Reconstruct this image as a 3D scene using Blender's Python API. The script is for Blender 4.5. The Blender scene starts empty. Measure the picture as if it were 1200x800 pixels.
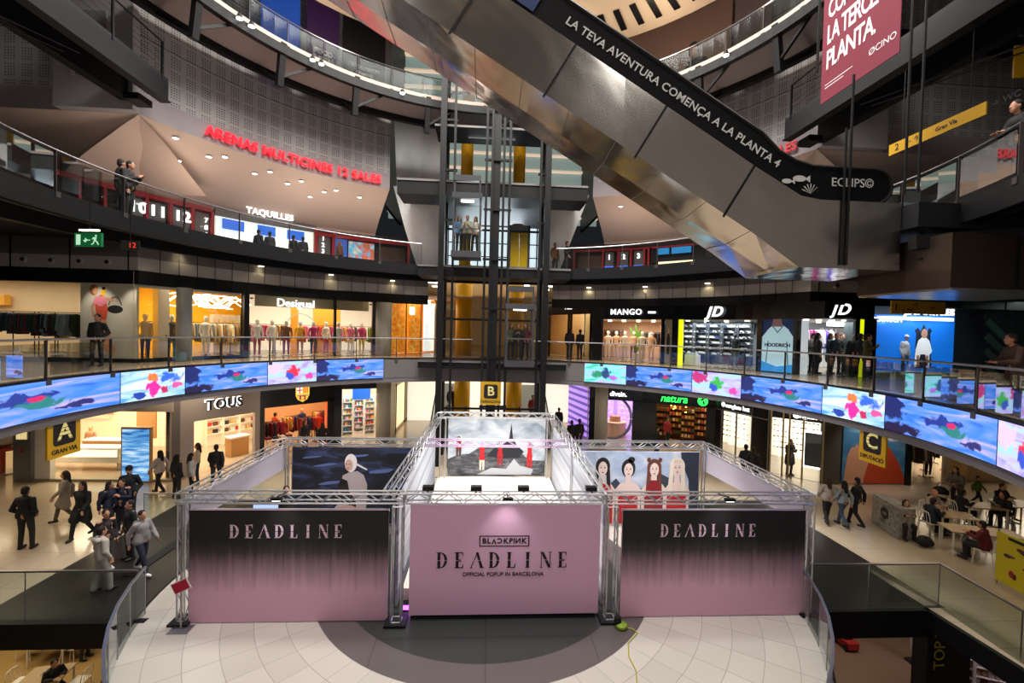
import bpy, bmesh, math, random
from mathutils import Vector, Matrix
random.seed(7)
PI = math.pi
D = bpy.data
SC = bpy.context.scene
COL = SC.collection

# ---------------------------------------------------------------- camera
F_PX, PITCH, ROLL, YAW = 532.7, 0.0230, 0.0248, 0.0615
cyw, syw = math.cos(YAW), math.sin(YAW)
FW = Vector((syw*math.cos(PITCH), cyw*math.cos(PITCH), -math.sin(PITCH)))
RT0 = Vector((cyw, -syw, 0)); UP0 = RT0.cross(FW)
RT = RT0*math.cos(ROLL) + UP0*math.sin(ROLL)
UP = -RT0*math.sin(ROLL) + UP0*math.cos(ROLL)
cam = D.objects.new('camera', D.cameras.new('camera'))
COL.objects.link(cam)
cam.data.sensor_width = 36.0
cam.data.lens = F_PX/1200*36
cam.data.clip_start = 0.05; cam.data.clip_end = 300
cam.matrix_world = Matrix(((RT.x, UP.x, -FW.x, 0), (RT.y, UP.y, -FW.y, 0), (RT.z, UP.z, -FW.z, 0), (0, 0, 0, 1)))
SC.camera = cam

# ---------------------------------------------------------------- world, light, exposure
SC.view_settings.view_transform = 'Standard'
SC.view_settings.look = 'None'
SC.view_settings.exposure = 0.0
SC.view_settings.gamma = 1.0
SC.view_settings.use_curve_mapping = False
SC.cycles.use_denoising = True
SC.cycles.max_bounces = 6
SC.cycles.diffuse_bounces = 3
SC.cycles.glossy_bounces = 3
SC.cycles.transparent_max_bounces = 16
SC.cycles.caustics_reflective = False
SC.cycles.caustics_refractive = False
SC.cycles.sample_clamp_indirect = 3.0
w = D.worlds.new('world'); SC.world = w; w.use_nodes = True
w.node_tree.nodes['Background'].inputs[0].default_value = (0.55, 0.62, 0.72, 1)
w.node_tree.nodes['Background'].inputs[1].default_value = 0.02

def area(name, loc, size, energy, color=(1, 1, 1), rot=(0, 0, 0), sizey=None, spread=None):
    l = D.lights.new(name, 'AREA'); l.energy = energy; l.color = color
    l.size = size
    if sizey: l.shape = 'RECTANGLE'; l.size_y = sizey
    if spread: l.spread = spread
    o = D.objects.new(name, l); COL.objects.link(o); o.location = loc; o.rotation_euler = rot
    return o
def spot(name, loc, target, energy, color, angle=60, blend=.6, rad=.05):
    l = D.lights.new(name, 'SPOT'); l.energy = energy; l.color = color; l.spot_size = math.radians(angle); l.spot_blend = blend; l.shadow_soft_size = rad
    o = D.objects.new(name, l); COL.objects.link(o); o.location = loc
    o.rotation_euler = (Vector(target)-Vector(loc)).to_track_quat('-Z', 'Y').to_euler()
    return o
area('dome_light', (0.2, 12.5, 20), 13.5, 11500, (1, .955, .895)).data.shape = 'DISK'
# added fill lights, unseen behind the camera, that brighten the stand's front
for x_, e_ in ((-6.5, 150), (0.5, 110), (7.5, 150)): area('near_fill_light', (x_, -1.2, 2.7), 2.2, e_, (1, .93, .86), (math.radians(58), 0, 0), 1.0)
# added fill lights at gallery height, aimed down and across the dim court
for a_, e_ in ((-150, 70), (-115, 160), (-85, 160), (-50, 140), (0, 90), (50, 140), (85, 150), (115, 150), (150, 70)):
    r_ = math.radians(a_); px_, py_ = .16+10.2*math.sin(r_), 12.52+10.2*math.cos(r_)
    o_ = area('gallery_fill_light', (px_, py_, 10.6), 2.4, e_, (1, .96, .92)); o_.rotation_euler = (Vector((.16, 12.52, 0))-Vector((px_, py_, 9.2))).to_track_quat('-Z', 'Y').to_euler()

# ---------------------------------------------------------------- measuring
CX, CY = 0.16, 12.52
F0, F1, F2, LOW = -6.6, -1.49, 3.15, -11.6
def ray(px, py): return FW + RT*((px-600)/F_PX) + UP*((400-py)/F_PX)
def atz(px, py, z): d = ray(px, py); return d*(z/d.z)
def aty(px, py, y): d = ray(px, py); return d*(y/d.y)
def atr(px, py, r):
    d = ray(px, py); a = d.x**2+d.y**2; b = -2*(d.x*CX+d.y*CY); c = CX**2+CY**2-r*r
    return d*((-b+math.sqrt(max(0, b*b-4*a*c)))/2/a)
def ang(p): return math.degrees(math.atan2(p[0]-CX, p[1]-CY))
def pol(r, a, z=0): a = math.radians(a); return Vector((CX+r*math.sin(a), CY+r*math.cos(a), z))

# ---------------------------------------------------------------- materials
def lin(c):
    if isinstance(c, str): c = tuple(int(c[i:i+2], 16)/255 for i in (0, 2, 4))
    return tuple((x/12.92 if x <= .04045 else ((x+.055)/1.055)**2.4) for x in c) + (1,)
_m = {}
def mat(name, col='808080', rough=.6, metal=0, emit=0, ecol=None, spec=.5):
    if name in _m: return _m[name]
    m = D.materials.new(name); m.use_nodes = True; b = m.node_tree.nodes['Principled BSDF']
    b.inputs['Base Color'].default_value = lin(col); b.inputs['Roughness'].default_value = rough
    b.inputs['Metallic'].default_value = metal; b.inputs['Specular IOR Level'].default_value = spec
    if emit:
        b.inputs['Emission Color'].default_value = lin(ecol or col); b.inputs['Emission Strength'].default_value = emit
    m.diffuse_color = lin(col)
    _m[name] = m; return m
class NT:
    """small node helper"""
    def __init__(s, name, rough=.6, metal=0):
        s.m = D.materials.new(name); s.m.use_nodes = True; s.t = s.m.node_tree; s.b = s.t.nodes['Principled BSDF']
        s.b.inputs['Roughness'].default_value = rough; s.b.inputs['Metallic'].default_value = metal; _m[name] = s.m
    def n(s, typ, **k):
        o = s.t.nodes.new(typ)
        for a, v in k.items(): setattr(o, a, v)
        return o
    def link(s, a, b): s.t.links.new(a, b)
    def math(s, op, a, b=None, c=None):
        o = s.n('ShaderNodeMath', operation=op)
        for i, v in enumerate((a, b, c)):
            if v is None: continue
            if isinstance(v, (int, float)): o.inputs[i].default_value = v
            else: s.link(v, o.inputs[i])
        return o.outputs[0]
    def mix(s, f, a, b):
        o = s.n('ShaderNodeMix', data_type='RGBA')
        for i, v in ((0, f), (6, a), (7, b)):
            if isinstance(v, (int, float)): o.inputs[i].default_value = v
            elif isinstance(v, tuple): o.inputs[i].default_value = v
            elif isinstance(v, str): o.inputs[i].default_value = lin(v)
            else: s.link(v, o.inputs[i])
        return o.outputs[2]
    def ramp(s, f, stops):
        o = s.n('ShaderNodeValToRGB'); s.link(f, o.inputs[0]); e = o.color_ramp.elements
        while len(e) < len(stops): e.new(.5)
        for i, (p, c) in enumerate(stops): e[i].position = p; e[i].color = lin(c)
        return o.outputs[0]
    def noise(s, scale, detail=3, vec=None, dist=0):
        o = s.n('ShaderNodeTexNoise'); o.inputs['Scale'].default_value = scale; o.inputs['Detail'].default_value = detail; o.inputs['Distortion'].default_value = dist
        if vec: s.link(vec, o.inputs['Vector'])
        return o.outputs[0]
    def uv(s):
        o = s.n('ShaderNodeTexCoord'); x = s.n('ShaderNodeSeparateXYZ'); s.link(o.outputs['UV'], x.inputs[0]); return o.outputs['UV'], x.outputs[0], x.outputs[1]
    def obj(s):
        o = s.n('ShaderNodeTexCoord'); x = s.n('ShaderNodeSeparateXYZ'); s.link(o.outputs['Object'], x.inputs[0]); return o.outputs['Object'], x.outputs[0], x.outputs[1], x.outputs[2]
    def color(s, c): s.link(c, s.b.inputs['Base Color']) if not isinstance(c, (tuple, str)) else None; return s
    def bump(s, h, st=.2, d=.01):
        o = s.n('ShaderNodeBump'); o.inputs['Strength'].default_value = st; o.inputs['Distance'].default_value = d
        s.link(h, o.inputs['Height']); s.link(o.outputs[0], s.b.inputs['Normal'])

M = {}
M['black'] = mat('black_steel', '0d0e10', .5, 0, spec=.3)
M['dark'] = mat('dark_panel', '1e1e21', .55, spec=.3)
M['blackgloss'] = mat('black_gloss', '0c0c0e', .18)
M['fascia_dark'] = mat('fascia_dark', '6c6867', .5)
M['fascia_light'] = mat('fascia_light', 'b3adab', .4)
M['steel'] = mat('brushed_steel', '9a9a9e', .3, .9)
M['alu'] = mat('aluminium', 'c4c5c9', .35, .85)
M['white'] = mat('white_paint', 'e6e2de', .6)
M['cream'] = mat('cream_wall', 'efe2cd', .7)
M['warmwhite'] = mat('warm_white', 'f6ead8', .7)
M['greywall'] = mat('grey_wall', '8d8a8c', .7)
M['soffit'] = mat('beige_soffit', 'cbb6a8', .75)
M['yellow'] = mat('yellow_paint', 'f2b400', .4)
M['shopyellow'] = mat('yellow_shop_wall', 'ffc21e', .7)
M['signyellow'] = mat('sign_yellow', 'c99a08', .5)
M['red'] = mat('red_frame', 'a01820', .45)
M['rednoen'] = mat('red_letters', 'ff1026', .4, emit=1.5)
M['whitelet'] = mat('lit_letters', 'ffffff', .5, emit=1.5)
M['greenlet'] = mat('green_letters', '2cff5a', .5, emit=2.2)
M['lamp'] = mat('lamp_warm', 'ffe9c4', .5, emit=9)
M['lampw'] = mat('lamp_white', 'ffffff', .5, emit=8)
M['pink'] = mat('pink_print', 'e2b3d2', .75)
M['wood'] = mat('light_wood', 'b98a56', .5)
M['blackprint'] = mat('black_print', '120d12', .7)
M['lilacprint'] = mat('lilac_print', 'f0cfe4', .7)
M['bluescreen'] = mat('blue_screen', '2a6bd0', .4, emit=1.0)
M['skin'] = mat('skin', 'c98f73', .6)
M['skinlight'] = mat('printed_skin', 'e6cfc8', .7)

def glass(name, tint, refl=.12, rough=.02, fres=.55):
    g = NT(name); t = g.t; t.nodes.remove(g.b)
    tr = g.n('ShaderNodeBsdfTransparent'); tr.inputs[0].default_value = lin(tint)
    gl = g.n('ShaderNodeBsdfGlossy'); gl.inputs['Roughness'].default_value = rough; gl.inputs[0].default_value = (.9, .95, .95, 1)
    lw = g.n('ShaderNodeLayerWeight'); lw.inputs[0].default_value = .25
    f = g.math('MULTIPLY_ADD', lw.outputs[0], fres, refl*.5)
    mx = g.n('ShaderNodeMixShader'); g.link(f, mx.inputs[0]); g.link(tr.outputs[0], mx.inputs[1]); g.link(gl.outputs[0], mx.inputs[2])
    g.link(mx.outputs[0], t.nodes['Material Output'].inputs[0]); return g.m
M['glass'] = glass('clear_glass', 'f2f6f3', .08)
M['glassdim'] = glass('dim_glass', 'c3cdc9', .02, .12, .12)
M['glassgreen'] = glass('green_tinted_glass', 'cfdad4', .05)

# acoustic panels: squares of drilled dots
def acoustic():
    g = NT('acoustic_panel', .8); v, x, y = g.uv()
    def fr(a, p): return g.math('FRACT', g.math('DIVIDE', a, p))
    dx = g.math('SUBTRACT', fr(x, .095), .5); dy = g.math('SUBTRACT', fr(y, .095), .5)
    d = g.math('LESS_THAN', g.math('ADD', g.math('MULTIPLY', dx, dx), g.math('MULTIPLY', dy, dy)), .085)
    sq = g.math('MULTIPLY', g.math('LESS_THAN', fr(x, .57), .667), g.math('LESS_THAN', fr(y, .57), .833))
    k = g.math('MULTIPLY', d, sq)
    seam = g.math('LESS_THAN', fr(y, 3.42), .008)
    base = g.mix(g.noise(.6, 3), '94918f', 'a5a1a0')
    g.color(g.mix(seam, g.mix(g.math('MULTIPLY', k, .85), base, '3a3838'), '3a3838')); return g.m
M['acoustic'] = acoustic()
def concrete():
    g = NT('pale_concrete', .75); g.color(g.ramp(g.noise(2.5, 6), [(.3, 'c2c4c6'), (.7, 'dfe0e0')])); return g.m
M['concrete'] = concrete()
def perfor():
    g = NT('perforated_soffit', .6); v, x, y = g.uv()
    def fr(a, p): return g.math('SUBTRACT', g.math('FRACT', g.math('DIVIDE', a, p)), .5)
    dx, dy = fr(x, .3), fr(y, .3)
    d = g.math('LESS_THAN', g.math('ADD', g.math('MULTIPLY', dx, dx), g.math('MULTIPLY', dy, dy)), .05)
    g.color(g.mix(d, '8d8380', '171616')); return g.m
M['perforated'] = perfor()
def stone():
    g = NT('polished_stone', .22)
    o, x, y, z = g.obj()
    # tiles laid in rings round the centre of the court
    r = g.math('SQRT', g.math('ADD', g.math('MULTIPLY', x, x), g.math('MULTIPLY', y, y)))
    th = g.math('ARCTAN2', y, x)
    a = g.math('LESS_THAN', g.math('FRACT', g.math('DIVIDE', r, .62)), .022)
    b = g.math('LESS_THAN', g.math('FRACT', g.math('MULTIPLY', th, 54/(2*PI))), .018)
    cell = g.math('ADD', g.math('MULTIPLY', g.math('FLOOR', g.math('DIVIDE', r, .62)), 7.13), g.math('MULTIPLY', g.math('FLOOR', g.math('MULTIPLY', th, 54/(2*PI))), 3.71))
    wn = g.n('ShaderNodeTexWhiteNoise', noise_dimensions='1D'); g.link(cell, wn.inputs['W'])
    base = g.mix(wn.outputs[0], 'cbc5be', 'd8d2cb')
    base = g.mix(g.math('MULTIPLY', g.math('POWER', g.noise(1.3, 9, dist=2.5), 2.0), .9), base, 'a39a91')
    g.color(g.mix(g.math('MAXIMUM', a, b), base, 'a29a92'))
    g.link(g.math('MULTIPLY_ADD', g.noise(3, 3), .25, .22), g.b.inputs['Roughness']); return g.m
M['stone'] = stone()
def pale_floor(name, c1, c2, seam, t=.9, r0=.07):
    g = NT(name, .2); o, x, y, z = g.obj()
    a = g.math('LESS_THAN', g.math('FRACT', g.math('DIVIDE', x, t)), .012); b = g.math('LESS_THAN', g.math('FRACT', g.math('DIVIDE', y, t)), .012)
    base = g.mix(g.noise(.9, 6, dist=.8), c1, c2)
    g.color(g.mix(g.math('MAXIMUM', a, b), base, seam)); g.link(g.math('MULTIPLY_ADD', g.noise(1.5, 3), .2, r0), g.b.inputs['Roughness']); return g.m
M['floor'] = pale_floor('pale_marble_floor', 'c9b8a0', 'ad9d88', '8a7d6c')
M['darkfloor'] = pale_floor('dark_plank_floor', '1b1918', '282422', '100f0e', .8, .3)
M['woodfloor'] = pale_floor('wood_floor', 'b39257', '9c7c47', '8a6c3c', .25, .35)
M['discpurple'] = pale_floor('plum_grey_stone', '5f5759', '6c6564', '524c4e', 2.3, .25)
M['discdark'] = pale_floor('dark_grey_stone', '343838', '3e4140', '2b2e2e', 2.9, .25)
def cladding(nm, rough):
    g = NT(nm, .27, 1.0); v, x, y = g.uv()
    mp = g.n('ShaderNodeMapping'); mp.inputs['Scale'].default_value = (4, 60, 1); g.link(v, mp.inputs[0])
    n = g.noise(1, 4, mp.outputs[0])
    g.color(g.mix(g.noise(.5, 2, v), 'bdb8b0', 'd2cdc6'))
    g.link(g.math('MULTIPLY_ADD', n, .10, rough), g.b.inputs['Roughness'])
    b2 = g.noise(.45, 2, v, .4); g.bump(b2, .28, .2)
    return g.m
M['clad'] = cladding('stainless_cladding', .19); M['cladlow'] = cladding('polished_stainless_underside', .09)
def gradient_panel():
    g = NT('black_to_pink_print', .7); v, x, y = g.uv()
    mp = g.n('ShaderNodeMapping'); mp.inputs['Scale'].default_value = (38, 1.6, 1); g.link(v, mp.inputs[0])
    f = g.math('ADD', y, g.math('MULTIPLY', g.math('SUBTRACT', g.noise(1, 5, mp.outputs[0]), .5), .22))
    g.color(g.ramp(f, [(.28, 'dcabc4'), (.44, 'a98799'), (.62, '40353b'), (.72, '1b191c')])); return g.m
M['fade'] = gradient_panel()

# ---------------------------------------------------------------- mesh building
class MB:
    def __init__(s): s.v = []; s.f = []; s.u = []; s.mi = []; s.cur = 0
    def add(s, vs, fs, us=None):
        n = len(s.v); s.v += [tuple(v) for v in vs]
        for i, f in enumerate(fs):
            s.f.append([n+k for k in f]); s.mi.append(s.cur); s.u.append(us[i] if us else None)
        return s
    def box(s, c, d, rz=0, mx=None):
        x, y, z = d[0]/2, d[1]/2, d[2]/2
        vs = [Vector((i*x, j*y, k*z)) for k in (-1, 1) for j in (-1, 1) for i in (-1, 1)]
        R = mx or Matrix.Rotation(rz, 3, 'Z')
        vs = [R @ v + Vector(c) for v in vs]
        return s.add(vs, [(0, 2, 3, 1), (4, 5, 7, 6), (0, 1, 5, 4), (2, 6, 7, 3), (0, 4, 6, 2), (1, 3, 7, 5)])
    def bb(s, a, b):  # box from corners
        a, b = Vector(a), Vector(b); return s.box((a+b)/2, [abs(q) for q in (b-a)])
    def beam(s, p, q, w, h=None, up=(0, 0, 1)):
        p, q = Vector(p), Vector(q); d = q-p; L = d.length
        if L < 1e-6: return s
        y = d/L; u = Vector(up)
        if abs(y.dot(u)) > .99: u = Vector((1, 0, 0))
        x = y.cross(u).normalized(); z = x.cross(y)
        R = Matrix((x, y, z)).transposed()
        return s.box((p+q)/2, (w, L, h or w), mx=R)
    def tube(s, p, q, r, n=6, r2=None, caps=True):
        p, q = Vector(p), Vector(q); d = (q-p).normalized(); u = Vector((0, 0, 1)) if abs(d.z) < .9 else Vector((1, 0, 0))
        x = d.cross(u).normalized(); y = d.cross(x); r2 = r if r2 is None else r2
        vs = []
        for c, rr in ((p, r), (q, r2)):
            vs += [c+(x*math.cos(2*PI*i/n)+y*math.sin(2*PI*i/n))*rr for i in range(n)]
        fs = [(i, i+n, (i+1) % n+n, (i+1) % n) for i in range(n)]
        if caps: fs += [tuple(range(n)), tuple(range(2*n-1, n-1, -1))]
        return s.add(vs, fs)
    def path(s, pts, r, n=6):
        for a, b in zip(pts, pts[1:]): s.tube(a, b, r, n)
        return s
    def lathe(s, prof, c=(0, 0, 0), n=16):
        vs = []; fs = []
        for r, z in prof:
            vs += [(c[0]+r*math.cos(2*PI*i/n), c[1]+r*math.sin(2*PI*i/n), c[2]+z) for i in range(n)]
        for k in range(len(prof)-1):
            fs += [(k*n+i, k*n+(i+1) % n, (k+1)*n+(i+1) % n, (k+1)*n+i) for i in range(n)]
        fs += [tuple(range(n-1, -1, -1)), tuple(range((len(prof)-1)*n, len(prof)*n))]
        return s.add(vs, fs)
    def arc(s, r0, r1, z0, z1, a0, a1, n=None):   # solid sector of a ring, UV in metres
        n = n or max(2, int(abs(a1-a0)/3))
        vs = []; fs = []; us = []
        for i in range(n+1):
            a = a0+(a1-a0)*i/n
            vs += [pol(r0, a, z0), pol(r1, a, z0), pol(r1, a, z1), pol(r0, a, z1)]
        L = [math.radians(a0+(a1-a0)*i/n)*r0 for i in range(n+1)]
        for i in range(n):
            k = 4*i
            fs += [(k, k+4, k+5, k+1), (k+1, k+5, k+6, k+2), (k+2, k+6, k+7, k+3), (k+3, k+7, k+4, k)]
            a, b = L[i], L[i+1]
            us += [[(a, r0), (b, r0), (b, r1), (a, r1)], [(a, z0), (b, z0), (b, z1), (a, z1)], [(a, r1), (b, r1), (b, r0), (a, r0)], [(a, z1), (b, z1), (b, z0), (a, z0)]]
        fs += [(0, 1, 2, 3), (4*n+3, 4*n+2, 4*n+1, 4*n)]; us += [None, None]
        return s.add(vs, fs, us)
    def arcsheet(s, prof, a0, a1, n=None):  # prof: list of (r,z) swept round the court
        n = n or max(2, int(abs(a1-a0)/3)); m = len(prof); vs = []; fs = []; us = []
        for i in range(n+1):
            vs += [pol(r, a0+(a1-a0)*i/n, z) for r, z in prof]
        for i in range(n):
            for j in range(m-1):
                k = i*m+j; fs.append((k, k+m, k+m+1, k+1))
                a, b = [math.radians(a0+(a1-a0)*(i+t)/n)*prof[0][0] for t in (0, 1)]
                us.append([(a, prof[j][1]), (b, prof[j][1]), (b, prof[j+1][1]), (a, prof[j+1][1])])
        return s.add(vs, fs, us)
    def prism(s, pts, z0, z1):  # plan polygon
        n = len(pts); vs = [(x, y, z0) for x, y in pts]+[(x, y, z1) for x, y in pts]
        return s.add(vs, [tuple(range(n-1, -1, -1)), tuple(range(n, 2*n))]+[(i, (i+1) % n, (i+1) % n+n, i+n) for i in range(n)])
    def poly(s, fr, pts, t=.004, off=0):  # flat shape in a frame (o,u,v,n), t thick
        o, u, v, nn = fr; n = len(pts)
        vs = [o+u*a+v*b+nn*off for a, b in pts]+[o+u*a+v*b+nn*(off+t) for a, b in pts]
        return s.add(vs, [tuple(range(n-1, -1, -1)), tuple(range(n, 2*n))]+[(i, (i+1) % n, (i+1) % n+n, i+n) for i in range(n)])
    def build(s, name, mats, parent=None, smooth=False):
        me = D.meshes.new(name); me.from_pydata(s.v, [], s.f)
        if not isinstance(mats, (list, tuple)): mats = [mats]
        for m in mats: me.materials.append(M[m] if isinstance(m, str) else m)
        uvl = me.uv_layers.new(name='UVMap')
        k = 0
        for p, u, mi in zip(me.polygons, s.u, s.mi):
            p.material_index = mi; p.use_smooth = smooth
            for j in range(len(p.loop_indices)):
                if u and j < len(u): uvl.data[p.loop_indices[j]].uv = u[j]
                elif not u:
                    c = s.v[s.f[k][j]]; uvl.data[p.loop_indices[j]].uv = (c[0]+c[1]*.01, c[2]) if abs(p.normal.z) < .7 else (c[0], c[1])
            k += 1
        bm = bmesh.new(); bm.from_mesh(me); bmesh.ops.recalc_face_normals(bm, faces=bm.faces); bm.to_mesh(me); bm.free()
        o = D.objects.new(name, me); COL.objects.link(o)
        if parent:
            o.parent = parent; o.matrix_parent_inverse = parent.matrix_world.inverted() if False else Matrix.Translation(-Vector(parent.location)) if parent.get('_w') else Matrix()
        return o
def tag(o, label=None, cat=None, group=None, kind=None):
    if label: o['label'] = label
    if cat: o['category'] = cat
    if group: o['group'] = group
    if kind: o['kind'] = kind
    return o
def thing(name, label, cat, group=None, loc=(0, 0, 0), rz=0):
    o = D.objects.new(name, None); COL.objects.link(o); o.location = loc; o.rotation_euler = (0, 0, rz); o.empty_display_size = .2
    return tag(o, label, cat, group)
def wthing(name, label, cat, group=None, loc=(0, 0, 0)):
    """an Empty at the thing's base whose parts are modelled in world coordinates"""
    o = thing(name, label, cat, group, loc); o['_w'] = 1; return o
def struct(name, mb, m, parent=None, smooth=False):
    o = mb.build(name, m, parent, smooth)
    if not parent: o['kind'] = 'structure'
    return o
def dup(root, loc=None, rz=None, label=None, group=None):
    r = root.copy(); COL.objects.link(r)
    if loc is not None: r.location = loc
    if rz is not None: r.rotation_euler = (0, 0, rz)
    if label: r['label'] = label
    if group: r['group'] = group
    for ch in list(root.children):
        c = ch.copy(); COL.objects.link(c); c.parent = r
        for g in list(ch.children):
            d = g.copy(); COL.objects.link(d); d.parent = c
    return r
def frame(o, u, v=(0, 0, 1)):
    u = Vector(u).normalized(); v = Vector(v).normalized(); return (Vector(o), u, v, u.cross(v).normalized())
def textmesh(s, size, extrude=.01, bold=0, spacing=1.0, shear=0):
    c = D.curves.new('text', 'FONT'); c.body = s; c.size = size; c.extrude = extrude; c.offset = bold; c.space_character = spacing; c.shear = shear
    c.align_x = 'CENTER'; c.align_y = 'CENTER'; c.resolution_u = 3
    o = D.objects.new('text', c); COL.objects.link(o)
    dg = bpy.context.evaluated_depsgraph_get(); dg.update()
    me = D.meshes.new_from_object(o.evaluated_get(dg)); D.objects.remove(o); D.curves.remove(c)
    return me
def text(s, size, fr, m, parent, name='lettering', extrude=.01, bold=0, off=.02, spacing=1.0, shear=0, a=0, b=0, tilt=0):
    me = textmesh(s, size, extrude, bold, spacing, shear); o_, u, v, n = fr
    ct, st = math.cos(tilt), math.sin(tilt)
    for vt in me.vertices:
        x, y, z = vt.co; x, y = x*ct-y*st, x*st+y*ct
        vt.co = o_+u*(x+a)+v*(y+b)+n*(z+off)
    me.materials.clear(); me.materials.append(M[m] if isinstance(m, str) else m)
    o = D.objects.new(name, me); COL.objects.link(o)
    if parent:
        o.parent = parent
        if parent.get('_w'): o.matrix_parent_inverse = Matrix.Translation(-Vector(parent.location))
    return o
def arctext(s, size, r, a, z, m, parent, name='lettering', bold=0, shear=0, spacing=1.0, extrude=.04):
    me = textmesh(s, size, extrude, bold, spacing, shear)
    for vt in me.vertices:
        x, y, t = vt.co; vt.co = pol(r-.06-t, a+math.degrees(x/r), z+y)
    me.materials.clear(); me.materials.append(M[m] if isinstance(m, str) else m)
    o = D.objects.new(name, me); COL.objects.link(o)
    if parent:
        o.parent = parent
        if parent.get('_w'): o.matrix_parent_inverse = Matrix.Translation(-Vector(parent.location))
    return o
def ell(cx, cy, rx, ry, n=20, a0=0, a1=2*PI, rot=0):
    c, s_ = math.cos(rot), math.sin(rot); out = []
    for i in range(n):
        t = a0+(a1-a0)*i/(n if a1-a0 > 6.28 else n-1); x, y = rx*math.cos(t), ry*math.sin(t); out.append((cx+x*c-y*s_, cy+x*s_+y*c))
    return out
# ================================================================ SETTING
def disc(name, r0, r1, m, z1=F0+.004):
    mb = MB(); n = 96; vs = []; fs = []
    for i in range(n):
        c, s_ = math.cos(2*PI*i/n), math.sin(2*PI*i/n)
        vs += [(r0*c, r0*s_, z1), (r1*c, r1*s_, z1), (r1*c, r1*s_, F0-.4), (r0*c, r0*s_, F0-.4)]
    for i in range(n):
        k, j = 4*i, 4*((i+1) % n)
        fs += [(k, k+1, j+1, j), (k+1, k+2, j+2, j+1), (k+2, k+3, j+3, j+2), (k+3, k, j, j+3)]
    mb.add(vs, fs); o = mb.build(name, m); o.location = (CX, CY, 0); o['kind'] = 'structure'; return o
disc('floor', 4.36, 7.98, 'stone'); disc('floor', 3.67, 4.36, 'discpurple'); disc('floor', .01, 3.67, 'discdark')
struct('trim_1', MB().arc(7.98, 8.03, F0-.42, F0+.02, -180, 180, 96), 'black')
struct('floor', MB().bb((-11, 10.45, F0-.4), (11.6, 17.5, F0)), 'darkfloor')
struct('floor', MB().bb((-45, 10.45, F0-.4), (-11, 60, F0)), 'floor')
struct('floor', MB().bb((11.6, -6, F0-.4), (45, 60, F0)), 'floor')
struct('floor', MB().bb((-11, 17.5, F0-.4), (11.6, 60, F0)), 'floor')
struct('floor', MB().bb((-30, -8, LOW-.3), (0, 26, LOW)), 'woodfloor')
struct('floor', MB().bb((0, -8, LOW-.3), (30, 26, LOW)), mat('brown_floor', '6a5546', .45))
struct('floor', MB().bb((11.1, -6, F0-.4), (11.6, 10.45, F0)), 'floor')
struct('column_lower', MB().bb((-16.2, 13.2, LOW), (-15.6, 13.8, F0-.4)), 'black')
# beam edges of the two openings
struct('trim_2', MB().bb((-45, 10.28, F0-.55), (-7.3, 10.45, F0+.01)), 'black')
struct('trim_3', MB().bb((7.7, 10.33, F0-.65), (11.1, 10.45, F0+.01)), 'black')
struct('trim_4', MB().bb((11.0, -6, F0-.45), (11.12, 10.45, F0+.01)), 'black')
# lower storey walls
struct('wall_lower_left', MB().bb((-40, 22, LOW), (0, 22.2, F0-.4)), mat('lower_wall', '3a3733', .7))
struct('wall_lower_right', MB().bb((0, 24.0, LOW), (34, 24.2, F0-.4)), 'lower_wall' if 'lower_wall' in M else _m['lower_wall'])
struct('ceiling', MB().arc(10.86, 34, -2.64, -2.60, -118, 118), mat('mall_ceiling', '8f8880', .7))
# storey slabs
mf1 = pale_floor('upper_marble_floor', '9d8d79', '857663', '5c5246', 1.0, .12)
struct('floor', MB().arc(10.88, 34, -2.60, F1, -118, 118), [mf1])
struct('floor', MB().arc(10.88, 34, 2.95, F2, -118, 118), [_m['dark_plank_floor']])
struct('trim_5', MB().arc(10.80, 10.88, F2-.50, F2+.03, -118, 118), 'black')
struct('trim_6', MB().arc(12.3, 12.5, F2-.62, F2-.2, -118, 118), 'black')
struct('trim_7', MB().arc(11.2, 11.35, F2-.45, F2-.2, -118, 118), 'dark')
# first storey edge: grey band under the screens, plain fascia where there is no screen
struct('trim_8', MB().arc(10.86, 10.93, -2.63, -2.41, -118, 118), mat('ring_band', '6f6a70', .45))
struct('trim_9', MB().arc(10.84, 10.93, -2.41, F1+.0, -27.0, 26.2), 'fascia_dark')
struct('trim_10', MB().arc(10.92, 10.99, -2.41, F1, -118, 118), 'black')
struct('trim_11', MB().arc(10.82, 10.99, F1, F1+.05, -118, 118), 'black')

# facade band above the first-storey shops (curved court side, then straight)
AK = 69.4   # where the curve meets the straight wall
def bandset(z0, z1, m, r=13.6, rr=13.85, n=None):
    struct('trim_12', MB().arc(r, rr, z0, z1, -AK, -14.2), m); struct('trim_12', MB().arc(r, rr, z0, z1, 15.5, AK), m)
    y0 = CY+r*math.cos(math.radians(AK)); xl = CX-r*math.sin(math.radians(AK)); xr = CX+r*math.sin(math.radians(AK))
    struct('trim_13', MB().bb((-34, y0, z0), (xl, y0+.25, z1)), m); struct('trim_13', MB().bb((xr, y0, z0), (34, y0+.25, z1)), m)
bandset(2.33, 3.0, 'fascia_dark'); bandset(1.86, 2.33, 'fascia_light', 13.58); bandset(1.36, 1.86, 'black', 13.55)
YS = CY+13.6*math.cos(math.radians(AK))   # straight wall plane
XS = 13.6*math.sin(math.radians(AK))
sm = MB()
for s_ in (-1, 1):
    for k in range(18):
        a = s_*(17+k*2.9)
        sm.box(pol(13.54, a, 2.18), (.015, .02, 1.62), rz=-math.radians(a))
    for k in range(9):
        sm.box((CX+s_*(XS+.3+k*2.0), YS-.03, 2.18), (.03, .03, 1.62))
struct('trim_14', sm, 'black')
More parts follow.
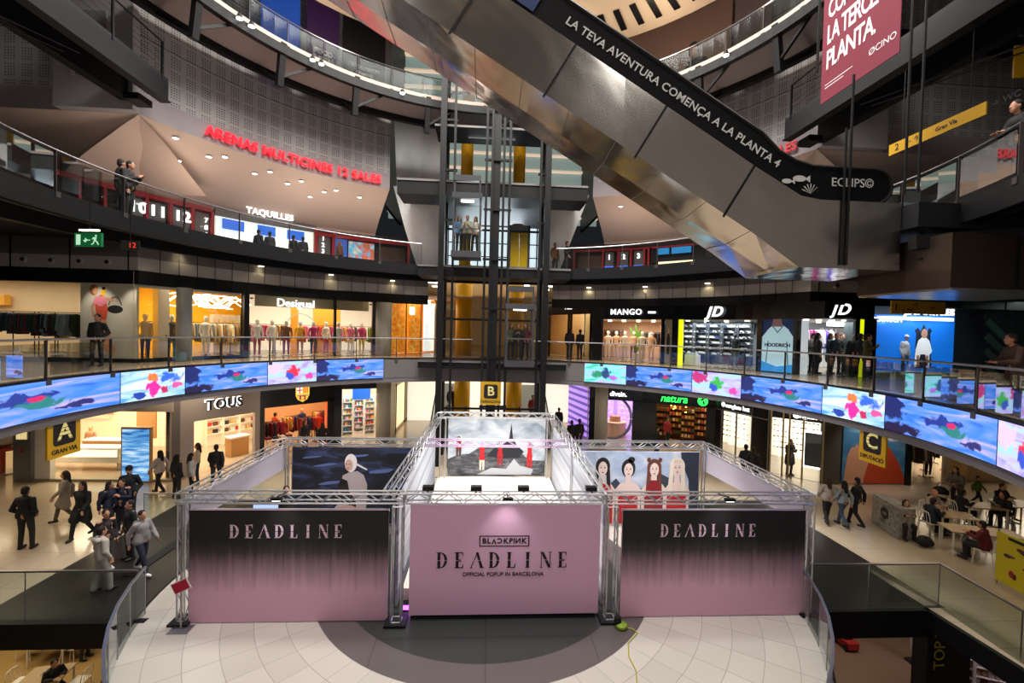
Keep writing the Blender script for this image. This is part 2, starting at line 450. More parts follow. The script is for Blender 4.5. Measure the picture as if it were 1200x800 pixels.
# small round air nozzles on the straight fascia
for s_ in (-1, 1):
    for k in range(8 if s_ < 0 else 9):
        x = CX+s_*(XS+1.0+k*.95)
        t = wthing('air_nozzle', 'small round air nozzle on the %s end of the grey fascia' % ('left' if s_ < 0 else 'right'), 'vent', 'air nozzles on the %s fascia' % ('left' if s_ < 0 else 'right'), (x, YS-.02, 2.12))
        m_ = MB(); m_.tube((x, YS-.02, 2.12), (x, YS-.09, 2.12), .13, 14, .11); m_.build('rim', 'fascia_light', t)
        m_ = MB(); m_.tube((x, YS-.08, 2.12), (x+.03, YS-.14, 2.10), .075, 12, .05); m_.build('nozzle', 'black', t)
# underside soffit of the first storey walkway
struct('ceiling', MB().arc(13.6, 30, 1.86, 1.9, -AK, AK), mat('shop_ceiling', 'cfc6b8', .7))

# ---- cinema storey: curved wall over a recessed lobby
def profwall(a0, a1, n=None):
    struct('wall_curved', MB().arcsheet([(13.6, 8.25), (13.6, 26)], a0, a1, n), 'acoustic')
    struct('trim_15', MB().arcsheet([(13.57, 7.45), (13.57, 8.25)], a0, a1, n), mat('plain_panel', '8a8183', .7))
    struct('ceiling', MB().arcsheet([(13.57, 7.45), (14.4, 7.15), (16.4, 6.35), (17.55, 5.75), (17.6, 5.62)], a0, a1, n), 'soffit', smooth=False)
profwall(-AK, -23.5); profwall(24.5, AK)
y0 = CY+13.6*math.cos(math.radians(AK))
def straight_upper(s_):
    x0, x1 = CX+s_*XS, CX+s_*34
    mb = MB()
    def q(pts, m, nm):
        mb = MB(); vs = [(x0, y, z) for y, z in pts]+[(x1, y, z) for y, z in pts]; n = len(pts)
        fs = [(i, i+1, i+1+n, i+n) for i in range(n-1)]
        us = [[(x0, pts[i][1]), (x0, pts[i+1][1]), (x1, pts[i+1][1]), (x1, pts[i][1])] for i in range(n-1)]
        mb.add(vs, fs, us); struct(nm, mb, m)
    q([(y0, 8.25), (y0, 26)], 'acoustic', 'wall_left' if s_ < 0 else 'wall_right')
    q([(y0, 7.45), (y0, 8.25)], _m['plain_panel'], 'trim_16')
    q([(y0, 7.45), (y0+1.5, 6.9), (y0+4, 5.7)], 'soffit', 'ceiling')
    # smooth pale pier where the gangway lands
    p = MB(); p.bb((x0-s_*.05, y0-.35, 7.45), (x0+s_*2.6, y0-.02, 26)); struct('column_pier' if False else 'trim_17', p, mat('smooth_panel', '9d9a9a', .7))
straight_upper(-1); straight_upper(1)
for s_ in (-1, 1):
    x = CX+s_*(XS+1.3)
    d = MB().bb((x-.5, y0-.42, 8.55), (x+.5, y0-.35, 10.75)); o = struct('door_%d' % (1 if s_ < 0 else 2), d, mat('grey_door', '77757a', .6))
    MB().bb((x-.62, y0-.45, 8.5), (x-.5, y0-.36, 10.85)).build('door_frame', 'fascia_light', o)
    MB().bb((x+.34, y0-.5, 9.5), (x+.42, y0-.42, 9.65)).build('door_handle', 'steel', o)
# lobby back wall and floor
struct('wall_lobby', MB().arcsheet([(17.6, F2), (17.6, 5.7)], -100, -16.5), mat('lobby_dark', '2c2526', .7))
struct('wall_lobby', MB().arcsheet([(17.6, F2), (17.6, 5.7)], 16.5, 100), _m['lobby_dark'])

# ---- third gallery ring overhead
RG = 10.86
struct('floor', MB().arcsheet([(RG+.1, 11.15), (12.95, 11.12)], -100, 100, 70), 'perforated')
struct('floor', MB().arc(RG, 13.0, 11.22, 11.34, -100, 100), 'dark')
struct('trim_18', MB().arc(RG-.12, RG+.12, 10.95, 11.3, -100, 100), 'black')
struct('trim_19', MB().arc(12.75, 13.0, 10.85, 11.2, -100, 100), 'black')
struct('trim_20', MB().arc(RG-.06, RG+.04, 11.3, 11.5, -100, 100), 'soffit')
for k, a in enumerate([-86, -69, -52, -35, -17, 0, 18, 36, 53, 70, 88]):
    t = wthing('gallery_bracket', 'black steel bracket carrying the top gallery ring', 'bracket', 'steel brackets under the top gallery', pol(RG, a, 10.3))
    MB().beam(pol(RG, a, 11.4), pol(RG+.25, a, 9.75), .24, .24).build('post', 'black', t)
    MB().beam(pol(RG+.2, a, 9.9), pol(12.9, a, 11.0), .14, .14).build('strut', 'black', t)
    MB().beam(pol(RG+.2, a, 10.1), pol(RG+.1, a+7, 11.05), .1, .1).build('brace', 'black', t)
for a in (-150, -80, -40, 20, 45, 70, 100, 150): area('cove_lamp', tuple(pol(10.3, a, 12.3)), 1.5, 70, (1, .88, .74), (math.radians(180), 0, 0))
for k, a in enumerate([-80, -62, -59.5, -46, -44, -24, 22, 28, 43, 47, 60]):
    t = wthing('spotlight', 'small round white spotlight on the edge of the top gallery', 'spotlight', 'spotlights on the top gallery', pol(RG-.2, a, 11.3))
    p = pol(RG-.25, a, 11.35)
    MB().tube(p, p+Vector((0, 0, -.16)), .07, 10, .12).build('lamp_body', 'black', t)
    MB().tube(p+Vector((0, 0, -.165)), p+Vector((0, 0, -.18)), .11, 12).build('lens', 'lampw', t)

# dome high above, beige ring with dark slots
struct('ceiling', MB().arcsheet([(8.2, 14.9), (11.85, 14.58), (11.95, 14.9), (13.6, 16.4)], -180, 180, 60), mat('dome_ring', 'd6bb9c', .7))
for i in range(26):
    a = -48+i*4.3
    o = MB(); c0, c1 = pol(9.9, a, 14.72), pol(11.2, a, 14.60); o.beam(c0, c1, .28, .06)
    tag(o.build('ceiling_slot', 'blackgloss'), 'dark rounded slot in the beige ring ceiling at the top of the court', 'vent', 'slots in the ring ceiling')
struct('ceiling', MB().arc(.05, 9.0, 22, 22.2, -180, 180, 40), mat('dome_dark', '3a3b3d', .8))
struct('wall_dome', MB().arcsheet([(8.2, 14.9), (8.2, 22)], -180, 180, 40), _m['dome_dark'])
# enclosing wall behind the photographer
struct('wall_back', MB().arcsheet([(15.5, LOW), (15.5, 26)], 112, 248, 40), mat('rear_wall', '5c5654', .8))

# ---- railings
def railing(name, label, r, z, a0, a1, h=1.0, step=6.0, group=None, glassm='glass', low=.12):
    t = wthing(name, label, 'railing', group, pol(r, (a0+a1)/2, z))
    n = max(2, int((a1-a0)/3)); pts = [pol(r, a0+(a1-a0)*i/n, z+h) for i in range(n+1)]
    MB().path(pts, .028, 8).build('handrail', 'steel', t)
    k = max(1, round((a1-a0)/step)); 
    for i in range(k+1):
        a = a0+(a1-a0)*i/k
        b = MB(); b.box(pol(r, a, z+h/2-.05), (.022, .07, h+.1), rz=-math.radians(a)); b.box(pol(r-.03, a, z-.05), (.14, .1, .14), rz=-math.radians(a))
        b.build('post', mat('rail_post', '55504f', .4, .6), t)
    for i in range(k):
        a, b_ = a0+(a1-a0)*(i+.04)/k, a0+(a1-a0)*(i+.96)/k
        MB().arcsheet([(r-.03, z+low), (r-.03, z+h-.1)], a, b_, 3).build('glass_panel', glassm, t)
    return t
railing('glass_railing', 'glass railing with thin steel handrail above the left run of screens', RG, F1, -114, -4, 1.0, 10)
railing('glass_railing', 'glass railing with steel handrail above the right run of screens', RG, F1, 5, 118, 1.0, 9)
railing('glass_railing', 'dim glass railing of the cinema storey on the left', RG, F2, -114, -18, 1.05, 10.5)
railing('glass_railing', 'dim glass railing of the cinema storey right of the lift', RG, F2, 18, 62, 1.05, 9)
railing('glass_railing', 'dark glass railing of the cinema storey at the right edge', RG, F2, 68, 114, 1.05, 9, glassm='glassgreen')
railing('glass_railing', 'lit glass railing of the top gallery left of the escalator', RG, 11.35, -100, -2, 1.05, 8, glassm='glassdim')
railing('glass_railing', 'lit glass railing of the top gallery right of the escalator', RG, 11.35, 2, 100, 1.05, 8, glassm='glassdim')
# platform railings at the openings, bottom corners
def glassrun(label, pts, z, h=1.08, n=None):
    t = wthing('glass_railing', label, 'railing', None, (pts[0][0], pts[0][1], z))
    P = [Vector((x, y, z+h)) for x, y in pts]
    b = MB()
    for p, q in zip(P, P[1:]): b.beam(p, q, .05, .04)
    b.build('handrail', 'steel', t)
    for i, (p, q) in enumerate(zip(P, P[1:])):
        g = MB(); e = (q-p)*.01; a, c = p+e, q-e
        g.add([a-Vector((0, 0, h)), c-Vector((0, 0, h)), c-Vector((0, 0, .04)), a-Vector((0, 0, .04))], [(0, 1, 2, 3)])
        g.build('glass_panel', 'glassgreen', t)
        s = MB(); s.beam(p-Vector((0, 0, h)), p-Vector((0, 0, .02)), .025, .012, up=(1, 0, 0)); s.build('post', 'steel', t)
    return t
def circ(r, a0, a1, n): return [tuple(pol(r, a0+(a1-a0)*i/n).xy) for i in range(n+1)]
glassrun('curved glass railing on the left rim of the pale round platform', circ(7.9, -(180-76), -(180-26), 9), F0)
glassrun('curved glass railing on the right rim of the pale round platform', circ(7.9, 180-76, 180-26, 9), F0)
glassrun('straight glass railing at the bottom left before the dark floor', [(-20, 10.45), (-15, 10.45), (-12.4, 10.45), (-9.9, 10.45), (-7.55, 10.45)], F0)
glassrun('straight glass railing at the bottom right before the dark floor', [(7.95, 10.5), (9.6, 10.5), (11.45, 10.5)], F0)
glassrun('glass railing running towards the viewer at the bottom right', [(11.45, 10.5), (11.25, 8.6), (11.15, 7), (11.1, 4)], F0)

# ---- dark gangways high on both sides
for s_, x, zz in ((-1, -12.1, 7.75), (1, 12.1, 7.55)):
    w_ = 'left' if s_ < 0 else 'right'
    t = wthing('gangway', 'black steel gangway crossing overhead on the %s' % w_, 'walkway', None, (x, 10, zz))
    i0, i1 = x-.75, x+.75
    MB().bb((i0, -3, zz+.02), (i0+.18, y0-.3, zz+.75)).bb((i1-.18, -3, zz+.02), (i1, y0-.3, zz+.75)).bb((i0-.08, -3, zz), (i0+.26, y0-.3, zz+.06)).bb((i1-.26, -3, zz), (i1+.08, y0-.3, zz+.06)).build('beam', 'black', t)
    MB().bb((i0, -3, zz+.75), (i1, y0-.3, zz+.85)).build('deck', 'dark', t)
    MB().bb((i0+.5, y0-1.0, zz-.22), (i1-.5, y0-.35, zz)).build('bearing', 'black', t)
    for xx in (i0, i1):
        b = MB()
        for k in range(4): b.tube((xx, -3, zz+1.1+k*.2), (xx, y0-.6, zz+1.1+k*.2), .006, 4)
        b.build('wire', 'black', t)
        MB().tube((xx, -3, zz+1.95), (xx, y0-.6, zz+1.95), .03, 6).build('handrail', 'black', t)
        for k in range(9):
            yy = y0-.62-k*2.1; MB().bb((xx-.03, yy-.03, zz+.7), (xx+.03, yy+.03, zz+1.97)).build('post', 'black', t)
    # tie rods under the gangway
    b = MB(); 
    for dx in (-.2, .2):
        b.tube((x+dx, y0-3.2, zz-.0), (x+dx, 9, zz-1.0), .022, 5); b.tube((x+dx, 9, zz-1.0), (x+dx, 0, zz-.1), .022, 5)
    b.build('tie_rod', 'black', t)
    MB().beam((x, 9, zz), (x, 8.6, zz-1.0), .06).beam((x, 8.2, zz), (x, 8.6, zz-1.0), .06).build('strut', 'black', t)
# horizontal black beams crossing the side walls
struct('trim_21', MB().bb((-34, y0-.6, 12.6), (-13.2, y0-.3, 12.85)), 'black')
struct('trim_22', MB().bb((13.2, y0-.6, 11.3), (34, y0-.3, 11.9)), 'black')
# ================================================================ LED RIBBON
def screen_mat(name, kind, seed):
    g = NT(name, .35); v, x, y = g.uv()
    mq = g.n('ShaderNodeMapping'); mq.inputs['Scale'].default_value = (8, 3.2, 1); g.link(v, mq.inputs[0]); n1 = g.noise(1, 6, mq.outputs[0], 1.0)
    mp = g.n('ShaderNodeMapping'); mp.inputs['Location'].default_value = (seed*3.7, seed*1.3, 0); mp.inputs['Scale'].default_value = (1.2, 2.2, 1); mp.inputs['Rotation'].default_value = (0, 0, -.6); g.link(v, mp.inputs[0])
    cl = g.noise(1.4, 6, mp.outputs[0], 1.6)
    def blob(cx, cy, rx, ry, rot=0, soft=.25, wob=.35):
        m = g.n('ShaderNodeMapping', vector_type='TEXTURE'); m.inputs['Location'].default_value = (cx, cy, 0); m.inputs['Rotation'].default_value = (0, 0, rot); m.inputs['Scale'].default_value = (rx, ry, 1)
        g.link(v, m.inputs[0]); s = g.n('ShaderNodeVectorMath', operation='LENGTH'); g.link(m.outputs[0], s.inputs[0])
        d = g.math('ADD', s.outputs['Value'], g.math('MULTIPLY', g.math('SUBTRACT', n1, .5), wob*6.5))
        r = g.n('ShaderNodeMapRange'); g.link(d, r.inputs[0]); r.inputs[1].default_value = 1; r.inputs[2].default_value = 1-soft; r.inputs[3].default_value = 0; r.inputs[4].default_value = 1
        return r.outputs[0]
    if kind == 'deep':
        c = g.ramp(cl, [(.28, '1a4fd0'), (.42, '3f86f2'), (.55, '7d9bf6'), (.68, 'c3aef8')])
        c = g.mix(blob(.02, .75, .18, .42), c, '0c1f66'); c = g.mix(blob(.1, .08, .24, .2, .3), c, '150a3c')
        c = g.mix(blob(.52, .58, .17, .15, -.4, .3, .5), c, '10308f'); c = g.mix(blob(.66, .40, .15, .13, -.9, .3, .5), c, '1c7c7a')
        c = g.mix(blob(.60, .55, .04, .08, 0), c, 'd01a62'); c = g.mix(blob(.78, .22, .10, .12, -.8, .3, .5), c, '23246a')
    elif kind == 'bright':
        c = g.ramp(cl, [(.3, '4fa0e8'), (.5, 'bfe3f7'), (.65, 'e9e6fb'), (.8, '8fb4f4')])
        c = g.mix(blob(.78, .72, .24, .22, .2, .5), c, '2f68e0'); c = g.mix(blob(.5, .35, .1, .36), c, 'f0259b'); c = g.mix(blob(.47, .72, .09, .16), c, 'ff7a3a')
        c = g.mix(blob(.28, .15, .12, .13), c, '1a3ea8'); c = g.mix(blob(.68, .25, .07, .2), c, 'c22457'); c = g.mix(blob(.87, .38, .1, .1), c, 'e0559b')
    elif kind == 'mint':
        c = g.ramp(cl, [(.3, '39c1a0'), (.5, '7fe3ea'), (.65, 'b9b6ff'), (.8, 'd7a6f7')])
        c = g.mix(blob(.5, .5, .12, .3), c, '1b3f78'); c = g.mix(blob(.3, .45, .12, .2), c, '1e8f66'); c = g.mix(blob(.7, .3, .1, .18), c, 'b85bd8')
    else:
        c = g.ramp(cl, [(.3, '8a7bf0'), (.5, 'c9c2ff'), (.65, '9be0ee'), (.8, 'd9b2f5')])
        c = g.mix(blob(.5, .5, .13, .3), c, 'e02440' if kind == 'red' else '36b34a'); c = g.mix(blob(.45, .3, .08, .2), c, '2a4fc9'); c = g.mix(blob(.15, .75, .2, .3), c, 'c42b77' if kind != 'red' else 'e7c4ff')
        c = g.mix(blob(.85, .25, .12, .15), c, 'd83fa3')
    g.link(c, g.b.inputs['Emission Color']); g.b.inputs['Emission Strength'].default_value = 1.35
    g.b.inputs['Base Color'].default_value = (.02, .02, .03, 1); return g.m
SM = {k: screen_mat('led_picture_'+k, k, i) for i, k in enumerate(('deep', 'bright', 'mint', 'red', 'green'))}
def led(a0, a1, kind, label):
    t = wthing('led_screen', label, 'screen', None, pol(RG, (a0+a1)/2, -2.41))
    n = max(3, int((a1-a0)/1.5)); mb = MB(); vs = []; fs = []; us = []
    for i in range(n+1):
        a = a0+.08+(a1-a0-.16)*i/n; vs += [pol(10.80, a, -2.40), pol(10.80, a, -1.50)]
    for i in range(n): fs.append((2*i, 2*i+2, 2*i+3, 2*i+1)); us.append([(i/n, 0), ((i+1)/n, 0), ((i+1)/n, 1), (i/n, 1)])
    mb.add(vs, fs, us); mb.build('picture_face', SM[kind], t)
    MB().arc(10.81, 10.86, -2.42, -1.49, a0+.02, a1-.02).build('housing', 'black', t)
led(-116, -82.7, 'deep', 'curved blue screen at the far left edge with dark blue and teal shapes')
led(-82.7, -71.2, 'bright', 'bright curved screen left, pale sky with a pink figure-like shape, above the jewellery shop')
led(-71.2, -54.6, 'deep', 'curved blue cloudy screen above the gold-lettered shop on the left')
led(-54.6, -43.5, 'red', 'short lilac screen with a red shape above the dark football shop')
led(-43.5, -27.2, 'deep', 'last blue screen on the left, nearest the lift tower')
led(26.5, 37.6, 'mint', 'short mint and lilac screen, first one right of the lift tower')
led(37.6, 54, 'deep', 'blue cloudy screen above the perfume shop on the right')
led(54, 65.5, 'green', 'short lilac screen with a green ball shape above the green-lettered shop')
led(65.5, 82.6, 'deep', 'blue cloudy screen above the sunglasses shop')
led(82.6, 94.5, 'bright', 'bright curved screen right with pink shape, above the yellow C sign')
led(94.5, 113.2, 'deep', 'large blue screen right above the bright clothes shop and cafe tables')
led(113.2, 122, 'red', 'lilac screen cut off by the right edge')

# ================================================================ POP-UP STAND
def truss(name, label, p, q, w=.25, cr=.021, dr=.012, m='alu', pitch=.62, cat='truss', group=None):
    t = wthing(name, label, cat, group, p)
    p, q = Vector(p), Vector(q); d = q-p; L = d.length; y = d/L; up = Vector((0, 0, 1)) if abs(y.z) < .9 else Vector((0, 1, 0))
    x = y.cross(up).normalized(); z = x.cross(y).normalized(); h = w/2-cr
    C = [(-h, -h), (h, -h), (h, h), (-h, h)]
    for a, b in C:
        MB().tube(p+x*a+z*b, q+x*a+z*b, cr, 7).build('chord', m, t)
    n = max(1, round(L/pitch)); b = MB()
    for k in (1, 3):
        c0, c1 = (C[1], C[2]) if k == 1 else (C[0], C[3])
        for i in range(n):
            u0, u1, u2 = L*i/n, L*(i+.5)/n, L*(i+1)/n
            A = lambda c, u: p+x*c[0]+z*c[1]+y*u
            b.tube(A(c0, u0), A(c1, u1), dr, 4, caps=False); b.tube(A(c1, u1), A(c0, u2), dr, 4, caps=False)
    for u in (0, L):
        for k in range(4): b.tube(p+x*C[k][0]+z*C[k][1]+y*u, p+x*C[(k+1) % 4][0]+z*C[(k+1) % 4][1]+y*u, dr*1.3, 4)
    b.build('lacing', m, t); return t
def tower(label, x, y, zt, w=.26, base=True, m='alu'):
    t = truss('truss_tower', label, (x, y, F0+.06), (x, y, zt), w, m=m)
    if base: MB().box((x, y, F0+.035), (w+.22, w+.22, .05)).build('base_plate', 'black', t)
    return t
ZT = -3.83
tower('aluminium truss tower between the left and centre printed panels', -1.82, 10.2, ZT-.12)
tower('aluminium truss tower between the centre and right printed panels', 3.03, 10.2, ZT-.12)
tower('thin truss tower at the front left corner of the stand', -6.5, 10.32, ZT-.12, .2)
tower('thin truss tower at the front right corner of the stand', 7.86, 10.32, ZT-.12, .2)
tower('truss tower at the back left corner, beside the dark poster', -6.32, 15.4, ZT-.12)
tower('truss tower at the back right corner, beside the four-women poster', 7.68, 15.4, ZT-.12)
tower('truss tower at the left front of the photo room', -2.05, 14.6, ZT-.12)
tower('truss tower at the right front of the photo room', 3.05, 14.6, ZT-.12)
tower('truss tower at the back left of the photo room', -1.62, 19.0, -3.68)
tower('truss tower at the back right of the photo room', 2.86, 19.0, -3.68)
truss('truss_beam', 'front truss beam above the left printed panel', (-6.64, 10.36, ZT), (-1.72, 10.36, ZT))
truss('truss_beam', 'front truss beam above the centre pink panel', (-1.70, 10.36, ZT), (2.9, 10.36, ZT))
truss('truss_beam', 'front truss beam above the right printed panel', (2.92, 10.36, ZT), (7.95, 10.36, ZT))
truss('truss_beam', 'back truss beam above the dark poster', (-6.45, 15.4, ZT), (-2.0, 15.4, ZT))
truss('truss_beam', 'truss beam crossing the open top of the photo room', (-1.98, 15.4, ZT), (3.08, 15.4, ZT), m=mat('lilac_metal', 'b7a0bd', .4, .7))
truss('truss_beam', 'back truss beam above the four-women poster', (3.1, 15.4, ZT), (7.8, 15.4, ZT))
truss('truss_beam', 'left side truss beam above the white side banner', (-6.52, 10.5, ZT), (-6.42, 15.25, ZT))
truss('truss_beam', 'right side truss beam above the white side banner', (7.86, 10.5, ZT), (7.75, 15.25, ZT))
truss('truss_beam', 'long truss beam on the left flank of the photo room', (-2.12, 10.5, ZT), (-1.75, 18.85, -3.55))
truss('truss_beam', 'long truss beam on the right flank of the photo room', (2.98, 10.5, ZT), (2.93, 18.85, -3.55))
truss('truss_beam', 'truss beam over the grey landscape backdrop', (-1.75, 19.0, -3.55), (2.98, 19.0, -3.55))

# --- serif letters with a slit through the middle
def glyph(ch):
    R = lambda a, b, c, d: [(a, b), (c, b), (c, d), (a, d)]
    S = []
    if ch == 'D':
        S = [R(.05, 0, .33, .035), R(.05, .965, .33, 1), R(.13, 0, .33, 1)]
        n = 14
        for i in range(n):
            t0, t1 = -PI/2+PI*i/n, -PI/2+PI*(i+1)/n
            o = lambda t: (.33+.47*math.cos(t), .5+.5*math.sin(t)); q = lambda t: (.33+.28*math.cos(t), .5+.45*math.sin(t))
            S.append([o(t0), o(t1), q(t1), q(t0)])
        S += [R(.2, 0, .34, .045), R(.2, .955, .34, 1)]
    elif ch == 'E':
        S = [R(.1, 0, .7, .05), R(.1, .95, .7, 1), R(.18, 0, .38, 1), R(.3, .50, .56, .54), R(.3, .42, .56, .46), [(.62, .04), (.7, .04), (.72, .26), (.69, .26)], [(.62, .96), (.7, .96), (.7, .76), (.67, .76)]]
    elif ch == 'A':
        S = [[(.0, .0), (.06, .0), (.5, 1), (.44, 1)], [(.68, 0), (.89, 0), (.53, 1), (.38, 1)], R(-.06, 0, .14, .03), R(.64, 0, .96, .03)]
    elif ch == 'L':
        S = [R(.1, 0, .7, .045), R(.1, .965, .46, 1), R(.18, 0, .38, 1), [(.62, .04), (.7, .04), (.72, .28), (.69, .28)]]
    elif ch == 'I':
        S = [R(.2, 0, .5, .035), R(.2, .965, .54, 1), R(.27, 0, .47, 1)]
    elif ch == 'N':
        S = [R(.02, 0, .22, .03), R(.02, .97, .2, 1), R(.1, 0, .14, 1), [(.08, 1), (.29, 1), (.82, 0), (.62, 0)], R(.72, 0, .77, 1), R(.64, .97, .86, 1)]
    return S
def deadline(fr, cx, cy, width, h, m, parent):
    W = width/8; x = cx-width/2
    for ch in 'DEADLINE':
        mb = MB()
        for p in glyph(ch): mb.poly(fr, [(x+(a+.06)*W*.82, cy-h/2+b*h) for a, b in p], .006, .006)
        x += W
        o = mb.build('title_letter', m, parent)
        bm = bmesh.new(); bm.from_mesh(o.data); y0_, y1_ = fr[0].z+cy-h*.035, fr[0].z+cy+h*.015
        for yy in (y0_, y1_): bmesh.ops.bisect_plane(bm, geom=bm.verts[:]+bm.edges[:]+bm.faces[:], plane_co=(0, 0, yy), plane_no=(0, 0, 1))
        bmesh.ops.delete(bm, geom=[f for f in bm.faces if y0_ < f.calc_center_median().z < y1_ and abs(f.normal.z) < .5], context='FACES')
        bm.to_mesh(o.data); bm.free()
def panel(label, x0, x1, z0, z1, m, y=10.24, t=.06):
    p = wthing('printed_panel', label, 'banner', None, ((x0+x1)/2, y, z0))
    mb = MB(); f = frame((x0, y, z0), (1, 0, 0)); W, H_ = x1-x0, z1-z0
    mb.add([(x0, y, z0), (x1, y, z0), (x1, y, z1), (x0, y, z1), (x0, y+t, z0), (x1, y+t, z0), (x1, y+t, z1), (x0, y+t, z1)],
           [(0, 1, 2, 3), (5, 4, 7, 6), (0, 4, 5, 1), (3, 2, 6, 7), (0, 3, 7, 4), (1, 5, 6, 2)], [[(0, 0), (1, 0), (1, 1), (0, 1)]]*6)
    mb.build('printed_face', m, p)
    b = MB(); b.bb((x0+.03, y+t, z0-.05), (x0+.08, y+t+.05, z1)).bb((x1-.08, y+t, z0-.05), (x1-.03, y+t+.05, z1)).bb((x0, y+t, z1-.06), (x1, y+t+.05, z1)).bb((x0, y+t, z0), (x1, y+t+.05, z0+.06))
    b.build('backing_frame', 'alu', p)
    MB().bb((x0+.02, y+t+.06, F0), (x1-.02, y+t+.1, z0+.3)).build('plinth', 'black', p)
    return p, frame((x0, y, z0), (1, 0, 0))
p, f = panel('large left panel fading from black to pink with the DEADLINE title', -6.33, -2.04, -6.58, -4.08, 'fade')
deadline(f, 2.1, 2.03, 2.56, .30, 'lilacprint', p)
p, f = panel('large right panel fading from black to pink with the DEADLINE title', 3.30, 7.72, -6.58, -4.08, 'fade')
deadline(f, 2.08, 2.03, 2.42, .30, 'lilacprint', p)
p, f = panel('large plain pink centre panel with boxed logo and black DEADLINE title', -1.56, 2.78, -6.48, -3.97, 'pink')
deadline(f, 2.14, 1.26, 3.15, .36, 'blackprint', p)
text('OFFICIAL POPUP IN BARCELONA', .125, f, 'blackprint', p, 'small_lettering', .003, .002, .008, a=2.12, b=.93)
b = MB(); 
for a_, b_, c_, d_ in ((1.56, 1.57, 2.70, 1.59), (1.56, 1.80, 2.70, 1.82), (1.56, 1.57, 1.585, 1.82), (2.675, 1.57, 2.70, 1.82)): b.poly(f, [(a_, b_), (c_, b_), (c_, d_), (a_, d_)], .004, .006)
b.build('logo_frame', 'blackprint', p)
# boxed logo: BLACKPINK with turned C and N, A without a bar
xs = 1.63
for ch in 'BLACKPINK':
    me = textmesh('V' if ch == 'A' else ch, .165, .003, .006); wv = max(v.co.x for v in me.vertices)-min(v.co.x for v in me.vertices)
    cxl = xs+wv/2
    for v in me.vertices:
        x, y, z = v.co
        if ch == 'A': x, y = -x, -y
        if ch in 'CN': x = -x
        v.co = f[0]+f[1]*(cxl+x)+f[2]*(1.695+y)+f[3]*(z+.008)
    xs += wv+.018
    me.materials.clear(); me.materials.append(M['blackprint']); o = D.objects.new('logo_letter', me); COL.objects.link(o); o.parent = p; o.matrix_parent_inverse = Matrix.Translation(-Vector(p.location))
# spotlights that graze each panel
for x, lab in ((-4.3, 'left'), (.6, 'centre'), (5.6, 'right')):
    t = wthing('arm_spotlight', 'small arm spotlight clamped on the front truss over the %s panel' % lab, 'spotlight', None, (x, 10.1, ZT+.1))
    MB().tube((x, 10.3, ZT+.12), (x, 9.85, ZT+.2), .015).build('arm', 'black', t)
    MB().box((x, 9.82, ZT+.16), (.22, .09, .06)).build('lamp_head', 'black', t)
    MB().box((x, 9.82, ZT+.125), (.18, .06, .01)).build('lens', 'lampw', t)
    spot('panel_lamp', (x, 9.80, ZT+.1), (x, 10.24, -5.1), 26 if lab == 'centre' else 22, (1, .97, .93), 95, 1)
for x in (-.1, 1.0, 2.6, -1.2):
    t = wthing('stage_lamp', 'small black stage lamp clamped on the front truss', 'spotlight', 'black stage lamps on the front truss', (x, 10.4, ZT+.15))
    MB().box((x, 10.5, ZT+.17), (.26, .16, .09)).build('lamp_head', 'black', t); MB().tube((x, 10.4, ZT+.1), (x, 10.45, ZT+.16), .02).build('clamp', 'black', t)
area('booth_lamp', (.6, 15.2, -2.6), 3, 170, (1, .98, .95), (.1, 0, 0))
area('back_poster_lamp', (-4.2, 13.4, -3.9), 2.6, 22, (1, .97, .95), (math.radians(50), 0, 0), .3)
area('back_poster_lamp', (5.4, 13.4, -3.9), 2.6, 36, (1, .97, .95), (math.radians(50), 0, 0), .3)

# --- white side banners under the side trusses
sb = mat('lilac_white_fabric', 'cfc6d6', .8)
for x0, x1, lab in ((-6.62, -6.5, 'left'), (7.92, 7.82, 'right')):
    t = wthing('side_banner', 'pale fabric banner hung under the %s side truss' % lab, 'banner', None, (x0, 12.8, -4.7))
    MB().add([(x0, 10.35, -3.97), (x1, 15.5, -3.97), (x1, 15.5, -4.75), (x0, 10.35, -4.55), (x0+.02, 10.35, -3.97), (x1+.02, 15.5, -3.97), (x1+.02, 15.5, -4.75), (x0+.02, 10.35, -4.55)], [(0, 1, 2, 3), (7, 6, 5, 4), (0, 4, 5, 1), (3, 2, 6, 7)]).build('fabric', sb, t)

# --- photo room: side walls, stage floor, backdrop
def room_wall_mat():
    g = NT('room_wall_print', .6); v, x, y = g.uv()
    g.color(g.ramp(g.noise(1.3, 5, v, 1.5), [(.3, '6d7484'), (.5, 'b9c0cc'), (.7, 'e4e6ec')])); return g.m
rw = room_wall_mat()
for x, lab in ((-1.90, 'left'), (2.98, 'right')):
    t = wthing('photo_room_wall', 'tall printed %s side wall of the photo room' % lab, 'partition', None, (x, 14, F0))
    dx = .09 if x > 0 else -.03
    mb = MB(); mb.bb((x-.0, 10.75, F0+.02), (x+.06*(1 if x > 0 else -1), 18.8, -4.0)); 
    mb.build('printed_sheet', rw, t)
    b = MB()
    for k in range(5): yy = 10.8+k*1.98; b.bb((x+dx*.8, yy, F0), (x+dx*1.6, yy+.06, -3.98))
    b.build('stud', 'wood', t)
st = tag(MB().bb((-1.8, 10.8, F0+.02), (2.9, 19.1, F0+.42)).build('stage_floor', mat('stage_white', 'ece4da', .5)), 'white raised floor of the photo room', 'stage')
t = wthing('landscape_backdrop', 'wide grey landscape backdrop with black spire and four red-clad figures', 'backdrop', None, (.6, 19.25, F0))
def sky_mat(nm, a, b, c, sc=(1, 1.6)):
    g = NT(nm, .8); v, x, y = g.uv(); mp = g.n('ShaderNodeMapping'); mp.inputs['Scale'].default_value = (sc[0], sc[1], 1); g.link(v, mp.inputs[0])
    g.color(g.ramp(g.noise(1.1, 5, mp.outputs[0], .8), [(.3, a), (.52, b), (.7, c)])); return g.m
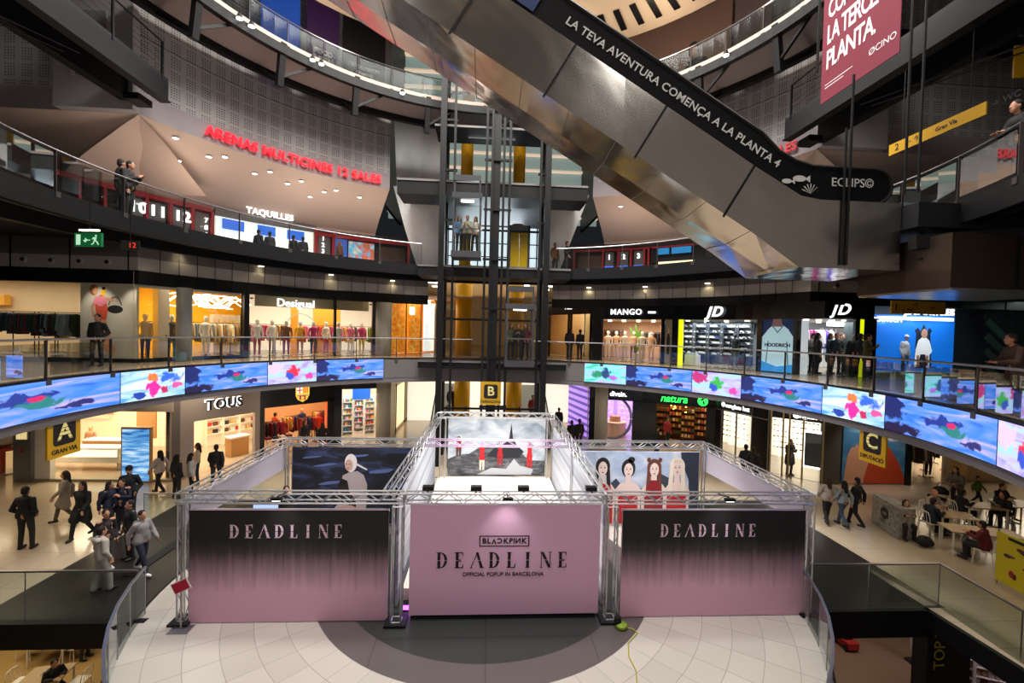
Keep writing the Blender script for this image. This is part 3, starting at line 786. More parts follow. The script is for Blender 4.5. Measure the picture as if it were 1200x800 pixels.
BX0, BX1, BZ0, BZ1 = -1.42, 2.72, F0+.42, -3.72
MB().bb((BX0, 19.25, BZ0), (BX1, 19.32, BZ1)).build('printed_sheet', sky_mat('backdrop_sky', '8e9db0', 'c3ced8', 'e6eaee'), t)
f = frame((BX0, 19.25, BZ0), (1, 0, 0)); W, Hh = BX1-BX0, BZ1-BZ0
def U(pts): return [(a*W, b*Hh) for a, b in pts]
MB().poly(f, U([(0, 0), (1, 0), (1, .27), (.86, .27), (.8, .33), (.74, .42), (.68, .50), (.6, .5), (.52, .56), (.42, .54), (.33, .50), (.22, .38), (.1, .36), (0, .28)]), .004, .002).build('printed_hills', sky_mat('hill_print', '303238', '55575d', '85878c', (2, 6)), t)
MB().poly(f, U([(.30, .02), (.45, .14), (.6, .12), (.68, .30), (.74, .18), (.88, .12), (.86, .02)]), .004, .006).build('printed_foam', mat('foam_print', 'b9bec5', .8), t)
MB().poly(f, U([(.40, .34), (.48, .50), (.56, .56), (.6, .60), (.626, .66), (.645, .92), (.665, .66), (.70, .55), (.78, .42), (.72, .32), (.55, .30)]), .004, .01).build('printed_spire', mat('spire_print', '24262e', .8), t)
for k, (a, b, h_, dress, legs) in enumerate([(.11, .34, .34, '8e2b2b', '5a3a38'), (.35, .10, .48, 'c8202a', 'd9cfc0'), (.535, .18, .44, 'bb1f28', 'a2262c'), (.84, .15, .48, 'd32027', 'cf1f26')]):
    w_ = .035
    MB().poly(f, U([(a-w_*.7, b), (a-w_*.2, b), (a, b+h_*.4), (a+w_*.2, b), (a+w_*.7, b), (a+w_*.8, b+h_*.45), (a-w_*.8, b+h_*.45)]), .004, .014).build('printed_legs', mat('fig_legs_'+str(k), legs, .8), t)
    MB().poly(f, U([(a-w_*.9, b+h_*.36), (a+w_*.9, b+h_*.36), (a+w_*.55, b+h_*.6), (a+w_*.85, b+h_*.8), (a, b+h_*.86), (a-w_*.85, b+h_*.8), (a-w_*.55, b+h_*.6)]), .004, .018).build('printed_dress', mat('fig_dress_'+str(k), dress, .8), t)
    MB().poly(f, [(x_, y_) for x_, y_ in ell(a*W, (b+h_*.92)*Hh, .055, .08, 14)], .004, .022).build('printed_head', mat('fig_hair', '3a2420', .8) if k < 3 else mat('fig_hair_pale', 'e0b9a0', .8), t)
    MB().poly(f, [(x_, y_) for x_, y_ in ell(a*W, (b+h_*.91)*Hh, .033, .05, 12)], .004, .026).build('printed_face', 'skinlight', t)

# --- poster, back left: seated white-haired figure on stormy sky
t = wthing('dark_sky_poster', 'long dark stormy-sky poster with one white-haired seated figure', 'poster', None, (-4.1, 15.2, F0))
PX0, PX1, PZ0, PZ1 = -6.17, -1.97, -6.5, -3.97
MB().bb((PX0, 15.2, PZ0), (PX1, 15.26, PZ1)).build('printed_sheet', sky_mat('storm_sky', '0d0e16', '191c2c', '3c4670', (1, 3.2)), t)
f = frame((PX0, 15.2, PZ0), (1, 0, 0)); cl = mat('cloud_print', '5b6da6', .8)
for a, b, rx, ry in ((1.05, 1.95, .38, .04), (2.9, 1.75, .42, .06), (1.2, 1.35, .4, .05), (3.3, 1.25, .35, .06), (.6, 2.2, .3, .03), (2.1, 2.25, .35, .035)):
    MB().poly(f, [(x_+.05*math.sin(9*x_), y_) for x_, y_ in ell(a, b, rx, ry, 22, rot=.12)], .003, .002).build('printed_cloud', cl, t)
MB().poly(f, [(1.5, .0), (2.35, .0), (2.4, .6), (2.42, 1.3), (2.3, 1.62), (2.1, 1.75), (1.85, 1.72), (1.62, 1.6), (1.58, 1.35), (1.72, 1.1), (1.6, .8), (1.35, .5)]).build('printed_body', mat('fig_white_cloth', 'b5a8aa', .8), t)
MB().poly(f, [(1.5, .75), (1.9, .6), (2.1, .35), (2.05, .8), (1.85, 1.05), (1.78, 1.42), (1.6, 1.5), (1.46, 1.3), (1.56, 1.0)], .004, .006).build('printed_glove', 'blackgloss', t)
MB().poly(f, [(1.2, .0), (2.4, .0), (2.2, .5), (1.9, .62), (1.5, .55)], .004, .008).build('printed_legs', mat('fig_thigh', 'c39a8c', .8), t)
MB().poly(f, ell(1.88, 2.02, .2, .30, 22), .004, .006).build('printed_hair', mat('fig_white_hair', 'ece6e4', .8), t)
pf = MB().poly(f, ell(1.82, 1.95, .13, .19, 20), .004, .012).build('printed_face', mat('printed_skin_tan', 'cfa79b', .8), t)
for dx in (-.06, .05): MB().poly(f, ell(1.80+dx, 1.98, .025, .012, 10), .003, .018).build('printed_eye', 'blackprint', pf)
MB().poly(f, ell(1.79, 1.85, .032, .014, 10), .003, .018).build('printed_mouth', mat('lips_print', '8c2733', .7), pf)
MB().poly(f, [(2.06, 1.95), (2.1, 2.0), (2.42, 1.82), (2.40, 1.78)], .003, .012).build('printed_ponytail', _m['fig_white_hair'], t)

# --- poster, back right: four women in red
t = wthing('group_poster', 'pale sky poster with four long-haired women in red dresses', 'poster', None, (5.4, 15.2, F0))
QX0, QX1 = 3.32, 7.53
MB().bb((QX0, 15.2, -6.5), (QX1, 15.26, -4.03)).build('printed_sheet', sky_mat('pale_sky', '8fa5c8', 'b5c3db', 'dde3ee'), t)
f = frame((QX0, 15.2, -6.5), (1, 0, 0))
MB().poly(f, [(3.55, 2.47), (4.2, 2.47), (4.2, 0), (3.9, 0), (3.85, 1.5), (3.6, 2.1)], .003, .002).build('printed_rock', mat('rock_print', '2b3345', .8), t)
MB().poly(f, [(.3, 0), (.6, .9), (1.3, 1.55), (1.6, 1.2), (2.2, 1.2), (2.8, 1.75), (3.3, 1.5), (3.6, .2), (3.6, 0)], .003, .003).build('printed_waves', mat('wave_print', '3a4152', .8), t)
red = mat('red_dress_print', 'b8121e', .55); red2 = mat('dark_red_dress_print', '8e1420', .55)
for k, (cx_, top, hair, hw, hl, dm, strap) in enumerate([(.83, 2.25, '1c1518', .25, 1.0, red, 1), (1.72, 2.2, '1d1618', .24, .3, red, 0), (2.62, 2.22, '6b3a2b', .25, 1.25, red2, 2), (3.42, 2.28, 'e8dccb', .27, .95, red, 0)]):
    hm = mat('printed_hair_%d' % k, hair, .8); o_ = .01*k+.006
    MB().poly(f, [(cx_-.42, 0), (cx_+.42, 0), (cx_+.44, .7), (cx_+.46, 1.15), (cx_+.3, 1.36), (cx_+.1, 1.45), (cx_+.09, 1.7), (cx_-.09, 1.7), (cx_-.1, 1.45), (cx_-.3, 1.36), (cx_-.46, 1.15), (cx_-.44, .7)], .004, o_+.004).build('printed_shoulders', 'skinlight', t)
    MB().poly(f, ell(cx_, top-.30, hw, .32, 24), .003, o_+.001).build('printed_hair', hm, t)
    if hl > .5:
        for s_ in (-1, 1):
            MB().poly(f, [(cx_+s_*.12, top-.05), (cx_+s_*hw*.95, top-.3), (cx_+s_*(hw+.03), top-.3-hl*.6), (cx_+s_*(hw+.02), top-.3-hl), (cx_+s_*.16, top-.3-hl*.9), (cx_+s_*.13, top-.55)], .003, o_+.008).build('printed_hair', hm, t)
    else:
        MB().poly(f, ell(cx_+.1, top+.0, .12, .1, 16), .003, o_+.001).build('printed_hair', hm, t)
    if k == 2:
        for s_ in (-1, 1): MB().poly(f, ell(cx_+s_*.2, top-.02, .07, .08, 14), .003, o_+.001).build('printed_hair', hm, t)
    pf = MB().poly(f, ell(cx_, top-.36, .155, .24, 22), .003, o_+.012).build('printed_face', 'skinlight', t)
    MB().poly(f, [(cx_-.15, top-.2), (cx_-.1, top-.13), (cx_, top-.1), (cx_+.1, top-.13), (cx_+.15, top-.2), (cx_+.13, top-.16), (cx_, top-.05), (cx_-.13, top-.16)][::-1], .003, o_+.016).build('printed_fringe', hm, t)
    for s_ in (-1, 1):
        MB().poly(f, ell(cx_+s_*.065, top-.33, .034, .017, 10), .002, o_+.017).build('printed_eye', 'blackprint', pf)
        MB().poly(f, [(cx_+s_*.03, top-.285), (cx_+s_*.1, top-.275), (cx_+s_*.1, top-.265), (cx_+s_*.03, top-.275)], .002, o_+.017).build('printed_brow', hm if k != 3 else _m['fig_hair'], pf)
    MB().poly(f, [(cx_-.015, top-.42), (cx_+.015, top-.42), (cx_+.008, top-.36), (cx_-.004, top-.36)], .002, o_+.017).build('printed_nose', mat('nose_print', 'c9a59b', .8), pf)
    MB().poly(f, ell(cx_, top-.49, .042, .019, 12), .002, o_+.017).build('printed_mouth', _m['lips_print'], pf)
    if strap == 0: pts = [(cx_-.36, 0), (cx_+.36, 0), (cx_+.34, .95), (cx_+.17, 1.0), (cx_, .93), (cx_-.17, 1.0), (cx_-.34, .95)]
    elif strap == 1: pts = [(cx_-.36, 0), (cx_+.38, 0), (cx_+.36, 1.0), (cx_+.28, 1.3), (cx_+.0, 1.38), (cx_-.02, 1.2), (cx_-.2, 1.0), (cx_-.36, .95)]
    else: pts = [(cx_-.32, 0), (cx_+.32, 0), (cx_+.33, .9), (cx_+.22, 1.3), (cx_+.09, 1.5), (cx_-.09, 1.5), (cx_-.22, 1.3), (cx_-.33, .9)]
    MB().poly(f, pts, .004, o_+.009).build('printed_dress', dm, t)

# small things round the stand
t = thing('notice_stand', 'thin grey floor stand with a tilted red notice left of the stand', 'sign stand', None, tuple(atz(212, 738, F0)))
MB().box((0, 0, .01), (.42, .3, .02)).build('base_plate', 'steel', t)
MB().tube((0, 0, .02), (0, 0, 1.25), .02).build('pole', 'steel', t)
R_ = Matrix.Rotation(.5, 3, 'Y')
MB().box((.02, -.04, .98), (.36, .02, .25), mx=Matrix.Rotation(-.45, 3, 'Y')).build('notice_board', 'white', t)
MB().box((.02, -.055, .98), (.32, .012, .21), mx=Matrix.Rotation(-.45, 3, 'Y')).build('notice_print', mat('crimson_print', 'b0123a', .6), t)
c = Vector(atz(728, 736, F0)); t = thing('plug_hub', 'yellow-green plug hub on the floor at the right truss tower', 'cable reel', None, (c.x, c.y, F0+.01))
MB().lathe([(.10, 0), (.13, .03), (.13, .08), (.05, .12)], n=14).build('reel_body', mat('lime_plastic', '8aa61e', .5), t)
MB().box((-.08, .02, .16), (.14, .1, .16)).build('socket_box', 'black', t)
pts = [Vector((c.x+x_, c.y+y_, F0+.018)) for x_, y_ in ((.1, 0), (.25, -.05), (.3, -.2), (.15, -.35), (.0, -.5), (-.12, -.9), (-.1, -1.3), (-.22, -1.7), (-.4, -2.2))]
tag(MB().path(pts, .012, 6).build('power_cable', mat('yellow_cable', 'b5b53a', .5)), 'thin yellow power cable trailing over the pale floor', 'cable')
t = wthing('floor_uplight', 'purple floor light at the foot of the left truss tower', 'lamp', None, (-1.82, 10.6, F0))
MB().box((-1.62, 10.66, F0+.1), (.3, .16, .16)).build('lamp_body', 'black', t); MB().box((-1.62, 10.57, F0+.1), (.24, .01, .1)).build('lens', mat('purple_lens', 'c04cff', .5, emit=6), t)
spot('purple_lamp', (-1.7, 10.9, F0+.35), (-1.7, 9.9, F0), 30, (.6, .2, 1), 120)
spot('purple_lamp', (-1.82, 10.75, F0+.1), (-1.82, 10.3, F0+1.4), 14, (.75, .25, 1), 70)
t = thing('monitor', 'lit pale-blue monitor behind the left front truss', 'screen', None, tuple(aty(312, 600, 11.2)))
MB().box((0, 0, 0), (.62, .05, .42)).build('housing', 'black', t); MB().box((0, -.03, 0), (.58, .01, .38)).build('picture_face', mat('pale_screen', 'a9c6ee', .4, emit=1.1), t)
MB().tube((0, .05, -.21), (0, .05, F0-t.location.z), .025).build('pole', 'black', t)

# ================================================================ ESCALATOR overhead
SL = .588; Y0, Y1 = 10.0, 12.1
def zb(x): return 1.70+SL*(7.13-x) if x < 7.13 else 1.62
def zt(x):
    if x < 6.35: return 3.66+SL*(6.35-x)
    if x < 7.6: k = (x-6.35)/1.25; return 3.66-.735*(x-6.35)*(1-k*.5)/1.0*1.0 if False else 3.66-(.49*(2*k-k*k))
    return 3.17
XA = -7.4; XE = 9.55
xs = [XA+i*(7.13-XA)/14 for i in range(15)]+[7.6, 8.2, 8.8, XE]
t = wthing('escalator', 'huge stainless-clad escalator crossing overhead, black balustrade with white slogan', 'escalator', None, (XE, 11, 1.6))
mb = MB(); L = len(xs); s = 0
for i in range(L-1):
    a, b = xs[i], xs[i+1]; za, zb_ = zt(a), zt(b)
    mb.add([(a, Y0, zb(a)), (b, Y0, zb(b)), (b, Y0, zt(b)), (a, Y0, zt(a))], [(0, 1, 2, 3)], [[(a*1.16, 0), (b*1.16, 0), (b*1.16, 1.6), (a*1.16, 1.6)]])
mb.build('side_cladding', 'clad', t)
mb = MB(); YM = 11.05
def und(x): return zb(x)-(.10 if x < 7.1 else .0)
for i in range(L-1):
    a, b = xs[i], xs[i+1]
    mb.add([(a, Y0, zb(a)), (b, Y0, zb(b)), (b, YM, und(b)), (a, YM, und(a))], [(0, 1, 2, 3)], [[(a*1.16, 0), (b*1.16, 0), (b*1.16, 1.1), (a*1.16, 1.1)]])
    mb.add([(a, YM, und(a)), (b, YM, und(b)), (b, Y1, zb(b)-.02), (a, Y1, zb(a)-.02)], [(0, 1, 2, 3)], [[(a*1.16, 5), (b*1.16, 5), (b*1.16, 6.1), (a*1.16, 6.1)]])
mb.build('underside_cladding', 'cladlow', t)
mb = MB()
for i in range(L-1):
    a, b = xs[i], xs[i+1]
    mb.add([(a, Y1, zb(a)-.02), (b, Y1, zb(b)-.02), (b, Y1, zt(b)), (a, Y1, zt(a))], [(0, 1, 2, 3)])
    mb.add([(a, Y0, zt(a)), (b, Y0, zt(b)), (b, Y1, zt(b)), (a, Y1, zt(a))], [(0, 1, 2, 3)])
mb.add([(XE, Y0, zb(XE)), (XE, Y1, zb(XE)), (XE, Y1, zt(XE)), (XE, Y0, zt(XE))], [(0, 1, 2, 3)])
mb.build('body', 'fascia_dark', t)
sx, sz = -SL/math.hypot(1, SL), -1/math.hypot(1, SL)
k = 6.0
while k > XA:
    z_ = zt(k); Ld = 1.37
    MB().beam((k, Y0-.012, z_), (k+sx*Ld*1.0, Y0-.012, z_+sz*Ld), .05, .02, up=(0, 1, 0)).build('panel_joint', 'black', t); k -= 2.07
b = MB(); k = 7.0
while k > XA:
    b.beam((k, Y0-.004, zb(k)), (k, YM, und(k)-.006), .012, .012); b.beam((k, YM, und(k)-.006), (k, Y1, zb(k)-.028), .012, .012); k -= 1.05
b.beam((XA, YM, und(XA)-.01), (7.1, YM, und(7.1)-.01), .03, .02)
b.build('underside_joint', 'fascia_dark', t)
MB().bb((-10.3, Y0, 10.9), (XA, Y1, 11.3)).build('upper_landing', 'dark', t)
# balustrades
def bal(y, nm):
    top = []; bot = []
    X = [XA+i*(6.2-XA)/16 for i in range(17)]+[6.6, 7.0, 7.4, 7.9, 8.4, 8.9]
    hb = lambda x: .80
    for x in X: bot.append((x, zt(x)+.0)); top.append((x, zt(x)+(.86 if x < 6.4 else .74)))
    cxr, czr = 8.95, zt(8.95)+.37
    arc_ = [(cxr+.37*math.cos(tt), czr+.37*math.sin(tt)) for tt in [PI/2-PI*i/10 for i in range(1, 10)]]
    pts = bot+arc_[::-1]+top[::-1]
    n = len(pts); mb = MB()
    vs = [(x, y, z) for x, z in pts]+[(x, y+.05, z) for x, z in pts]
    mb.add(vs, [tuple(range(n)), tuple(range(2*n-1, n-1, -1))]+[(i, (i+1) % n, (i+1) % n+n, i+n) for i in range(n)])
    mb.build(nm, mat('matt_black', '0c0c0e', .75, spec=.15), t)
    P = [Vector((x, y+.02, z+.02)) for x, z in top]+[Vector((x+.02, y+.02, z)) for x, z in arc_]
    MB().path(P, .045, 6).build('handrail', 'black', t)
bal(Y0+.05, 'balustrade'); bal(Y1-.1, 'balustrade')
f = frame((4.3, Y0+.05, zt(4.3)+.42), (1, 0, -SL), (SL, 0, 1))
prt = mat('grey_white_print', 'c9c7c2', .5, emit=.12)
text('LA TEVA AVENTURA COMENÇA A LA PLANTA 4', .262, f, prt, t, 'slogan_lettering', .004, .003, .006, spacing=1.02, a=-.2)
f = frame((8.35, Y0+.05, zt(8.35)+.42), (1, 0, 0))
text('ECLIPS©', .28, f, _m['grey_white_print'], t, 'slogan_lettering', .004, 0, .006, a=.02)
b = MB(); b.poly(f, ell(-1.25, .05, .16, .07, 14), .004, .006).poly(f, [(-1.12, .05), (-1.0, .13), (-1.0, -.03)], .004, .006).poly(f, ell(-1.55, -.02, .12, .055, 14), .004, .006).poly(f, [(-1.45, -.02), (-1.36, .04), (-1.36, -.08)], .004, .006)
for q in range(7): a_ = .35+q*.4; b.poly(f, [(-.98, -.28), (-.98+.22*math.cos(a_)-.012, -.28+.22*math.sin(a_)), (-.98+.22*math.cos(a_)+.012, -.28+.22*math.sin(a_)+.01)], .004, .006)
b.build('sea_picture', prt, t)
MB().add([(XA, Y0+.03, zt(XA)+.1), (.9, Y0+.03, zt(.9)+.1), (1.2, Y0+.03, zt(1.2)+.8), (XA, Y0+.03, zt(XA)+.8)], [(0, 1, 2, 3)]).build('blue_print', mat('deep_blue_print', '10306a', .5), t)
# landing where the escalator arrives, and its steel deck
t = wthing('escalator_landing', 'dark steel landing deck joining the escalator to the right gallery', 'platform', None, (10.5, 11, 2.4))
MB().bb((XE+.02, 9.6, 2.55), (11.6, 12.6, 3.1)).build('deck', 'dark', t)
b = MB(); b.beam((XE, 9.7, 2.2), (11.9, 9.0, 2.35), .3, .3).beam((XE+.2, 9.7, 2.6), (10.4, 9.7, 1.75), .14).beam((XE+.2, 9.7, 1.8), (11.2, 9.7, 2.6), .12).build('frame', 'black', t)
MB().bb((XE+.3, 9.55, 1.95), (XE+.75, 9.9, 2.3)).build('bracket', 'fascia_light', t)
t = wthing('gearbox_casing', 'brown-black steel casing hanging under the right gallery edge', 'machine casing', None, (10.5, 8.2, 1.2))
MB().bb((9.75, 9.0, 1.15), (13.2, 11.4, 2.3)).build('casing', mat('brown_steel', '4a3d34', .35, .7), t); MB().bb((11.2, 8.97, 1.17), (11.26, 9.0, 2.28)).build('panel_joint', 'black', t)
MB().bb((9.8, 9.02, 1.10), (13.2, 11.4, 1.145)).build('underside_cladding', 'clad', t)
# long thin hanger rods
for px, d, z0, z1 in ((1061, 9.5, 3.2, 12), (1077, 9.3, 3.2, 12), (953, 10.3, 6.2, 12), (996, 9.965, 1.7, 6), (990, 9.965, 1.7, 4.8)):
    q = aty(px, 200, d); tag(MB().tube((q.x, d, z0), (q.x, d, z1), .028, 6).build('hanger_rod', 'black'), 'thin dark vertical hanger rod beside the end of the escalator', 'rod', 'hanger rods round the escalator end')

# ================================================================ LIFT TOWER
t = wthing('lift_tower', 'tall open black steel lift tower at the back of the court', 'lift', None, (.4, 22, F0))
LY = 22.0
def lx(px): return aty(px, 260, LY).x
cols = [(518, .28), (641, .28), (581, .34)]
for px, w_ in cols:
    x = lx(px); MB().bb((x-w_/2, LY-.15, F0), (x+w_/2, LY+.15, 16)).build('column', 'black', t)
for px in (532, 569, 575.5, 589, 596, 632):
    x = lx(px); MB().bb((x-.055, LY-.3, F0), (x+.055, LY-.19, 16)).build('guide_rail', 'black', t)
for x in (lx(518), lx(641)): MB().bb((x-.12, LY+1.9, F0), (x+.12, LY+2.1, 16)).build('column', 'black', t)
for k in range(9):
    z = -4.2+k*2.35; 
    if abs(z-4.2) < .5: continue
    b = MB(); b.bb((lx(518), LY-.05, z), (lx(532)+.1, LY+.1, z+.09)).bb((lx(569)-.1, LY-.25, z+.5), (lx(596)+.1, LY-.1, z+.59)).bb((lx(632)-.1, LY-.05, z), (lx(641), LY+.1, z+.09))
    b.bb((lx(518)-.1, LY+2.0, z), (lx(641)+.1, LY+2.1, z+.1)); b.build('cross_bar', 'black', t)
def landing(z, x0, x1, h, nm, lab):
    o = wthing('lift_landing', lab, 'platform', None, (.4, 23.2, z)); MB().bb((x0, LY+.35, z-h), (x1, LY+2.2, z)).build('deck', 'black', o)
    MB().bb((x0, LY+.30, z-.12), (x1, LY+.34, z-.02)).build('edge_strip', 'fascia_dark', o); return o
landing(F2, -3.3, 4.2, .55, '', 'dark steel lift landing at the cinema storey')
landing(F1, -3.2, 4.1, .42, '', 'dark steel lift landing at the first storey')
landing(7.25, -4.35, 4.95, .75, '', 'wide dark steel lift landing above the cinema storey')
landing(9.9, -2.6, 3.4, .14, '', 'slim dark steel lift landing under the top gallery')
def cabin(label, px0, px1, z, lit):
    x0, x1 = aty(px0, 300, LY-.5).x, aty(px1, 300, LY-.5).x
    c = wthing('lift_cabin', label, 'lift cabin', None, ((x0+x1)/2, LY-.6, z)); y0_, y1_ = LY-1.35, LY-.35
    g = mat('cabin_metal', '57585c', .35, .7)
    b = MB()
    for x in (x0, x1):
        for y in (y0_, y1_): b.bb((x-.04, y-.04, z), (x+.04, y+.04, z+2.35))
    b.build('frame', g, c)
    MB().bb((x0-.08, y0_-.08, z-.28), (x1+.08, y1_+.08, z)).build('floor_pan', g, c)
    MB().bb((x0-.08, y0_-.08, z+2.35), (x1+.08, y1_+.08, z+2.6)).build('roof', g, c)
    MB().bb((x0, y0_, z+3.15), (x1, y0_+.15, z+3.4)).bb((x0, y0_+.05, z+2.6), (x0+.07, y0_+.12, z+3.2)).bb((x1-.07, y0_+.05, z+2.6), (x1, y0_+.12, z+3.2)).build('crosshead', g, c)
    MB().bb((x0+.3, y0_+.3, z+2.31), (x1-.3, y0_+.5, z+2.35)).build('ceiling_lamp', 'lampw', c)
    MB().bb((x0, y0_, z+.98), (x1, y0_+.03, z+1.03)).build('handrail', 'steel', c)
    MB().add([(x0, y0_-.01, z), (x1, y0_-.01, z), (x1, y0_-.01, z+2.3), (x0, y0_-.01, z+2.3)], [(0, 1, 2, 3)]).build('glass_panel', 'glass', c)
    return c
cabin('glass lift cabin stopped at the cinema storey with three riders', 532, 562, 3.55, 1)
cabin('glass lift cabin stopped at the first storey with three riders', 595, 625, -1.35, 1)
def portal(label, px0, px1, z, m):
    x0, x1 = aty(px0, 300, LY+2.4).x, aty(px1, 300, LY+2.4).x; c = wthing('lift_doorway', label, 'doorway', None, ((x0+x1)/2, LY+2.4, z))
    g = _m['cabin_metal']
    MB().bb((x0-.12, LY+2.35, z), (x0, LY+2.5, z+2.5)).bb((x1, LY+2.35, z), (x1+.12, LY+2.5, z+2.5)).bb((x0-.12, LY+2.35, z+2.2), (x1+.12, LY+2.5, z+2.5)).build('frame', g, c)
    MB().bb((x0, LY+2.42, z), ((x0+x1)/2-.01, LY+2.46, z+2.2)).build('door', m, c); MB().bb(((x0+x1)/2+.01, LY+2.42, z), (x1, LY+2.46, z+2.2)).build('door', m, c)
portal('yellow lift doors at the cinema storey, right of the centre columns', 598, 618, F2, mat('amber_glass', 'd8b312', .3))
# sign B on the tower
def hang_sign(letter, sub, fr, W, H_, label):
    t = wthing('hanging_sign', label, 'sign', None, tuple(fr[0]))
    MB().poly(fr, [(0, 0), (W, 0), (W, H_), (0, H_)], .05, 0).build('board', 'signyellow', t)
    r = .1*W; x0, x1, y0_, y1_ = W*.16, W*.84, H_*.28, H_*.88
    P = []
    for cx_, cy_, a0 in ((x1-r, y0_+r, -PI/2), (x1-r, y1_-r, 0), (x0+r, y1_-r, PI/2), (x0+r, y0_+r, PI)):
        P += [(cx_+r*math.cos(a0+PI/2*i/5), cy_+r*math.sin(a0+PI/2*i/5)) for i in range(6)]
    MB().poly(fr, P, .006, .052).build('symbol_field', 'blackprint', t)
    o = text(letter, H_*.56, fr, mat('sign_letter', 'e8d98a', .5, emit=.25), t, 'symbol_letter', .003, .012, .062, a=W/2, b=H_*.575)
    b = MB()
    for i in range(4): b.poly(fr, [(W*.25, H_*(.41+.09*i)), (W*.75, H_*(.41+.09*i)), (W*.75, H_*(.422+.09*i)), (W*.25, H_*(.422+.09*i))], .003, .068)
    b.build('stripe', 'blackprint', t)
    text(sub, W*.17, fr, 'blackprint', t, 'small_lettering', .003, .004, .054, a=W/2, b=H_*.14)
    b = MB(); 
    for a_ in (.2, .8): b.tube(fr[0]+fr[1]*(W*a_)+fr[2]*H_, fr[0]+fr[1]*(W*a_)+fr[2]*(H_+.25), .01, 5)
    b.build('hanger', 'black', t)
    return t
q = aty(563, 474, 21.5); hang_sign('B', 'TARRAGONA', frame(q, (1, 0, 0)), .95, 1.1, 'yellow sign with black B symbol hanging on the lift tower')
ga, gb = atr(53, 540, 10.95), atr(92, 529, 10.95); W_ = (gb-ga).xy.length
hang_sign('A', 'GRAN VIA', frame((ga.x, ga.y, -3.50), (gb.x-ga.x, gb.y-ga.y, 0)), W_, 1.08, 'yellow sign with black A symbol hanging under the left screens')
ga, gb = atr(1008, 543, 10.95), atr(1039, 548, 10.95); W_ = (gb-ga).xy.length
hang_sign('C', 'DIPUTACIÓ', frame((ga.x, ga.y, -3.50), (gb.x-ga.x, gb.y-ga.y, 0)), W_, 1.08, 'yellow sign with black C symbol hanging under the right screens')
# ================================================================ SHOPS
class Room:
    """a shop unit behind the facade line p0->p1 (left to right seen from the court)"""
    def __init__(s, name, label, p0, p1, z0, z1, depth, wall, floor_, power, lcol=(1, .93, .82), head=.3, lamps=(3, 2), glass_=True, back=None, ceilm='shop_ceiling', cat='shop', sidegap=0):
        s.p0, s.p1 = Vector((p0[0], p0[1], 0)), Vector((p1[0], p1[1], 0)); s.w = (s.p1-s.p0).length; s.u = (s.p1-s.p0)/s.w; s.i = Vector((-s.u.y, s.u.x, 0)); s.z0, s.z1, s.d = z0, z1, depth
        s.rz = math.atan2(s.u.y, s.u.x)
        s.t = wthing(name, label, cat, None, tuple(s.P(s.w/2, 0, 0)))
        W, d, h = s.w, depth, z1-z0
        mb = MB(); q = lambda a, b, c: s.P(a, b, c)
        mb.add([q(0, d, 0), q(W, d, 0), q(W, d, h), q(0, d, h)], [(0, 1, 2, 3)]); struct('wall_shop_back', mb, back or wall)
        struct('wall_shop_side', MB().add([q(0, .1, 0), q(0, d, 0), q(0, d, h), q(0, .1, h)], [(0, 1, 2, 3)]), wall)
        struct('wall_shop_side', MB().add([q(W, .1, 0), q(W, d, 0), q(W, d, h), q(W, .1, h)], [(0, 1, 2, 3)]), wall)
        struct('floor', MB().add([q(0, .1, .015), q(W, .1, .015), q(W, d, .015), q(0, d, .015)], [(0, 1, 2, 3)]), floor_)
        cl_ = struct('ceiling', MB().add([q(0, .1, h-.03), q(W, .1, h-.03), q(W, d, h-.03), q(0, d, h-.03)], [(0, 1, 2, 3)]), _m[ceilm] if ceilm in _m else M[ceilm])
        nx, ny = lamps
        for a in range(nx):
            for b in range(ny):
                c = q(W*(a+.5)/nx, .5+(d-.8)*(b+.3)/ny, h-.06); m_ = MB(); m_.tube(c, c+Vector((0, 0, .03)), .11, 10); m_.build('ceiling_lamp', 'lamp', cl_)
        if power: area('shop_lamp', tuple(q(W/2, d*.42, h-.12)), W*.8, power*1.35, lcol, (0, 0, s.rz), d*.7)
        if glass_:
            MB().add([q(.05, 0, .1), q(W-.05, 0, .1), q(W-.05, 0, h-head), q(.05, 0, h-head)], [(0, 1, 2, 3)]).build('window_pane', 'glass', s.t)
    def P(s, a, b, c):   # the party walls fan out from the court; near the front they follow the facade normal
        q = s.p0+s.u*a
        if b <= .3: return q+s.i*b+Vector((0, 0, s.z0+c))
        return q*(1+b/q.y)+Vector((0, 0, s.z0+c))
    def box(s, nm, m, a0, a1, b0, b1, c0, c1, parent=True):
        c = s.P((a0+a1)/2, (b0+b1)/2, (c0+c1)/2); return MB().box(c, (abs(a1-a0), abs(b1-b0), abs(c1-c0)), rz=s.rz).build(nm, m, s.t if parent is True else parent)
    def fr(s, a, b, c): return (s.P(a, b, c), s.u.copy(), Vector((0, 0, 1)), -s.i)
def on(px, r=13.6): p = atr(px, 400, r); return (p.x, p.y)
def onY(px, y): p = aty(px, 400, y); return (p.x, p.y)

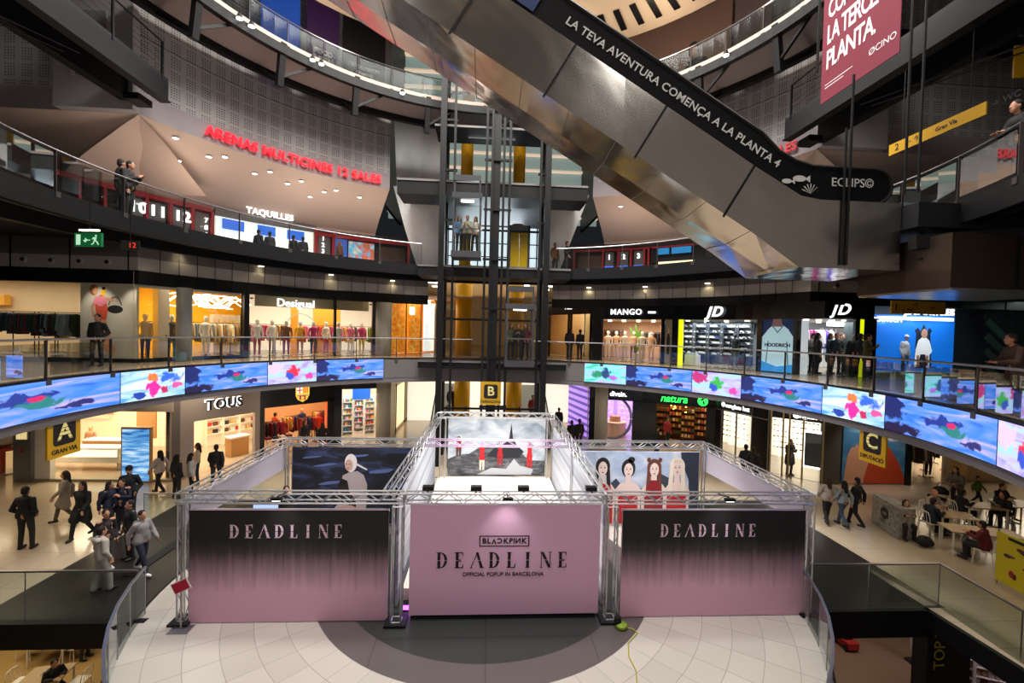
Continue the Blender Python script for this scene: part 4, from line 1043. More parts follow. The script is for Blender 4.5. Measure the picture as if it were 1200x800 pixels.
# --- stock: garments, racks, mannequins, shoes, products
def garment_mesh():
    mb = MB()
    out = [(-.10, 0), (-.27, -.07), (-.33, -.62), (-.25, -.63), (-.215, -.28), (-.22, -.78), (.22, -.78), (.215, -.28), (.25, -.63), (.33, -.62), (.27, -.07), (.10, 0), (.05, -.04), (-.05, -.04)]
    n = len(out); vs = [(x, -.045 if abs(x) < .26 else -.02, z) for x, z in out]+[(x, .045 if abs(x) < .26 else .02, z) for x, z in out]
    mb.add(vs, [tuple(range(n)), tuple(range(2*n-1, n-1, -1))]+[(i, (i+1) % n, (i+1) % n+n, i+n) for i in range(n)])
    return mb
gar_me = None
GP = {}
def garment_proto(col):
    if col in GP: return GP[col]
    m = mat('cloth_'+col, col, .85); o = garment_mesh().build('hanging_garment', m); me = o.data; D.objects.remove(o); GP[col] = me; return me
def garment(loc, rz, col, label, group):
    o = D.objects.new('hanging_garment', garment_proto(col)); COL.objects.link(o); o.location = loc; o.rotation_euler = (0, 0, rz); o.scale = (1, 1, random.uniform(.85, 1.15))
    return tag(o, label, 'garment', group)
def rack(c, rz, W, cols, lab, h=1.55, n=None, face=False, gh=None):
    """free-standing rail, garments hang across it"""
    t = thing('garment_rack', 'thin metal garment rail %s' % lab, 'clothes rack', None, tuple(c), rz)
    b = MB(); b.tube((-W/2, 0, h), (W/2, 0, h), .016); b.build('rail', 'black', t)
    for s_ in (-1, 1): MB().tube((s_*W/2, 0, 0), (s_*W/2, 0, h), .018).tube((s_*W/2, -.25, .02), (s_*W/2, .25, .02), .018).build('leg', 'black', t)
    n = n or int(W/.16); c = Vector(c)
    for i in range(n):
        x = -W/2+W*(i+.5)/n; p = c+Vector((math.cos(rz)*x, math.sin(rz)*x, h-.04))
        garment(tuple(p), rz+(PI/2 if not face else 0)+random.uniform(-.25, .25), random.choice(cols), 'garment hanging on the rail %s' % lab, 'garments on the rail %s' % lab)
def torso_mb(colz=None):
    return None
MQ = {}
def mannequin(c, rz, top, bot, label, group=None, body='efe9e2', h=1.78):
    t = thing('mannequin', label, 'mannequin', group, tuple(c), rz); k = h/1.78
    m0 = mat('mannequin_'+body, body, .4)
    mb = MB(); mb.lathe([(.03, 1.50*k), (.045, 1.56*k), (.075, 1.60*k), (.09, 1.68*k), (.075, 1.76*k), (.03, 1.79*k)], n=12); mb.build('head', m0, t, True)
    for s_ in (-1, 1):
        MB().tube((s_*.19, 0, 1.42*k), (s_*.25, .02, 1.12*k), .045, 8, .035).tube((s_*.25, .02, 1.12*k), (s_*.22, -.1, .86*k), .035, 8, .025).build('arm', mat('cloth_'+top, top, .85), t)
        MB().tube((s_*.09, 0, .9*k), (s_*.1, -.02, .5*k), .085, 8, .06).tube((s_*.1, -.02, .5*k), (s_*.1, .0, .06*k), .06, 8, .04).build('leg', mat('cloth_'+bot, bot, .85), t)
    mb = MB(); mb.lathe([(.15, .84*k), (.17, .92*k), (.135, 1.1*k), (.16, 1.3*k), (.2, 1.42*k), (.13, 1.48*k), (.05, 1.52*k)], n=12); o = mb.build('torso', mat('cloth_'+top, top, .85), t, True)
    for v in o.data.vertices: v.co.y *= .62
    MB().lathe([(.2, 0), (.2, .02)], n=14).build('base', 'steel', t); return t
def box_set(c, rz, W, rows, per, cols, kind, label, group, h0=.35, dh=.38, dims=(.12, .12, .2), depth=.3, unitlabel=None, unit='shelf_unit', um='white'):
    """a shelving unit with its stock: each product a thing"""
    H = h0+rows*dh
    t = thing(unit, unitlabel, 'shelf', None, tuple(c), rz)
    MB().bb((-W/2, depth/2, 0), (W/2, depth/2+.03, H)).build('back_panel', um, t)
    for s_ in (-1, 1): MB().bb((s_*W/2-.015, -depth/2, 0), (s_*W/2+.015, depth/2, H)).build('side_panel', um, t)
    c = Vector(c); protos = {}
    for r in range(rows):
        MB().bb((-W/2, -depth/2, h0+r*dh-.03), (W/2, depth/2, h0+r*dh)).build('shelf', um, t)
        for i in range(per):
            x = -W/2+W*(i+.5)/per; col = random.choice(cols)
            if col not in protos:
                a, b_, h_ = dims
                mb = MB()
                if kind == 'shoe':
                    mb.prism([(-.13, -.04), (-.05, -.045), (.07, -.045), (.13, -.03), (.14, 0), (.13, .03), (.07, .045), (-.05, .045), (-.13, .04)], 0, .05); mb.prism([(-.13, -.035), (-.02, -.035), (-.02, .035), (-.13, .035)], .05, .11); mb.add([(-.02, -.033, .05), (-.02, .033, .05), (.09, .03, .05), (.09, -.03, .05), (-.02, -.03, .10), (-.02, .03, .10)], [(0, 3, 4), (1, 5, 2), (4, 3, 2, 5)])
                elif kind == 'bottle': mb.lathe([(a/2, 0), (a/2, h_*.65), (a/4, h_*.75), (a/4, h_)], n=8)
                else: mb.box((0, 0, h_/2), (a, b_, h_)); mb.box((0, -b_*.02, h_*.52), (a*1.03, b_*1.03, h_*.28))
                o = mb.build(kind, mat('stock_'+col, col, .6)); protos[col] = o.data; D.objects.remove(o)
            o = D.objects.new(kind, protos[col]); COL.objects.link(o)
            o.location = c+Vector((math.cos(rz)*x+math.sin(rz)*.03, math.sin(rz)*x-math.cos(rz)*.03, h0+r*dh)); o.rotation_euler = (0, 0, rz+(random.choice((-.5, -.4, .2)) if kind == 'shoe' else 0))
            tag(o, label, {'shoe': 'shoe', 'bottle': 'bottle'}.get(kind, 'box'), group)
    return t
def table(c, rz, W, Dp, h, label, top='wood', leg='white', items=None, group=None):
    t = thing('display_table', label, 'table', None, tuple(c), rz)
    MB().bb((-W/2, -Dp/2, h-.05), (W/2, Dp/2, h)).build('table_top', top, t)
    for a in (-1, 1):
        for b in (-1, 1): MB().bb((a*(W/2-.06)-.025, b*(Dp/2-.06)-.025, 0), (a*(W/2-.06)+.025, b*(Dp/2-.06)+.025, h-.05)).build('leg', leg, t)
    if items:
        n = max(2, int(W/.35)); c = Vector(c)
        for i in range(n):
            x = -W/2+W*(i+.5)/n; o = MB()
            for k in range(3): o.box((0, 0, .02+.035*k), (.24, .3-.02*k, .03))
            o = o.build('folded_clothes', mat('cloth_'+items[i % len(items)], items[i % len(items)], .85)); o.location = c+Vector((math.cos(rz)*x, math.sin(rz)*x, h)); o.rotation_euler = (0, 0, rz)
            tag(o, 'folded clothes on the '+' '.join(label.split()[:12]), 'clothes', group or 'folded clothes: '+label)
    return t
def col_round(label, x, y, z0, z1, r, m, cat='column', name='round_column'):
    o = MB().lathe([(r, 0), (r, z1-z0)], n=24).build(name, m, None, True)
    for p in o.data.polygons: p.use_smooth = abs(p.normal.z) < .5
    o.location = (x, y, z0); return tag(o, label, cat)
greycol = mat('grey_column', '8f9190', .4)

H1 = 3.35-.05   # clear height first storey
# ---- first storey, left
r = Room('clothes_shop', 'cream clothes shop with denim rails at the far left of the first storey', (-26, YS), onY(94, YS), F1, 1.86, 5, 'warmwhite', mf1, 190, (1, .86, .66), .35, (6, 2), back=mat('peach_wall', 'f3d9b4', .7))
W = r.w
for k, (px_, cols) in enumerate(((16, ['3c4a5c', '2c3a4e', '4c5a70']), (40, ['6b2a28', '33424f', 'a03030', '2d4a48']), (70, ['9db4cc', 'b8c8d8', '4a5a3a', '3a3a3e']))):
    x_ = aty(px_, 390, YS+1.1).x; rack((x_, YS+1.1, F1+.02), 0, 1.5, cols, ('at the left edge window', 'in the middle of the denim window', 'nearest the flower-dress poster')[k], 1.75, 11)
r.box('light_box', mat('gold_box', 'd99a35', .5, emit=.3), W-4.6, W-2.2, 4.6, 4.9, 2.1, 2.55)
for s_ in (-1, 1): pass
rack((aty(86, 390, YS+2.4).x, YS+2.4, F1+.02), 0, 1.2, ['d8b83a', '8c6a50', '5a4040', 'caa27a'], 'far inside the denim shop', 1.6, 7)
b = MB(); b.bb((-26, YS-.06, F1), (onY(152, YS)[0]+.2, YS+.05, F1+.14)); struct('trim_23', b, 'black')
# poster wall
x0, x1 = onY(94, YS)[0], CX-XS-.03
t = wthing('fashion_poster', 'tall pale poster wall with a woman in a flower dress, parrot and handbag', 'poster', None, (x0, YS, F1+.15))
MB().bb((x0, YS, F1+.14), (x1, YS+.12, 1.40)).build('printed_sheet', mat('poster_cream', 'cfc7b2', .7), t)
f = frame((x0, YS, F1+.14), (1, 0, 0)); PW = x1-x0
def pm(n_, c_): return mat('poster_'+n_, c_, .7)
g = lambda px_, py_: ((px_-94)/59*PW, (415-py_)/85*2.75)
def gp(pts): return [g(a, b_) for a, b_ in pts]
MB().poly(f, gp([(113, 368), (120, 368), (124, 385), (131, 405), (128, 414), (120, 408), (116, 388)])).build('printed_leg', pm('skin', 'd99873'), t)
MB().poly(f, gp([(109, 348), (116, 344), (121, 348), (123, 362), (121, 372), (113, 372), (110, 362)]), .004, .003).build('printed_dress', pm('dress', 'e0583f'), t)
for q in range(5): a_ = q*1.257; MB().poly(f, [(x_, y_) for x_, y_ in ell(*g(115+3.6*math.sin(a_), 351+3.2*math.cos(a_)), .13, .09, 12)], .003, .008+.001*q).build('printed_petal', pm('petal', 'f48ea0'), t)
MB().poly(f, ell(*g(108, 339), .15, .2, 16)).build('printed_hair', pm('hair', 'a5673f'), t); MB().poly(f, ell(*g(110, 340), .09, .13, 14), .004, .005).build('printed_face', pm('skin', 'd99873'), t)
MB().poly(f, gp([(109, 349), (105, 358), (107, 369), (109, 368), (108, 359), (111, 352)]), .003, .006).build('printed_arm', pm('skin', 'd99873'), t)
MB().poly(f, gp([(120, 350), (127, 352), (130, 350), (126, 348), (121, 347)]), .003, .006).build('printed_arm', pm('skin', 'd99873'), t)
MB().poly(f, gp([(116, 345), (116, 339), (119, 336), (121, 340), (120, 346)]), .003, .004).build('printed_parrot', pm('parrot', 'f0b820'), t); MB().poly(f, ell(*g(118.5, 337), .06, .06, 10), .003, .008).build('printed_parrot', 'blackprint', t)
MB().poly(f, ell(*g(130.5, 360), .27, .15, 18)).build('printed_bag', 'blackprint', t)
hb = MB(); P_ = ell(*g(130.5, 358), .22, .38, 14, .2, PI-.2); 
for a_, b_ in zip(P_, P_[1:]): hb.beam(f[0]+f[1]*a_[0]+f[2]*a_[1]+f[3]*.006, f[0]+f[1]*b_[0]+f[2]*b_[1]+f[3]*.006, .03, .004, up=(0, 1, 0))
hb.build('printed_bag_strap', 'blackprint', t)
# yellow shop
r = Room('clothes_shop', 'yellow-walled clothes shop left, between the poster wall and the black post', on(158), on(283), F1, 1.86, 5, 'shopyellow', mf1, 170, (1, .86, .6), .3, (4, 2), ceilm='mall_ceiling')
W = r.w
r.box('header', 'warmwhite', 0, W, .1, .25, 2.75, 3.3)
r.box('column', 'warmwhite', W*.16, W*.26, .9, 1.3, 0, 3.2)
b = MB(); 
for k in range(9): 
    a0_ = random.uniform(.35, .9)*W; b.path([r.P(a0_+.5*math.cos(tt)*(1+.2*k % 2), .9+.06*k, 2.45+.28*math.sin(tt*(1+k % 3)+k)) for tt in [q*.45 for q in range(12)]], .018, 5)
b.build('neon_tube', mat('neon_white', 'fff8e8', .5, emit=5), r.t)
for a_, lab, top in ((.08, 'by the poster wall', 'cdbfa4'), (.30, 'left of the grey column', '5a4638'), (.62, 'right of the grey column', 'f4f4f0')): mannequin(r.P(W*a_, 1.0, .02), r.rz, top, '3d5a86' if a_ < .6 else 'f2efe8', 'mannequin in the yellow shop window %s' % lab)
for k, a_ in enumerate((.22, .5, .74, .9)): rack(r.P(W*a_, 2.2+.3*(k % 2), .02), r.rz, 1.2, ['8d7a62', 'b8a68a', '4c4a4c', 'e4ddd0', '5a6a7a', 'a89070'], 'in the yellow shop, rail %s' % ('one from the left', 'two from the left', 'three from the left', 'at the right end')[k], 1.5, 8)
for k in range(2): box_set(r.P(W*(.82-.0*k), 4.5, .02), r.rz, 1.4, 3, 5, ['f2d9a0', 'e07a20', 'ffffff'], 'bag', 'small bag on the shelf of the yellow shop', 'bags on the yellow shop shelf', .6, .45, unitlabel='wall shelf with bags at the back of the yellow shop') if k == 0 else None
for a_, b_ in ((0, .1),): pass
p = pol(13.3, ang(on(210)), F1); col_round('round grey column in front of the yellow clothes shop', p.x, p.y, F1, 1.36, .27, greycol)
struct('trim_24', MB().arc(13.5, 13.75, F1, F1+.14, ang(on(158)), ang(on(285))), 'black')
p = pol(13.6, ang(on(287)), 0); struct('trim_25', MB().box((p.x, p.y, .0), (.22, .3, 2.95), rz=-math.radians(ang(on(287)))), 'black')
# Desigual
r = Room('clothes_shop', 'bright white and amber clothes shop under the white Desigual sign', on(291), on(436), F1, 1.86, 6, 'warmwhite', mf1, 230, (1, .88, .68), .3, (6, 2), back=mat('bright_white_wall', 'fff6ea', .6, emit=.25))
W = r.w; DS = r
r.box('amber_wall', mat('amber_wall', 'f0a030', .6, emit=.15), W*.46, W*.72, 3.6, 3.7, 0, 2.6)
r.box('amber_wall', mat('amber_wall', 'f0a030'), W*.30, W*.36, 2.4, 2.5, 0, 2.8)
b = MB()
for q in range(26):
    b.box(r.P(W*(.02+.96*q/25), .9+.2*math.sin(q), 2.72+.04*math.sin(q*2.1)), (.12, .06, .07), rz=q)
b.build('spot_track', 'black', r.t)
r.box('header', mat('sand_header', 'b3a27f', .7), W*.03, W*.97, .5, .58, 2.36, 2.95)
arctext('Desigual', .52, 13.42, ang(on(344)), 1.04, 'whitelet', r.t, 'sign_lettering', .003)
cols = ['c8342c', 'e8b23a', 'd0447a', 'f2e6d4', '3a3440', 'e07a9a', '7a8a3a', 'f4efe8', '8c5a40']
for k in range(9):
    mannequin(r.P(W*(.06+.105*k), .9+.5*(k % 2), .02), r.rz+random.uniform(-.4, .4), random.choice(cols), random.choice(['e9c04a', 'c85a6a', 'efe4d2', '4a3a44', 'd88a40']), 'dressed mannequin in the window of the Desigual-signed shop', 'mannequins in the Desigual-signed window', h=1.7)
for k in range(6): rack(r.P(W*(.1+.16*k), 3.0, .02), r.rz, 1.2, cols, 'at the back of the Desigual-signed shop, rail %s' % ('far left', 'second', 'third', 'fourth', 'fifth', 'far right')[k], 1.5, 9)
MB().path([r.P(W*.38+.9*math.cos(q*.2), 1.2, .6+1.5*math.sin(q*.2)) for q in range(0, 17)], .02, 6).build('display_hoop', 'alu', r.t)
for a_, px_ in ((0, 392),): p = pol(13.6, ang(on(px_)), 0); struct('trim_25', MB().box((p.x, p.y, 0), (.1, .2, 2.95), rz=-math.radians(ang(on(px_)))), 'black')
p = pol(13.5, ang(on(449)), F1); col_round('round pale column at the end of the Desigual-signed shop', p.x, p.y, F1, 1.36, .42, mat('pale_column', 'b9b4a8', .5))
# orange shop along the corridor
pA, pB = pol(13.75, ang(on(456))), pol(13.75, ang(on(500))); pB = Vector((pB.x+.15, pB.y+3.2, 0))
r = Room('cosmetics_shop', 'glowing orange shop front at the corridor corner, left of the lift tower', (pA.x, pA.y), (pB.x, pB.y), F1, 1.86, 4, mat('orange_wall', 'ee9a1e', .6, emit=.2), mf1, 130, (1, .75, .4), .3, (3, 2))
W = r.w
def ograph():
    g = NT('orange_print', .6); v, x, y, z = g.obj(); c = g.ramp(g.noise(2.2, 4, v, 1.5), [(.3, 'f7c860'), (.5, 'ef8d1c'), (.7, 'd9601a')]); g.color(c); g.link(c, g.b.inputs['Emission Color']); g.b.inputs['Emission Strength'].default_value = .6; return g.m
og = ograph()
r.box('backlit_print', og, W*.05, W*.3, .6, .7, .1, 3.1); r.box('backlit_print', og, W*.38, W*.62, .6, .7, .1, 3.1)
r.box('backlit_print', mat('white_backlit', 'f4fbff', .5, emit=1.0), W*.72, W*.98, .5, .6, .1, 3.1)
for q in (.02, .34, .66, .99): r.box('door_frame', 'steel', W*q-.03, W*q+.03, -.03, .05, 0, 3.1)
r.box('sign_plate', 'whitelet', W*.40, W*.50, -.05, .0, 2.3, 2.75)

# ---- first storey, right
pA, pB = pol(13.75, ang(on(652))), pol(13.6, ang(on(692))); pA = Vector((pA.x-.1, pA.y+2.6, 0))
r = Room('clothes_shop', 'dim beige shop with slanted dark sign band, just right of the lift tower', (pA.x, pA.y), (pB.x, pB.y), F1, 1.86, 4, mat('sand_wall', 'dcb98a', .7), mf1, 70, (1, .8, .55), .3, (3, 2))
W = r.w; r.box('sign_band', 'dark', 0, W, -.1, .1, 2.55, 3.35); text('M&S+', .36, r.fr(W*.55, -.1, 2.95), 'whitelet', r.t, 'sign_lettering')
for q in (.0, .48, .54, .98): r.box('door_frame', 'black', W*q, W*q+.09, -.03, .08, 0, 2.6)
def signband(px0, px1, z0=1.0, z1=1.38, m='blackgloss', r_=13.5): 
    return struct('trim_26', MB().arc(r_, 13.8, z0, z1+.1, ang(on(px0)), ang(on(px1))), m)
signband(692, 967, .78, 1.36)
r = Room('clothes_shop', 'pinkish menswear shop under the white MANGO sign', on(706), on(774), F1, .80, 5, mat('rose_wall', 'e8c4aa', .7), mf1, 120, (1, .84, .7), .05, (4, 2))
W = r.w; arctext('MANGO', .42, 13.42, ang(on(734)), 1.15, 'whitelet', r.t, 'sign_lettering', .002, spacing=1.12); arctext('MAN', .17, 13.42, ang(on(764.5)), 1.13, 'whitelet', r.t, 'sign_lettering', .0, spacing=1.1)
for k in range(6): mannequin(r.P(W*(.1+.15*k), 1.2+.5*(k % 2), .02), r.rz, random.choice(['f0e8de', 'caa484', 'e2d2c0', '3a3a42']), random.choice(['d8c4b0', '6a5a50', 'efe6da']), 'pale dressed mannequin in the window of the MANGO-signed shop', 'mannequins in the MANGO-signed window', h=1.6)
t = thing('potted_palm', 'tall plant with big green leaves inside the MANGO-signed shop', 'plant', None, tuple(r.P(W*.62, 1.8, .02)))
MB().lathe([(.2, 0), (.26, .4)], n=14).build('pot', 'white', t)
for k, (dx, dz, wv) in enumerate(((-.55, 1.9, .16), (.2, 1.75, .13), (.5, 1.5, .12), (-.15, 2.05, .1), (-.35, 1.3, .12))):
    mb = MB(); n = 7; vs = []
    for i in range(n+1):
        s__ = i/n; w_ = wv*math.sin(PI*min(1, s__*1.05))+.01; x = dx*s__**1.4; z = .4+(dz-.4)*(1-(1-s__)**1.5); vs += [(x-w_*.8, 0, z+w_*.2), (x+w_*.8, .03, z-w_*.2)]
    mb.add(vs, [(2*i, 2*i+1, 2*i+3, 2*i+2) for i in range(n)]); mb.build('leaf', mat('leaf_green', '5f9a2a', .5), t)
rack(r.P(W*.2, 3.5, .02), r.rz, 1.2, ['3a2a2a', '20242c', '6a4a3a'], 'at the back left of the MANGO-signed shop', 1.7, 7); rack(r.P(W*.85, 3.2, .02), r.rz, 1.0, ['e8e0d8', '2a2a2e'], 'at the back right of the MANGO-signed shop', 1.6, 6)
for a0_, a1_ in ((694, 705), (775, 779), (788, 795), (888, 894), (931, 935)): struct('trim_27', MB().arc(13.5, 13.8, F1, .8, ang(on(a0_)), ang(on(a1_))), 'blackgloss')
# narrow street poster
t = wthing('fashion_poster', 'narrow dim poster of a standing figure between the MANGO and JD fronts', 'poster', None, tuple(pol(13.6, ang(on(783.5)), F1)))
fa, fb = Vector((*on(779.5), F1)), Vector((*on(787.5), F1)); f = frame(fa, fb-fa); PW = (fb-fa).length
MB().poly(f, [(0, 0), (PW, 0), (PW, 2.3), (0, 2.3)], .04).build('printed_sheet', mat('sand_print', '8d8468', .7), t)
MB().poly(f, [(PW*.3, .5), (PW*.7, .5), (PW*.75, 1.3), (PW*.6, 1.55), (PW*.4, 1.55), (PW*.25, 1.3)], .004, .042).build('printed_coat', 'blackprint', t); MB().poly(f, ell(PW*.5, 1.7, PW*.12, .14), .004, .042).build('printed_head', pm('skin', 'd99873'), t)
# JD
r = Room('sports_shop', 'sports shop with a wall of trainers under the first JD sign', on(795), on(888), F1, .80, 5, mat('cool_grey_wall', 'aeb4bc', .6), mf1, 170, (.9, .95, 1), .05, (4, 2), ceilm='mall_ceiling')
W = r.w; arctext('JD', .66, 13.42, ang(on(838.5)), 1.12, 'whitelet', r.t, 'sign_lettering', .012, shear=.3, spacing=1.18)
r.box('yellow_pillar', mat('lit_yellow', 'e6f000', .5, emit=1.0), .0, .2, -.02, .1, 0, 2.3)
for k in range(5):
    box_set(r.P(W*(.14+.18*k), 2.6+.5*(k % 2), .02), r.rz, W*.165, 6, 5, ['f4f4f6', '1c1c20', 'd8dce2', '3a4a7a', 'c8c8cc', 'f8f8f8'], 'shoe', 'trainer on the shoe wall of the JD-signed sports shop', 'trainers on the JD shoe wall', .5, .29, unitlabel='tall shoe shelf in the sports shop, %s' % ('far left', 'second from left', 'middle', 'second from right', 'far right')[k], um=mat('shelf_grey', '55595f', .5))
b = MB()
for k in range(14): b.box(r.P(W*(k+.5)/14, 4.9, 2.0), (.05, .03, .75), rz=r.rz)
b.build('wall_batten', 'black', r.t)
mannequin(r.P(W*.74, 1.3, .02), r.rz, '22242a', '2c2e34', 'black-clad mannequin in the JD-signed shop window', body='2a2a2e', h=1.6)
t = thing('shopping_bag_stand', 'low white bin of goods in the sports shop window', 'bin', None, tuple(r.P(W*.2, .8, .02)), r.rz); MB().prism([(-.3, -.2), (.3, -.2), (.34, .2), (-.34, .2)], 0, .5).build('bin_body', 'white', t); MB().box((0, 0, .54), (.5, .3, .1)).build('goods', mat('grey_goods', 'b9bcc4', .7), t)
# chest poster
fa, fb = Vector((*on(894), F1+.05)), Vector((*on(931), F1+.05)); f = frame(fa-Vector((0, 0, 0)), fb-fa); PW = (fb-fa).length
t = wthing('sportswear_poster', 'big backlit poster of a chest in a pale blue hooded top lettered HOODRICH', 'poster', None, tuple(fa))
MB().poly(f, [(0, 0), (PW, 0), (PW, 2.25), (0, 2.25)], .06).build('printed_sheet', mat('poster_navy', '16305a', .5, emit=.25), t)
MB().poly(f, [(0, .2), (PW, .2), (PW, 1.45), (PW*.82, 1.8), (PW*.64, 1.98), (PW*.36, 1.98), (PW*.2, 1.8), (0, 1.45)], .004, .062).build('printed_top', mat('poster_iceblue', 'b4d8e6', .5, emit=.45), t)
MB().poly(f, [(PW*.13, .3), (PW*.17, .3), (PW*.22, 1.3), (PW*.19, 1.3)], .003, .067).poly(f, [(PW*.83, .3), (PW*.87, .3), (PW*.81, 1.3), (PW*.78, 1.3)], .003, .067).poly(f, [(PW*.3, 1.95), (PW*.5, 1.62), (PW*.7, 1.95), (PW*.66, 1.95), (PW*.5, 1.7), (PW*.34, 1.95)], .003, .067).build('printed_seam', mat('poster_seam', '5c8aa0', .5, emit=.2), t)
MB().poly(f, [(PW*.3, 1.9), (PW*.66, 1.9), (PW*.6, 2.25), (PW*.36, 2.25)], .004, .066).build('printed_neck', mat('poster_tan', '8a6a68', .5, emit=.2), t)
MB().poly(f, [(0, 0), (PW, 0), (PW, .35), (PW*.5, .22), (0, .42)], .004, .07).build('printed_water', mat('poster_cyan', '2c8ad0', .5, emit=.6), t)
text('HOODRICH', .2, (f[0], f[1], f[2], f[3]), 'blackprint', t, 'printed_lettering', .003, .008, .072, a=PW*.5, b=1.12)
# JD 2
r = Room('sports_shop', 'crowded sports shop under the second JD sign on the right', on(936), (onY(1020, YS)[0]-.3, YS), F1, .85, 6, mat('white_wall_cool', 'd5dbe2', .6), mf1, 190, (.92, .96, 1), .05, (5, 2), glass_=False, ceilm='mall_ceiling')
W = r.w; signp = r.fr(W*.60, -.14, 2.72)
r.box('sign_band', 'blackgloss', 0, W+.3, -.12, .05, 2.35, 3.0); text('JD', .62, (r.P(W*.60, -.12, 2.66), r.u, Vector((0, 0, 1)), -r.i), 'whitelet', r.t, 'sign_lettering', .02, .012, .01, 1.18, .3)
r.box('yellow_pillar', _m['lit_yellow'], W*.93, W*.99, -.05, .1, 0, 2.3); r.box('dark_pillar', 'blackgloss', W*.86, W*.93, -.05, .1, 0, 2.35); r.box('dark_pillar', 'blackgloss', W*.99, W+.45, -.05, .1, 0, 2.35)
r.box('white_panel', mat('lit_white_panel', 'dfeaf2', .5, emit=.5), W*.02, W*.18, .15, .25, 0, 2.2)
r.box('light_box', 'whitelet', W*.42, W*.8, 1.5, 1.6, 2.05, 2.25)
for k in range(3): box_set(r.P(W*(.42+.2*k), 5.2, .02), r.rz, W*.18, 4, 4, ['f4f4f6', 'd85a9a', '2a3a8a', '9ad0e0'], 'shoe', 'trainer on the back wall of the crowded sports shop', 'trainers on the crowded shop wall', .7, .33, unitlabel='shoe shelf at the back of the crowded sports shop, %s' % ('left', 'middle', 'right')[k])
rack(r.P(W*.25, 2.2, .02), r.rz, 1.3, ['e870b0', 'f2f2f4', '7a5ad0', 'c03a8a'], 'inside the crowded sports shop entrance', 1.9, 8)
# blue photo booth
x0, x1 = onY(1037, YS)[0], onY(1134, YS)[0]
t = wthing('throne_backdrop', 'bright blue backdrop of a man in white seated on a dark throne, HOODRICH lettering', 'poster', None, (x0, YS+.6, F1)); f = frame((x0, YS+.6, F1), (1, 0, 0)); PW = x1-x0
bl = mat('vivid_blue_print', '0f6fd8', .5, emit=.55)
MB().poly(f, [(0, 0), (PW, 0), (PW, 2.55), (0, 2.55)], .05).build('printed_sheet', bl, t)
text('HOODRICH', .30, f, 'whitelet', t, 'printed_lettering', .003, .008, .06, a=PW*.115, b=2.35)
g = lambda px_, py_: ((px_-1037)/97*PW, (434-py_)/56*2.3)
dk = mat('throne_print', '1c2440', .6)
MB().poly(f, gp([(1087, 425), (1088, 390), (1086, 387), (1090, 384), (1093, 388), (1097, 380), (1101, 388), (1104, 384), (1107, 387), (1105, 390), (1108, 425)]), .004, .052).build('printed_throne', dk, t)
MB().poly(f, gp([(1088, 407), (1091, 397), (1095, 394), (1100, 394), (1104, 397), (1108, 408), (1105, 411), (1105, 425), (1102, 424), (1100, 411), (1094, 411), (1091, 424), (1087, 424)]), .004, .058).build('printed_man', mat('fig_white_sport', 'eef4fa', .6, emit=.35), t)
MB().poly(f, ell(*g(1097.5, 390), .14, .2, 16), .004, .064).build('printed_head', pm('skin2', 'c99a80'), t)
for lx_ in (1089.5, 1100.5): MB().poly(f, gp([(lx_, 424), (lx_+4, 424), (lx_+3, 412), (lx_, 412)]), .004, .062).build('printed_leg', pm('skin2', 'c99a80'), t)
MB().bb((x0, YS+.2, F1), (x1, YS+.6, F1+.22)).build('podium', mat('podium_green', '9fb8a0', .5), t)
text('JDSPORTS.ES', .36, frame((x0, YS+.35, 1.15), (1, 0, 0)), 'whitelet', t, 'sign_lettering', .02, .01, .01, 1.08, a=PW*.62, b=.05)
MB().bb((x0+.2, YS+.4, .86), (x0+1.7, YS+.6, .98)).bb((x1-2.0, YS+.4, .86), (x1-.2, YS+.6, .98)).build('light_box', 'whitelet', t); area('booth_front_lamp', ((x0+x1)/2, YS-.2, 1.2), 2.5, 35, (.9, .96, 1), (math.radians(25), 0, 0), .4)
struct('wall_right_first', MB().bb((x0-.6, YS+1.2, F1), (34, YS+1.4, 1.9)), mat('dim_green_wall', '3b4544', .6))
# far right: escalator behind green glass
t = wthing('escalator', 'small escalator seen behind green glass at the right of the first storey', 'escalator', None, (onY(1165, YS)[0], YS+.7, F1))
xa, xb = onY(1148, YS+.6)[0], onY(1190, YS+.6)[0]
MB().add([(xa, YS+.5, 1.2), (xa+.5, YS+.5, 1.4), (xb+.6, YS+.5, -1.2), (xb, YS+.5, -1.4), (xa, YS+1.1, 1.2), (xa+.5, YS+1.1, 1.4), (xb+.6, YS+1.1, -1.2), (xb, YS+1.1, -1.4)], [(0, 1, 2, 3), (7, 6, 5, 4), (0, 4, 5, 1), (1, 5, 6, 2), (2, 6, 7, 3), (3, 7, 4, 0)]).build('truss_body', 'dark', t)
for k in range(4): a_ = k*.62; MB().beam((xa+a_*.0+.15, YS+.45, .9-a_), (xa+.95, YS+.45, .25-a_), .26, .04, up=(0, 1, 0)).build('steel_panel', mat('pale_green_steel', 'a9b8b4', .4, .3), t)
b = MB(); b.beam((xa+.4, YS+.44, 1.5), (xb+.7, YS+.44, -.2), .04).beam((xa+.9, YS+.44, 1.5), (xb+.7, YS+.44, .3), .04); b.build('handrail', 'steel', t)
MB().bb((xa-.5, YS, F1), (34, YS+.04, 1.3)).build('glass_panel', 'glassgreen', t)
area('right_corner_lamp', (xa+1.5, YS-.6, 1.7), 1.5, 30, (.8, 1, .95))
